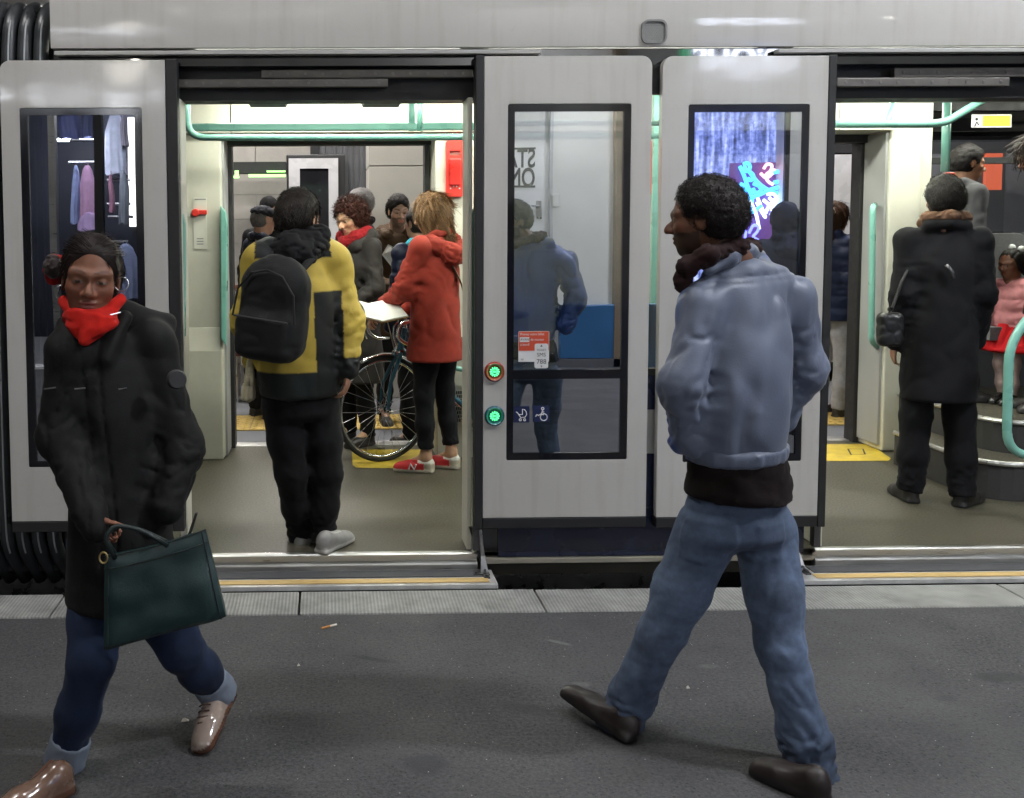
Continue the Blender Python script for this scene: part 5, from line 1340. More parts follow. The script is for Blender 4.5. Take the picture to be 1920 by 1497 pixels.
for e, dd in (("L", 0), ("R", 1)):
    an, kn = V(jt["an" + e]), V(jt["kn" + e]); d = unit(an - kn)
    S = Solid().u(Cone(an - d * .075, an + d * .01, .060, .062), .01).disp(folds(.003, (25, 25, 25), seed=5)).cut(an + d * .012, d).cut(an - d * .075, -d)
    P.part("jeans_cuff", S, .006, mat("denim_inside", (.16, .19, .24), .9, var=.15, vscale=20, bump=.15, bscale=500))
tau, tsole = (.31, .24, .20), (.10, .045, .025)
shoe(P, "shoe", heelL, toeL, (0, 0, 1), (.17, .10, .07), tsole, M_SHOEGL, .042)
shoe(P, "shoe", heelR, toeR, (-.5, -.62, .45), tau, tsole, M_SHOEGL, .042)
u_ = unit((-.5, -.62, .45)); ml = (heelR * .45 + toeR * .55) + u_ * .068; sd = unit(np.cross(toeR - heelR, u_)); dr = unit(toeR - heelR)
lc = MB()
for k in range(4): lc.tube([ml - dr * .022 * k - sd * .022 + u_ * .008 * k, ml - dr * .022 * k + u_ * (.012 + .009 * k), ml - dr * .022 * k + sd * .022 + u_ * .008 * k], .0028, 5)
lc.build("laces", mat("lace_brown", (.07, .04, .03), .7), P.root)
for px, py, dd in ((228, 533, 2.915), (115, 548, 2.93)):
    c = J(px, py, dd); MB().tube([(c.x + .02 * math.cos(a), c.y + .008 * math.sin(a), c.z + .02 * math.sin(a)) for a in [6.283 * i / 16 for i in range(16)]], .0018, 6, close=True).build("earring", M_STEEL, P.root)
# her green bag
bg = empty("handbag", J(310, 1190, 2.70)); tag(bg, "dark green leather tote bag carried by the woman at left", "bag")
M_BAG = mat("bag_leather", (.012, .034, .034), .40, var=.15, vscale=5, bump=.08, bscale=260, rvar=.1, spec=.45)
M_BAGD = mat("bag_strap", (.010, .018, .018), .5, var=.15)
cn = [(197, 1213), (424, 1152), (386, 992), (197, 1042)]; nu, nv = 22, 16
C4 = [V(J(x, y, 2.70)) for x, y in cn]; BN = np.array((.10, -1.0, .03)); BN /= np.linalg.norm(BN)
def bagpt(u, v, sd):
    b0 = C4[0] * (1 - u) + C4[1] * u; t0 = C4[3] * (1 - u) + C4[2] * u; p_ = b0 * (1 - v) + t0 * v
    th = (.045 * (1 - v) ** .6 + .010) * (min(1, u * 9, (1 - u) * 9) ** .5 * .35 + .65) * (min(1, v * 12) ** .5 * .4 + .6)
    dent = .007 * float(vnoise(np.array([[u * 3.1, v * 2.6, sd * 5.0]]), 6)[0]) + .004 * float(vnoise(np.array([[u * 2 + v * 5, v * 2 - u * 6, sd * 3.0]]), 8)[0])
    return p_ + BN * sd * (th + dent) + np.array((0, 0, -.008 * math.sin(math.pi * u) * v))
vs_, fs_ = [], []
for sd in (1, -1):
    o_ = len(vs_)
    for j in range(nv + 1):
        for i in range(nu + 1): vs_.append(bagpt(i / nu, j / nv, sd))
    for j in range(nv):
        for i in range(nu): fs_.append((o_ + j * (nu + 1) + i, o_ + j * (nu + 1) + i + 1, o_ + (j + 1) * (nu + 1) + i + 1, o_ + (j + 1) * (nu + 1) + i))
nn_ = (nu + 1) * (nv + 1)
bd = [i for i in range(nu + 1)] + [j * (nu + 1) + nu for j in range(1, nv + 1)] + [nv * (nu + 1) + i for i in range(nu - 1, -1, -1)] + [j * (nu + 1) for j in range(nv - 1, 0, -1)]
for k in range(len(bd)): fs_.append((bd[k], bd[(k + 1) % len(bd)], nn_ + bd[(k + 1) % len(bd)], nn_ + bd[k]))
MB().add(vs_, fs_).build("body", M_BAG, bg, smooth=True)
for v_ in (.87, 1.0):
    MB().tube([Vector(bagpt(i / 12, v_, 1) + BN * .001) for i in range(13)], .0022, 6).build("seam", M_BAGD, bg)
for u_ in (.04, .96):
    MB().tube([Vector(bagpt(u_, i / 10, 1) + BN * .001) for i in range(11)], .0022, 6).build("seam", M_BAGD, bg)
for sd in (1, -1):
    MB().tube(fillet([Vector(bagpt(.10, .97, sd)), J(196, 1010, 2.68 - .02 * sd), J(214, 985, 2.69 - .02 * sd), J(262, 992, 2.69 - .02 * sd), Vector(bagpt(.62, .97, sd))], .06, 5), .0065, 8).build("handle", M_BAGD, bg, smooth='all')
rc_ = J(194, 1046, 2.655); MB().tube([(rc_.x + .011 * math.cos(a), rc_.y, rc_.z + .015 * math.sin(a)) for a in [6.283 * i / 14 for i in range(14)]], .0026, 6, close=True).build("ring", mat("brass", (.55, .42, .18), .3, 1.0), bg)

# ------------------------------------------------------------------ man in the grey-blue jacket walking at right
jt = joints(dict(neck=(1372, 492, 2.92), chest=(1395, 620, 2.90), pelvis=(1382, 950, 2.90), shL=(1312, 575, 2.84), shR=(1480, 556, 2.99), elL=(1282, 722, 2.78), wrL=(1285, 822, 2.85),
                 elR=(1514, 690, 3.0), wrR=(1462, 778, 3.03), hipL=(1325, 1000, 2.88), hipR=(1435, 1000, 2.93), knL=(1240, 1190, 2.95), knR=(1464, 1210, 2.84), anL=(1162, 1356, 3.06), anR=(1522, 1440, 2.78)))
heelL = V(JZ(1188, 1398, .0)); toeL = V(J(1056, 1302, 3.17)); toeR = V(JZ(1412, 1446, 0)); heelR = V(JZ(1556, 1512, 0))
jt["toeL"] = heelL * .4 + toeL * .6 + (0, 0, .03); jt["toeR"] = heelR * .4 + toeR * .6 + (0, 0, .03)
P = Person("man in a grey blue jacket and jeans walking left in the foreground", JZ(1380, 1440, 0))
hd = Head(J(1318, 408, 2.92), (-.86, .50, -.10), (-.05, 0, 1), .226)
P.body(hd, jt, (.14, .062, .035), headres=.004, beard=(.02, .014, .010))
S = Solid().u(hd.E(0, -.07, .17, .36, .42, .375), .01).u(hd.E(0, -.24, -.04, .31, .27, .27), .08).sub(hd.E(0, .50, -.20, .40, .36, .50), .04).cut(hd.p(0, -.2, -.30), -hd.fr[2])
for sg in (-1, 1): S.sub(hd.E(sg * .38, .03, -.10, .10, .11, .16), .02)
S.disp(folds(.005, (70, 70, 70), seed=3, warp=.8, ridge=False))
P.hair(S, .0055, (.016, .012, .011), 5000, lambda Q: (Q - hd.c) * 3 + np.random.RandomState(3).randn(*Q.shape) * .4, .011, .0011, seed=5, lift=.6, wave=.004, jit=.9)
side = V(jt["shR"]) - V(jt["shL"]); side2 = side
S = torso_solid([(J(1388, 490, 2.93), .09, .08), (J(1395, 575, 2.91), .140, .10), (J(1393, 690, 2.89), .155, .115), (J(1384, 790, 2.89), .160, .125), (J(1380, 838, 2.89), .150, .118)], side, .05)
for e, pp in (("L", (1335, 545, 2.87)), ("R", (1458, 535, 2.97))): S.u(Cone(J(*pp), jt["sh" + e], .060, .064), .06)
sleeves(S, jt, [.066, .066, .056], .04)
S.u(Cone(J(1335, 486, 2.88), J(1400, 470, 2.95), .028, .028), .03).u(Cone(J(1400, 470, 2.95), J(1425, 488, 3.0), .028, .024), .03)
arm_folds(S, jt, .007, .13, 4, seed=8)
S.disp(folds(.011, (7, 7, 1.3), seed=41, soft=True)).disp(folds(.002, (5, 5, 8), seed=42, soft=True))
yz_ = J(1400, 522, 2.8).z
def yoke(p): return .006 * np.exp(-((p[:, 2] - yz_ - .05 * (p[:, 0] - J(1400, 522, 2.8).x)) / .0055) ** 2) + .004 * np.exp(-((p[:, 2] - yz_ + .016 - .05 * (p[:, 0] - J(1400, 522, 2.8).x)) / .005) ** 2)
S.disp(yoke)
# yoke seam
ya, yb = V(J(1270, 548, 2.80)), V(J(1505, 515, 2.90))
S.cut(J(1380, 862, 2.89), (-.05, 0, -1))
M_JKT = mat("jacket_suede", (1, 1, 1), .48, var=.14, vscale=7, bump=.10, bscale=200, sheen=.12, rvar=.08, spec=.5, attr=True)
tf = unit(np.cross((0, 0, 1), side)); M_JKTC = mat("jacket_plain", (.122, .145, .208), .48, var=.14, vscale=7, bump=.10, bscale=200, sheen=.12, spec=.5)
def jacketcol(v):
    c = np.tile((.122, .145, .208), (len(v), 1)); q = (v - V(J(1392, 690, 2.90))) @ tf
    m = np.clip((q - .01) / .03, 0, 1)[:, None]; return c * (1 - m) + np.array((.035, .085, .30)) * m
P.part("jacket", S, .0068, M_JKT, jacketcol)
S = Solid().u(ECone(J(1380, 838, 2.89), J(1380, 856, 2.89), (.166, .134), (.160, .130), side, cap=.2), .01).disp(folds(.004, (40, 40, 3), seed=4)).cut(J(1380, 866, 2.89), (-.05, 0, -1)); P.part("hem_band", S, .008, M_JKT, jacketcol)
S = Solid().u(ECone(J(1382, 850, 2.89), J(1384, 935, 2.90), (.155, .124), (.172, .140), side, cap=.3), .02).disp(folds(.006, (10, 10, 18), seed=14)).cut(J(1384, 930, 2.90), (-.06, 0, -1)); P.part("sweater", S, .009, cloth("maroon", (.009, .005, .005)))
wrap(P, "scarf", [J(1290, 500, 2.84), J(1330, 478, 2.82), J(1382, 462, 2.88), J(1408, 466, 2.97), J(1360, 470, 3.04), J(1300, 490, 3.0)], [.026, .026, .026, .026, .025, .026], cloth("scarf_maroon", (.022, .009, .009)), amp=.007, close=True, k=.03)
wrap(P, "collar", [J(1330, 505, 2.84), J(1365, 484, 2.86), J(1400, 474, 2.92), J(1424, 482, 3.0)], [.020, .024, .025, .022], M_JKTC, amp=.003, k=.03)
wrap(P, "scarf_end", [J(1285, 505, 2.86), J(1280, 530, 2.86), J(1292, 552, 2.86)], [.024, .024, .018], cloth("scarf_maroon", (.022, .009, .009)), amp=.005)
def denim_fade(v):
    c = np.tile((.078, .108, .170), (len(v), 1)); n = vnoise(v * 6, 3)[:, None]; n2 = vnoise(v * np.array((20, 20, 60)), 4)[:, None]
    kn = [V(jt['knL']), V(jt['knR'])]; th = [V(jt['hipL']) * .5 + kn[0] * .5, V(jt['hipR']) * .5 + kn[1] * .5]
    w = sum(np.exp(-(np.linalg.norm((v - q) * np.array((1, 1, .6)), axis=1) / .13) ** 2) for q in kn + th)[:, None]
    return c * (1 + .40 * n + .25 * n2) * (.8 + .5 * w) + np.array((.012, .012, .012)) * w
su = unit(side); pkc = [V(J(1338, 1022, 2.78)), V(J(1432, 1016, 2.82))]
def pockets(p):
    o = np.zeros(len(p))
    for c in pkc:
        a, b = np.abs((p - c) @ su), (p - c)[:, 2]; ins = np.clip((.058 - a) / .006, 0, 1) * np.clip((.066 - b) / .006, 0, 1) * np.clip((b + .075 - a * .35) / .006, 0, 1) * (p[:, 1] < c[1] + .07)
        o -= .0055 * ins
    return o + .004 * np.exp(-((p[:, 2] - V(J(1380, 968, 2.8))[2]) / .006) ** 2)
M_DENIM = mat("denim_coloured", (1, 1, 1), .85, var=.16, vscale=60, bump=.18, bscale=500, attr=True, sheen=.05, spec=.2)
trousers(P, jt, (.092, .065, .072), M_DENIM, (J(1382, 930, 2.9), J(1380, 990, 2.9), (.155, .12), (.162, .128)), h=.0068, amp=.009, n=7, hem=.120, colfn=denim_fade, seed=6, extra=pockets)
br = (.017, .011, .010)
shoe(P, "shoe", heelL, toeL, (.5, -.15, .85), br, (.010, .008, .007), M_SHOE, .043, .072, .024, extra=lambda q, c, m: np.where(((np.abs(q[:, 1] - .60) < .012) | (np.abs(q[:, 1] - .30 - .10 * np.abs(q[:, 0])) < .010))[:, None], np.array((.012, .008, .007)), c))
shoe(P, "shoe", heelR, toeR, (0, 0, 1), br, (.010, .008, .007), M_SHOE, .043, .072, .024, extra=lambda q, c, m: np.where(((np.abs(q[:, 1] - .60) < .012) | (np.abs(q[:, 1] - .30 - .10 * np.abs(q[:, 0])) < .010))[:, None], np.array((.012, .008, .007)), c))

# ------------------------------------------------------------------ man in the yellow jacket boarding
jt = joints(dict(neck=(550, 452, 4.62), chest=(548, 555, 4.55), pelvis=(562, 735, 4.6), shL=(490, 492, 4.52), shR=(624, 492, 4.68), elL=(466, 600, 4.52), wrL=(480, 690, 4.66), elR=(652, 600, 4.66), wrR=(652, 690, 4.58),
                 hipL=(528, 760, 4.58), hipR=(600, 760, 4.64), knL=(545, 885, 4.56), knR=(612, 885, 4.6), anL=(565, 1000, 4.66), anR=(604, 1000, 4.60)))
heelL = V(J(552, 1036, 4.60)); toeL = heelL + .26 * unit((.80, .55, -.05)); heelR = V(JZ(598, 1040, .104)); toeR = heelR + .26 * unit((.55, .83, 0))
jt["toeL"] = heelL * .4 + toeL * .6; jt["toeR"] = heelR * .4 + toeR * .6
P = Person("man in a yellow and black jacket with a backpack stepping into the tram", JZ(570, 1042, .1))
hd = Head(J(563, 410, 4.66), (.52, .84, -.16), (0, .1, 1), .24)
P.body(hd, jt, (.33, .17, .105), hands=[dict(wrist=jt["wrR"], dirv=(-.05, -.1, -1), palm_n=(-1, .2, 0), thumb_side=(.1, .9, .1), curl=.7, size=.18)])
P.short_hair((.022, .017, .014), 3500, 1.08, face=.42, nape=-.32, length=.025, res=.007, lift=.35, jit=.5)
side = V(jt["shR"]) - V(jt["shL"])
S = torso_solid([(J(548, 462, 4.62), .105, .10), (J(550, 540, 4.58), .185, .135), (J(555, 640, 4.58), .188, .15), (J(562, 735, 4.6), .185, .15)], side, .06)
for e, pp in (("L", (505, 475, 4.55)), ("R", (605, 475, 4.66))): S.u(Cone(J(*pp), jt["sh" + e], .075, .085), .05)
sleeves(S, jt, [.086, .078, .060], .05)
arm_folds(S, jt, .008, .14, 6, seed=21); S.disp(folds(.006, (6, 6, 6), seed=22, soft=True)).cut(J(562, 746, 4.6), (0, 0, -1))
zyl, zsh = J(560, 690, 4.6).z, J(560, 492, 4.5).z
ax0, ax1 = V(jt["shR"]), V(jt["wrR"])
def yellowcol(v):
    c = np.tile((.42, .305, .050), (len(v), 1)); blk = (.008, .009, .009)
    x = v[:, 0]; z = v[:, 2]; cx = np.interp(z, [jt["pelvis"][2], jt["neck"][2]], [jt["pelvis"][0], jt["neck"][0]])
    c[z < zyl] = (.012, .016, .015)
    arm = (x - cx) > .20; inner = ((x - cx) > .085) & ((x - cx) < .215) & (z < J(560, 545, 4.6).z); c[inner] = blk
    c[(z > zsh + .02) & (np.abs(x - cx) < .17)] = blk
    c[(z > zsh - .02) & ((x - cx) > .10) & (v[:, 1] > V(jt["shR"])[1] - .02)] = blk
    c[arm & (v[:, 1] > np.interp(z, [ax1[2], ax0[2]], [ax1[1], ax0[1]]) + .012)] = blk
    c[arm & (z < V(jt["wrR"])[2] + .05)] = blk
    return c
P.part("jacket", S, .009, mat("jacket_coloured", (1, 1, 1), .62, var=.10, vscale=12, bump=.1, bscale=200, attr=True, sheen=.02, spec=.25), yellowcol)
S = Solid().chain([J(505, 478, 4.52), J(540, 462, 4.50), J(590, 462, 4.58), J(622, 480, 4.72)], [.05, .05, .05, .045], .04).u(Ell(J(552, 482, 4.5), (.11, .06, .05)), .05).u(Cone(J(545, 448, 4.55), J(600, 440, 4.62), .045, .05), .04).disp(folds(.010, (20, 20, 35), seed=23)); P.part("hood", S, .008, M_BLKCL)
trousers(P, jt, (.095, .074, .066), cloth("black_trousers", (.005, .005, .006)), (J(562, 725, 4.6), J(565, 770, 4.6), (.165, .125), (.165, .13)), amp=.008, hem=.02, seed=25)
gs = (.20, .195, .19)
shoe(P, "shoe", heelL, toeL, (.05, 0, 1), gs, (.42, .41, .39), M_SHOE, .044, .07, extra=lambda q, c, m: np.where(((q[:, 1] > .3) & (q[:, 1] < .62) & (np.abs(np.sin(q[:, 1] * 55)) > .6) & (np.abs(q[:, 0]) < .45))[:, None], np.array((.5, .5, .48)), c))
shoe(P, "shoe", heelR, toeR, (0, 0, 1), gs, (.42, .41, .39), M_SHOE, .044, .07, extra=lambda q, c, m: np.where(((q[:, 1] > .3) & (q[:, 1] < .62) & (np.abs(np.sin(q[:, 1] * 55)) > .6) & (np.abs(q[:, 0]) < .45))[:, None], np.array((.5, .5, .48)), c))
# backpack and tote
bp_ = empty("backpack", J(515, 670, 4.36)); tag(bp_, "black backpack on the back of the man in yellow", "backpack")
fr = frame_of((.42, .9, 0), (.12, 0, 1))
bc = V(J(514, 588, 4.34)); M_BP = cloth("backpack", (.014, .014, .0145), rough=.7, bscale=250)
S = Solid().u(RBox(bc, (.158, .09, .20), fr, .08), .02).u(RBox(bc - fr[2] * .10 - fr[1] * .06, (.14, .06, .10), fr, .05), .04).u(Ell(bc + fr[2] * .17, (.125, .08, .09), fr), .05)
S.disp(folds(.004, (8, 8, 12), seed=51)); solid("pack_body", S, .008, M_BP, bp_)
zp = [Vector(bc + fr[0] * a * .15 - fr[1] * .098 + fr[2] * z) for a, z in ((-1, -.02), (-.9, .10), (-.5, .175), (.0, .195), (.5, .175), (.9, .10), (1, -.02))]
MB().tube(zp, .005, 6).build("zip", M_BLACK, bp_)
MB().tube([Vector(bc - fr[1] * .122 + fr[0] * x - fr[2] * .015) for x in (-.13, 0, .13)], .005, 6).build("zip", M_BLACK, bp_)
for sx, e in ((-1, "L"), (1, "R")):
    MB().tube(fillet([Vector(bc + fr[0] * sx * .09 + fr[2] * .20 + fr[1] * .05), Vector(V(jt["sh" + e]) + fr[2] * .075 - fr[1] * .02 - fr[0] * sx * .05), Vector(V(jt["sh" + e]) + fr[1] * .08 - fr[2] * .02 - fr[0] * sx * .03)], .08), .018, 8, flat=(1.3, .5)).build("strap", M_BP, bp_, smooth='all')
tb_ = empty("cloth_bag", J(470, 750, 4.52)); tag(tb_, "cream cloth tote bag hanging at the left hip of the man in yellow", "bag")
S = Solid().u(ECone(J(474, 655, 4.6), J(466, 745, 4.6), (.018, .05), (.035, .075), (1, 0, 0)), .02).disp(folds(.008, (30, 30, 9), seed=52)); solid("bag_body", S, .007, cloth("tote_cream", (.42, .38, .26)), tb_)
MB().tube([J(474, 655, 4.6), J(480, 560, 4.58), J(490, 500, 4.56)], .01, 6).build("handle", cloth("tote_cream", (.42, .38, .26)), tb_)
# ------------------------------------------------------------------ generic standing figures, posed by local joints (right, forward, up in metres of a 1.72 m person)
LJ = dict(neck=(0, -.01, 1.455), chest=(0, 0, 1.26), pelvis=(0, 0, .94), shL=(-.165, 0, 1.39), shR=(.165, 0, 1.39), elL=(-.215, -.02, 1.11), elR=(.215, -.02, 1.11), wrL=(-.215, .06, .87), wrR=(.215, .06, .87),
          hipL=(-.085, 0, .89), hipR=(.085, 0, .89), knL=(-.095, .02, .48), knR=(.095, .02, .48), anL=(-.10, -.02, .09), anR=(.10, -.02, .09))
class Fig:
    def __init__(s, label, x, y, z, height, fwd, look=None, pose=None, skin=(.36, .20, .13), bulk=1.0, res=.011, hands="", group=None, headres=.005, female=False, beard=None, brow=(.02, .014, .01), tilt=(0, 0, 1), headh=.225, headoff=(0, .02, 0), curl=.7, lips=None):
        s.k = height / 1.72; s.o = V((x, y, z)); s.fr = frame_of((fwd[0], fwd[1], 0)); s.bulk, s.res = bulk, res
        d = dict(LJ); d.update(pose or {}); s.jt = {k: s.w(*v) for k, v in d.items()}
        for e, sg in (("L", -1), ("R", 1)):
            s.jt["toe" + e] = s.jt["an" + e] + s.fr[1] * .12 * s.k - s.fr[2] * .05 * s.k
        s.P = Person(label, (x, y, z), group)
        lk = look or (0, 1, -.05); s.hd = Head(s.w(headoff[0], headoff[1], 1.60 + headoff[2]), s.v(*lk), s.v(*tilt), headh * s.k)
        hs = []
        for e in hands:
            sg = -1 if e == "L" else 1; el, wr = s.jt["el" + e], s.jt["wr" + e]
            hs.append(dict(wrist=wr, dirv=wr - el, palm_n=-s.fr[0] * sg, thumb_side=s.fr[1] + .3 * s.fr[2], curl=curl, size=.175 * s.k))
        s.P.body(s.hd, s.jt, skin, h=.016, hands=hs, headres=headres, handres=.006, scale=s.k, female=female, beard=beard, brow=brow, lips=lips)
    def v(s, r, f, u): return r * s.fr[0] + f * s.fr[1] + u * s.fr[2]
    def w(s, r, f, u): return s.o + s.k * s.v(r, f, u)
    def coat(s, mt, hem=.62, flare=1.0, seed=1, amp=.008, colfn=None, puff=0., name="coat", collar=True, arm=1.0, lean=0.):
        k, b = s.k, s.bulk; q = lambda u, lf=0: s.w(0, lf, u)
        st = [(q(1.43), .09 * k, .08 * k), (q(1.33), .145 * k * b, .105 * k * b), (q(1.10), .150 * k * b, .118 * k * b), (q(.92), .160 * k * b, .125 * k * b)]
        if hem < .85: st.append((q(hem), .165 * k * b * flare, .135 * k * b * flare))
        S = torso_solid(st, s.fr[0], .05)
        for e in "LR": S.u(Cone(s.w(-.09 if e == "L" else .09, 0, 1.40), s.jt["sh" + e], .055 * k, .060 * k * b), .05)
        sleeves(S, s.jt, [.062 * k * b * arm, .060 * k * b * arm, .048 * k * b * arm], .035)
        if collar: S.chain([s.w(-.07, .05, 1.44), s.w(-.085, -.05, 1.47), s.w(0, -.085, 1.48), s.w(.085, -.05, 1.47), s.w(.07, .05, 1.44)], [.028 * k] * 5, .03)
        arm_folds(S, s.jt, amp * .9, .13 * k * b, 7, seed=seed)
        if puff: S.disp(puffs(.009, puff))
        S.disp(folds(amp * .7, (7, 7, 8), seed=seed, soft=True)); S.cut(q(hem), (0, 0, -1))
        return s.P.part(name, S, s.res, mt, colfn)
    def legs(s, mt, r=(.088, .066, .055), amp=.007, hem=.02, name="trousers", seed=3):
        k = s.k; return trousers(s.P, s.jt, [x * k for x in r], mt, (s.w(0, 0, .97), s.w(0, 0, .90), (.145 * k, .105 * k), (.15 * k, .11 * k)), h=s.res, amp=amp, hem=hem, name=name, seed=seed, sidev=s.fr[0])
    def shoes(s, col=(.02, .018, .016), sole=(.03, .03, .03), mt=None, extra=None, turn=(0, 0)):
        for e, tn in (("L", turn[0]), ("R", turn[1])):
            a = s.jt["an" + e].copy(); a[2] = s.o[2] + .002 if abs(s.jt["an" + e][2] - s.o[2]) < .14 * s.k else a[2] - .085 * s.k
            f = unit(s.v(tn, 1, 0)); shoe(s.P, "shoe", a - f * .055 * s.k, a + f * .205 * s.k, (0, 0, 1), col, sole, mt, .044 * s.k, .078 * s.k, extra=extra, res=.0065)
    def scarf(s, mt, r=.035, z=1.47): 
        k = s.k; wrap(s.P, "scarf", [s.w(x, y, z + dz) for x, y, dz in ((0, .10, -.05), (-.075, .06, -.01), (-.09, -.03, .02), (0, -.09, .03), (.09, -.03, .02), (.075, .06, -.01))], [r * k] * 6, mt, amp=.006, close=True)

# woman with curly hair at the far door
f = Fig("woman with curly auburn hair, grey coat and red scarf at the far door", J(668, 600, 6.75).x, 2.36, .1, 1.66, (-.75, -.62), look=(-.12, 1, -.38), skin=(.50, .30, .19), bulk=1.12, female=True, headh=.245, headoff=(.0, .06, .0), lips=(.38, .10, .09), headres=.004,
        pose=dict(elR=(.24, .02, 1.12), wrR=(.20, .16, .92), elL=(-.23, .03, 1.12), wrL=(-.16, .22, .98)))
S = Solid().u(f.hd.E(0, -.10, .18, .42, .47, .42), .01).u(f.hd.E(0, -.26, -.12, .38, .30, .32), .08).sub(f.hd.E(0, .42, -.14, .33, .33, .40), .03).disp(folds(.016, (48, 48, 48), seed=7, warp=.9))
f.P.hair(S, .0065, (.045, .014, .009), 4200, lambda Q: (Q - f.hd.c) * 4 - np.array((0, 0, .5)), .028, .0022, seed=4, lift=.6, wave=.012, jit=.9)
f.coat(cloth("coat_taupe", (.030, .027, .026), rough=.6), hem=.45, flare=1.15, seed=61, amp=.010)
S = Solid().chain([f.w(.05, .09, 1.33), f.w(-.09, .06, 1.40), f.w(-.11, -.04, 1.47), f.w(0, -.11, 1.49), f.w(.11, -.04, 1.47), f.w(.09, .07, 1.38), f.w(.0, .12, 1.28)], [.04, .045, .05, .05, .05, .045, .04], .03).disp(folds(.008, (25, 25, 25), seed=3)); f.P.part("hood_collar", S, .009, cloth("coat_taupe", (.030, .027, .026), rough=.6))
f.scarf(cloth("scarf_crimson", (.26, .012, .016)), r=.045, z=1.475)
f.legs(M_BLKCL); f.shoes()

# woman in the red coat with her bicycle
rx = J(815, 600, 6.0)
f = Fig("woman with long light brown hair in a rust red coat holding a bicycle", rx.x, 1.56, .1, 1.68, (-.80, .60), look=(-.05, 1, -.35), skin=(.50, .30, .20), bulk=1.12, female=True, res=.009, hands="", headoff=(0, .05, 0),
        pose=dict(elL=(-.20, .10, 1.14), wrL=(-.13, .34, .98), elR=(.21, .10, 1.12), wrR=(.12, .30, 1.0), anL=(-.06, .03, .09), anR=(.12, -.05, .09), knL=(-.07, .04, .49), knR=(.11, .0, .49)))
H = f.hd
S = Solid().u(H.E(0, -.09, .17, .36, .44, .39), .01).u(Cone(H.p(0, -.28, -.05), H.p(.02, -.30, -.60), .33 * H.h, .24 * H.h), .08).u(Cone(H.p(-.28, .02, .0), H.p(-.30, -.02, -.58), .16 * H.h, .14 * H.h), .06).u(Cone(H.p(.26, .0, .0), H.p(.28, -.08, -.55), .16 * H.h, .14 * H.h), .06)
S.sub(H.E(0, .44, -.12, .30, .30, .42), .03).disp(folds(.012, (34, 34, 10), seed=6, warp=.8))
f.P.hair(S, .006, (.19, .105, .048), 6500, lambda Q: np.array((0, 0, -1.0)) + (Q - H.c) * .3 - H.fr[1] * .5, .07, .0017, seed=8, lift=.03, wave=.006, jit=.08, segs=6, colvar=.55)
f.coat(cloth("rust_red", (.27, .034, .022), rough=.8, bscale=300), hem=.70, flare=1.05, seed=71, amp=.010, arm=1.05)
S = Solid().chain([f.w(.08, .04, 1.42), f.w(.13, -.04, 1.42), f.w(.06, -.13, 1.36), f.w(-.04, -.14, 1.35), f.w(-.12, -.05, 1.41), f.w(-.08, .05, 1.42)], [.045, .055, .06, .06, .055, .04], .04).disp(folds(.010, (22, 22, 22), seed=73)); f.P.part("hood", S, .008, cloth("rust_red", (.27, .034, .022)))
MB().tube(fillet([f.w(-.14, .03, 1.46), f.w(-.08, -.12, 1.36), f.w(.06, -.165, 1.15), f.w(.20, -.09, .98)], .2, 8), .011, 8, flat=(1.6, .5)).build("bag_strap", mat("strap_brown", (.10, .04, .02), .5), f.P.root, smooth='all')
f.legs(cloth("black_jeans", (.010, .010, .013)), r=(.086, .062, .050), hem=-.065, amp=.006)
lf_ = f.jt["wrL"]
S = Solid(); hand(S, lf_ - unit(f.jt["wrL"] - f.jt["elL"]) * .015, f.jt["wrL"] - f.jt["elL"], (.2, .3, -1), (-.4, -.9, 0), .17, .9); f.P.part("hand", S, .005, mat("skin_plain", (.50, .29, .19), .5, var=.08, trans=.05))
def nbal(q, c, m):
    c = c.copy(); up_ = ~m
    red = up_ & (q[:, 1] < .80) & (q[:, 1] > -.1); c[up_] = (.42, .012, .016)
    c[up_ & (q[:, 1] < .24)] = (.42, .38, .30); c[m] = (.50, .46, .38); c[up_ & (q[:, 1] < .40) & (q[:, 2] > .80)] = (.62, .60, .56)
    return c
f.shoes((.42, .012, .016), (.5, .46, .38), mat("sneaker", (1, 1, 1), .7, var=.1, vscale=40, attr=True), nbal, turn=(-.35, -.2))
shp = [o for o in f.P.root.children if o.name.startswith("shoe")]
aL = f.jt["anL"].copy(); aL[2] = .1; fL = unit(f.v(-.35, 1, 0)); sL = np.cross(fL, (0, 0, 1)) * -1
lt = aL + fL * .075 + np.array((0, 0, .040)) + sL * .0455
if lt[1] > aL[1] + fL[1] * .075: lt = lt - sL * .091
nn = [Vector(lt + fL * a + np.array((0, 0, b))) for a, b in ((.022, -.016), (.012, .018), (-.012, -.016), (-.022, .018))]
MB().tube(nn, .0058, 6).build("shoe_letter", M_WHITE, f.P.root)

# her open book
bk = empty("open_book", J(705, 600, 5.85)); tag(bk, "open book with white pages in the hands of the woman in red", "book")
a, b, c = V(J(668, 573, 5.85)), V(J(735, 572, 5.95)), V(J(722, 606, 5.75))
u1 = unit(b - a); n1 = unit((-.25, -.55, .8)); w1 = np.cross(n1, u1)
mid_ = V(J(703, 588, 5.83))
for sx, tn in ((-1, .35), (1, .22)):
    ax_ = unit(u1 * sx + n1 * tn) * .085; nz = unit(n1 - u1 * sx * tn)
    MB().obox(mid_ + ax_ + nz * .006, ax_, w1 * .115, nz * .006).build("page_block", mat("paper_white", (.75, .74, .70), .7, var=.04), bk, bevel=.003)
    MB().obox(mid_ + ax_ * 1.02 - nz * .003, ax_ * 1.04, w1 * .12, nz * .002).build("cover", mat("cover_brown", (.20, .10, .02), .5), bk)

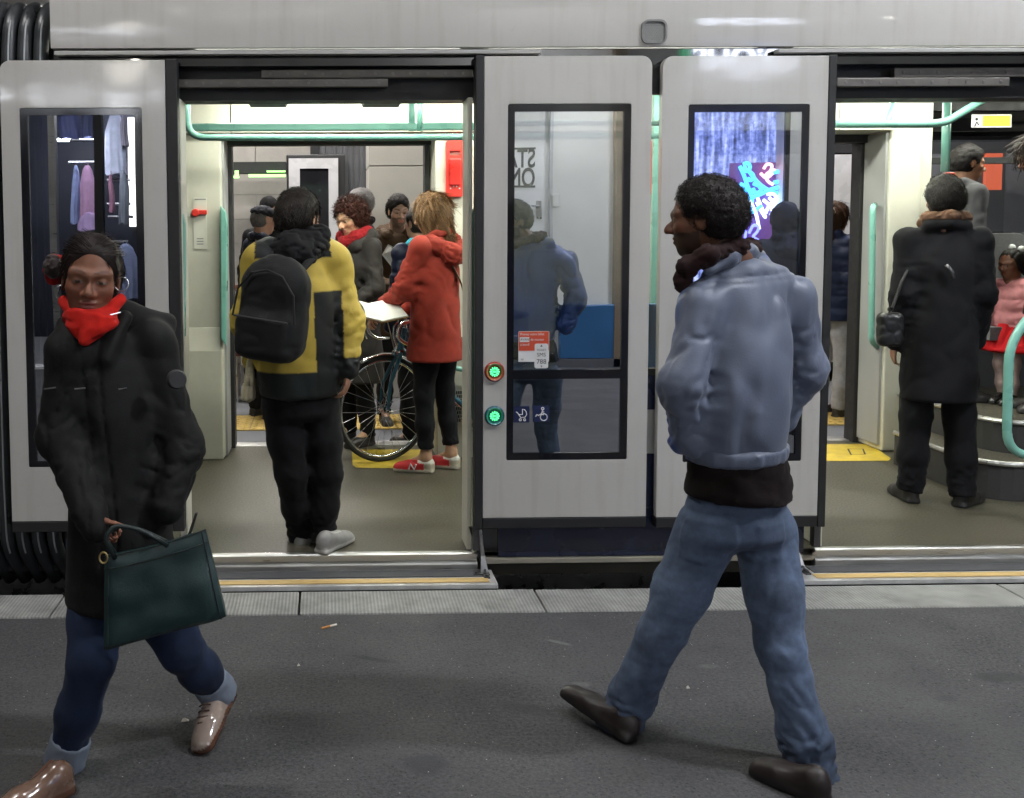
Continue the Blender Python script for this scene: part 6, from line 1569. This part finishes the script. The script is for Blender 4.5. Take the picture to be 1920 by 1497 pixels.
# men and woman on the far platform
f = Fig("old man in a dark cap and navy jacket on the far platform", J(492, 500, 8.2).x, 3.8, 0, 1.76, (.80, .58), look=(.05, 1, -.1), skin=(.48, .27, .19), bulk=1.1, headres=.006)
S = Solid().u(f.hd.E(0, -.06, .28, .41, .48, .24), .02).u(f.hd.E(0, .34, .18, .30, .24, .05), .03).disp(folds(.005, (20, 20, 20), seed=1)).cut(f.hd.p(0, 0, .10), -f.hd.fr[2]); f.P.part("cap", S, .007, cloth("cap_dark", (.020, .021, .028)))
f.P.short_hair((.12, .11, .11), 300, .90, face=.44, nape=-.28, length=.015, res=.008)
f.coat(cloth("navy_nylon", (.010, .013, .026), rough=.5), hem=.72, seed=81); f.legs(M_BLKCL); f.shoes()
f = Fig("person in a black knitted hat half hidden behind the old man in the cap", J(505, 500, 8.9).x, 4.55, 0, 1.85, (-.3, .95), skin=(.40, .24, .17), headres=.007)
S = Solid().u(f.hd.E(0, -.06, .20, .35, .42, .37), .02).disp(folds(.004, (60, 60, 8), seed=1)).cut(f.hd.p(0, 0, .03), -f.hd.fr[2]); f.P.part("knitted_hat", S, .008, M_BLKCL)
f.coat(M_BLKCL, hem=.72, seed=82); f.legs(M_BLKCL); f.shoes()
f = Fig("grey haired man in a black jacket beside the stone pillar", J(677, 500, 8.4).x, 4.0, 0, 1.90, (-.95, -.2), look=(0, 1, 0), skin=(.42, .24, .17), headres=.006)
f.P.short_hair((.22, .21, .21), 1200, 1.02, face=.42, nape=-.3, length=.02, res=.008)
f.coat(M_BLKCL, hem=.70, seed=83); f.legs(M_BLKCL); f.shoes()
f = Fig("young man in a brown padded jacket reading a paper on the far platform", J(745, 500, 7.95).x, 3.55, 0, 1.83, (.10, -.99), look=(-.05, 1, -.22), skin=(.56, .36, .27), bulk=1.12, headres=.0045, hands="L", beard=(.10, .065, .05), headoff=(0, .06, -.0), curl=1.0,
        pose=dict(elL=(-.24, .06, 1.10), wrL=(-.06, .24, 1.17), elR=(.26, .05, 1.10), wrR=(.10, .26, 1.05)))
f.P.short_hair((.012, .009, .008), 1600, 1.03, face=.50, nape=-.3, length=.02, res=.006)
f.coat(cloth("brown_padded", (.085, .052, .030), rough=.8), hem=.68, seed=84, puff=.08); f.legs(M_BLKCL); f.shoes()
S = Solid().chain([f.w(-.09, .07, 1.42), f.w(-.11, -.04, 1.45), f.w(0, -.10, 1.48), f.w(.11, -.04, 1.45), f.w(.09, .07, 1.42)], [.045] * 5, .03).disp(folds(.007, (22, 22, 22), seed=3)); f.P.part("hood_collar", S, .009, cloth("brown_padded", (.115, .065, .035)))
pp = empty("paper_sheet", J(733, 480, 7.6)); tag(pp, "white folded paper in the hand of the man in brown", "paper")
a, b, c, d = J(728, 458, 7.62), J(742, 466, 7.60), J(740, 508, 7.56), J(716, 478, 7.58)
MB().add([a, b, c, d] + [q + Vector((0, .003, 0)) for q in (a, b, c, d)], [(0, 1, 2, 3), (7, 6, 5, 4), (0, 4, 5, 1), (1, 5, 6, 2), (2, 6, 7, 3), (3, 7, 4, 0)]).build("sheet", mat("paper_white", (.75, .74, .70)), pp)
f = Fig("person in a navy padded jacket with a turquoise collar behind the woman in red", J(786, 500, 7.1).x, 2.72, 0, 1.72, (-.6, .8), skin=(.45, .27, .19), bulk=1.1, headres=.007)
f.P.short_hair((.015, .012, .010), 500, 1.05, length=.02, res=.009)
f.coat(cloth("navy_padded", (.008, .012, .030), rough=.45), hem=.75, seed=86, puff=.09); f.legs(M_BLKCL); f.shoes()
S = Solid().chain([f.w(-.10, .05, 1.42), f.w(-.11, -.05, 1.46), f.w(0, -.10, 1.47), f.w(.11, -.05, 1.46), f.w(.09, .06, 1.42)], [.03, .036, .04, .036, .03], .03).disp(folds(.006, (25, 25, 25), seed=3)); f.P.part("hood_collar", S, .008, cloth("turquoise", (.03, .36, .44)))

# passengers seen through the right door
f = Fig("elderly person in a long dark coat seen from behind in the right door", J(1758, 700, 5.15).x, .74, .1, 1.73, (.22, .97), skin=(.40, .22, .15), bulk=1.04, hands="L", headres=.005, pose=dict(elL=(-.185, -.02, 1.11), elR=(.185, -.02, 1.11), wrR=(.19, .06, .87), wrL=(-.20, .04, .86), anR=(.13, .0, .09), knR=(.11, .02, .48), anL=(-.10, .05, .09)))
f.P.short_hair((.016, .014, .013), 3000, 1.06, face=.46, nape=-.36, length=.015, res=.006, lift=.4, jit=.5)
f.coat(cloth("overcoat", (.007, .007, .009), sheen=.02), hem=.56, flare=1.0, seed=91, amp=.007, arm=1.05)
f.scarf(cloth("scarf_tan", (.16, .09, .06)), r=.028, z=1.49); f.legs(cloth("dark_trousers", (.008, .008, .010)), r=(.092, .075, .068)); f.shoes(turn=(-.1, .9))
MB().tube([f.w(-.035, -.150, 1.27), f.w(-.01, -.155, 1.235), f.w(.0, -.155, 1.20)], .010, 8).build("coat_buckle", mat("buckle_dark", (.12, .12, .13), .3, .8), f.P.root, smooth='all')
hb = empty("shoulder_bag", J(1662, 650, 5.05)); tag(hb, "small black shoulder bag beside the elderly person in the dark coat", "bag")
S = Solid().u(RBox(J(1668, 618, 5.08), (.062, .04, .088), None, .03), .01).disp(folds(.004, (20, 20, 20), seed=2)); solid("bag_body", S, .006, mat("bag_black", (.012, .012, .013), .35, var=.2), hb)
MB().tube([J(1672, 582, 5.08), J(1690, 530, 5.1), J(1720, 470, 5.14)], .008, 6).lathe(J(1668, 580, 5.06), (0, -1, 0), [(.012, .01), (.012, 0), (.006, 0)], 10).build("strap", M_BLACK, hb)

f = Fig("small girl in a pink jacket and red skirt on the upper step", J(1893, 600, 5.95).x, 1.55, .483, .88, (-.93, -.36), look=(0, 1, -.15), skin=(.16, .070, .042), bulk=1.3, headh=.34, headoff=(0, .02, .07), res=.008, female=True, hands="LR", headres=.0045, pose=dict(anL=(-.07, .0, .10), anR=(.07, -.02, .10)))
S = Solid().u(f.hd.E(0, -.085, .155, .335, .42, .375), .01).u(f.hd.E(0, -.20, -.08, .29, .26, .26), .06).sub(f.hd.E(0, .40, -.16, .36, .36, .46), .03).disp(lambda p: -.006 * (np.abs(np.sin(((p - f.hd.c) @ f.hd.fr[0]) * 150)) - .5)); f.P.part("braided_hair", S, .005, M_HAIR, lambda v: np.tile((.012, .010, .009), (len(v), 1)))
for a_ in ((.15, -.35, .45), (-.2, -.30, .48), (.05, -.2, .55)): 
    S = Solid().u(Ell(f.hd.p(*a_), (.02, .02, .02)), .01); f.P.part("hair_bobble", S, .004, M_WHITE)
f.coat(cloth("pink_padded", (.55, .22, .24), rough=.55), hem=.93, seed=95, amp=.006, puff=.075, arm=1.15)
S = Solid().u(ECone(f.w(0, 0, .97), f.w(0, 0, .66), (.10, .08), (.17, .14), f.fr[0], cap=.2), .02).disp(folds(.012, (22, 22, 4), seed=9)).cut(f.w(0, 0, .62), (0, 0, -1)); f.P.part("skirt", S, .008, cloth("skirt_red", (.48, .010, .014)))
f.legs(cloth("tights_pale", (.48, .36, .34)), r=(.075, .055, .045), amp=.002); f.shoes((.012, .012, .012), (.02, .02, .02), M_SHOEGL)

f = Fig("man in grey facing right near the inner window of the tram", J(1780, 500, 6.25).x, 1.72, .483, 1.58, (.98, -.15), look=(0, 1, -.2), skin=(.22, .105, .062), headres=.0055)
f.P.short_hair((.010, .008, .008), 1200, 1.04, face=.42, length=.012, res=.007, lift=.5)
f.coat(cloth("grey_jacket", (.06, .06, .065)), hem=.75, seed=96); f.legs(M_BLKCL); f.shoes()
f = Fig("woman with dark hair leaning in at the right edge above the girl", J(1962, 500, 5.75).x, 1.30, .483, 1.62, (-.85, .3), look=(-.2, 1, -.5), skin=(.15, .068, .04), female=True, headres=.006, headoff=(0, .12, -.02))
H2 = f.hd
S = Solid().u(H2.E(0, -.09, .17, .38, .46, .40), .01).u(Cone(H2.p(0, -.25, -.05), H2.p(0, -.30, -.6), .38 * H2.h, .30 * H2.h), .08).u(Cone(H2.p(-.28, .05, .0), H2.p(-.30, .08, -.55), .16 * H2.h, .12 * H2.h), .06).sub(H2.E(0, .46, -.12, .30, .30, .42), .03).disp(folds(.010, (34, 34, 12), seed=16, warp=.8))
f.P.hair(S, .008, (.020, .012, .009), 2200, lambda Q: np.array((0, 0, -1.0)) + (Q - H2.c) * .8, .09, .002, seed=9, lift=.2, wave=.01)
f.coat(M_BLKCL, hem=.60, seed=97); f.legs(M_BLKCL); f.shoes()
f = Fig("woman with brown hair in a navy puffer jacket beyond the right door", J(1563, 500, 8.1).x, 3.7, 0, 1.76, (.9, .35), skin=(.48, .28, .20), bulk=1.25, female=True, headres=.007)
H3 = f.hd
S = Solid().u(H3.E(0, -.09, .17, .37, .45, .40), .01).u(Cone(H3.p(0, -.25, -.05), H3.p(0, -.30, -.7), .36 * H3.h, .28 * H3.h), .08).sub(H3.E(0, .44, -.12, .31, .31, .44), .03).disp(folds(.010, (34, 34, 12), seed=18))
f.P.hair(S, .009, (.06, .028, .015), 1200, lambda Q: np.array((0, 0, -1.0)) + (Q - H3.c) * .8, .09, .0025, seed=19, lift=.2)
f.coat(cloth("navy_puffer", (.012, .020, .055), rough=.4), hem=.78, seed=98, puff=.10); f.legs(cloth("pale_jeans", (.30, .30, .32))); f.shoes()
f = Fig("hooded person in navy standing on the platform beyond the right frame edge", 3.42, -2.95, 0, 1.74, (-.1, -1), skin=(.3, .17, .12), bulk=1.15, headres=.009)
S = Solid().u(f.hd.E(0, -.06, .12, .42, .50, .46), .02).u(Cone(f.hd.p(0, -.1, -.2), f.w(0, -.02, 1.38), .34 * f.hd.h, .14), .08).sub(f.hd.E(0, .55, -.05, .28, .30, .40), .03).disp(folds(.008, (18, 18, 18), seed=5)); f.P.part("hood", S, .010, cloth("navy_hood", (.010, .014, .035)))
f.coat(cloth("navy_hood", (.010, .014, .035)), hem=.7, seed=99); f.legs(M_JEANSD); f.shoes()

# ------------------------------------------------------------------ the bicycle
bike = empty("bicycle", JZ(722, 866, .1)); tag(bike, "blue steel bicycle with chrome mudguards inside the left door", "bicycle")
M_BLUE = mat("bike_blue", (.020, .085, .130), .3, var=.15, coat=.4)
M_CHROME = mat("chrome", (.75, .75, .76), .14, 1.0, var=.06, rvar=.05)
M_TYRE = mat("tyre", (.018, .018, .018), .75, var=.2, vscale=40)
RW = .338
fc = Vector(JZ(720, 864, .1)); fc.z = .1 + RW
fcx = Vector((fc.x, fc.y - .02, fc.z))
hx = Vector((-.90, -.43, 0)).normalized()                  # heading of the turned front wheel
bx = Vector((-1, 0.03, 0)).normalized()                    # heading of the frame
def wheel(c, h, name):
    ax_ = h.cross(Vector((0, 0, 1))).normalized(); up = Vector((0, 0, 1))
    ring = lambda r, n=56, off=0: [c + (h * math.cos(6.28319 * i / n) + up * math.sin(6.28319 * i / n)) * r + ax_ * off for i in range(n)]
    w_ = empty(name, (0, 0, 0)); w_.parent = bike; w_.location = (0, 0, 0); BASE[w_.name] = BASE[bike.name]
    MB().tube(ring(RW - .014), .0145, 10, close=True).build("tyre", M_TYRE, w_, smooth='all')
    MB().tube(ring(RW - .034), .0095, 8, close=True, flat=(1.1, .9)).build("rim", M_CHROME, w_, smooth='all')
    MB().lathe(c - ax_ * .05, ax_, [(.001, 0), (.008, 0), (.008, .012), (.024, .014), (.024, .018), (.012, .022), (.012, .078), (.024, .082), (.024, .086), (.008, .088), (.008, .10), (.001, .10)], 16).build("hub", M_CHROME, w_, smooth=True)
    for k in range(28):
        a = 6.28319 * k / 28; sd_ = 1 if k % 2 else -1; a2 = a + (.9 if (k // 2) % 2 else -.9)
        p0 = c + (h * math.cos(a2) + up * math.sin(a2)) * .022 + ax_ * .034 * sd_; p1 = c + (h * math.cos(a) + up * math.sin(a)) * (RW - .04)
        MB().tube([p0, p1], .0014, 5).build("spoke", M_STEEL, w_)
    return ax_, up
ax_, up = wheel(fcx, hx, "front_wheel")
mg = [fcx + (hx * math.cos(math.radians(a)) + up * math.sin(math.radians(a))) * (RW + .016) for a in range(20, 172, 8)]
def mudguard(c, h, ax_, a0, a1):
    n = 22; vs_, fs_ = [], []
    for i in range(n + 1):
        a = math.radians(a0 + (a1 - a0) * i / n); d = h * math.cos(a) + Vector((0, 0, 1)) * math.sin(a)
        for (o, r) in ((-.024, RW + .004), (-.014, RW + .015), (0, RW + .019), (.014, RW + .015), (.024, RW + .004)): vs_.append(c + d * r + ax_ * o)
    for i in range(n):
        for j in range(4): fs_.append((i * 5 + j, i * 5 + j + 1, (i + 1) * 5 + j + 1, (i + 1) * 5 + j))
    o = MB().add(vs_, fs_).build("mudguard", M_CHROME, bike, smooth='all'); md = o.modifiers.new("t", 'SOLIDIFY'); md.thickness = .0015
mudguard(fcx, hx, ax_, 60, 200)
rcx = fcx - bx * 1.02
rax, _ = wheel(rcx, bx, "rear_wheel"); mudguard(rcx, bx, rax, 20, 190)
ht0 = fcx - bx * .10 + Vector((0, 0, .36)); ht1 = ht0 - bx * .035 + Vector((0, 0, .15))       # head tube
bb = fcx - bx * .58 + Vector((0, 0, -.06)); st1 = bb - bx * .14 + Vector((0, 0, .50))
for nm, pts, r in (("head_tube", [ht0, ht1], .020), ("top_tube", [ht1 - Vector((0, 0, .03)), st1 - Vector((0, 0, .03))], .015), ("down_tube", [ht0 + Vector((0, 0, .03)), bb], .0165), ("seat_tube", [bb, st1], .0155)):
    MB().tube(pts, r, 12).build(nm, M_BLUE, bike, smooth=True)
for sg in (-1, 1):
    MB().tube([ht0 + ax_ * .022 * sg, fcx + ax_ * .048 * sg + Vector((0, 0, .16)) - hx * .02, fcx + ax_ * .05 * sg], [.0145, .012, .009], 10).build("fork_blade", M_BLUE, bike, smooth=True)
    MB().tube([bb + rax * .03 * sg, rcx + rax * .055 * sg], .009, 8).build("chain_stay", M_BLUE, bike, smooth=True)
    MB().tube([st1 + rax * .02 * sg - Vector((0, 0, .04)), rcx + rax * .055 * sg], .007, 8).build("seat_stay", M_BLUE, bike, smooth=True)
MB().tube([ht0 - ax_ * .03, ht0 + ax_ * .03], .016, 10).build("fork_crown", M_CHROME, bike, smooth=True)
stt = ht1 + Vector((0, 0, .06)); sf = stt + hx * .07
MB().tube([ht1, stt, sf], .012, 10).build("stem", M_CHROME, bike, smooth=True)
for sg in (-1, 1):
    e = sf + ax_ * .19 * sg
    MB().tube(fillet([sf, e, e + hx * .08 - Vector((0, 0, .01)), e + hx * .10 - Vector((0, 0, .09)), e + hx * .03 - Vector((0, 0, .14)), e - hx * .06 - Vector((0, 0, .14))], .06, 6), .0115, 10).build("handlebar", M_CHROME, bike, smooth='all')
    MB().tube(fillet([e + hx * .09 - Vector((0, 0, .0)), e + hx * .12 - Vector((0, 0, .02)), e + hx * .125 - Vector((0, 0, .09)), e + hx * .10 - Vector((0, 0, .14))], .03, 4),   .006, 8).build("brake_lever", M_CHROME, bike, smooth='all')
    MB().tube(fillet([e + hx * .09, e + hx * .08 + Vector((0, 0, .10)), sf + hx * .08 + Vector((0, 0, .07)), ht0 + hx * .04 + Vector((0, 0, .02))], .06, 5), .003, 6).build("brake_cable", mat("cable_pale", (.5, .5, .48), .4), bike, smooth='all')
cal = ht0 + hx * .035 - Vector((0, 0, .015))
for sg in (-1, 1): MB().tube(arc((0, 0, 0), .03, 90, 200, 6) and [cal + ax_ * (.03 * sg * math.sin(t)) + Vector((0, 0, .03 * math.cos(t))) - hx * 0 for t in (0, .5, 1.0, 1.6, 2.2)], .005, 6).build("brake_caliper", M_CHROME, bike, smooth=True)
sp_ = st1 + Vector((0, 0, .12)) - bx * .02
MB().tube([st1, sp_], .0125, 10).build("seat_post", M_CHROME, bike, smooth=True)
S = Solid().u(Ell(sp_ - bx * .08 + Vector((0, 0, .03)), (.09, .075, .025)), .02).u(Cone(sp_ - bx * .04 + Vector((0, 0, .035)), sp_ + bx * .13 + Vector((0, 0, .03)), .035, .02), .04); solid("saddle", S, .008, mat("saddle_black", (.015, .014, .013), .5), bike)
crx = bx.cross(Vector((0, 0, 1))).normalized()
cr = MB().tube([bb + crx * .05 + (bx * math.cos(t) + Vector((0, 0, 1)) * math.sin(t)) * .09 for t in [6.28319 * i / 32 for i in range(32)]], .004, 6, close=True)
for k in range(5): cr.tube([bb + crx * .05, bb + crx * .05 + (bx * math.cos(1.2566 * k) + Vector((0, 0, 1)) * math.sin(1.2566 * k)) * .09], .005, 6)
cr.build("chainring", M_CHROME, bike)
for sg, an in ((1, .6), (-1, .6 + math.pi)):
    dv = bx * math.cos(an) + Vector((0, 0, 1)) * math.sin(an); e = bb + crx * .07 * sg + dv * .165
    MB().tube([bb + crx * .06 * sg, e], .009, 8).build("crank", M_CHROME, bike)
    MB().obox(e + crx * .05 * sg, crx * .045, bx * .035, (0, 0, .009)).build("pedal", M_BLACK, bike, bevel=.003)
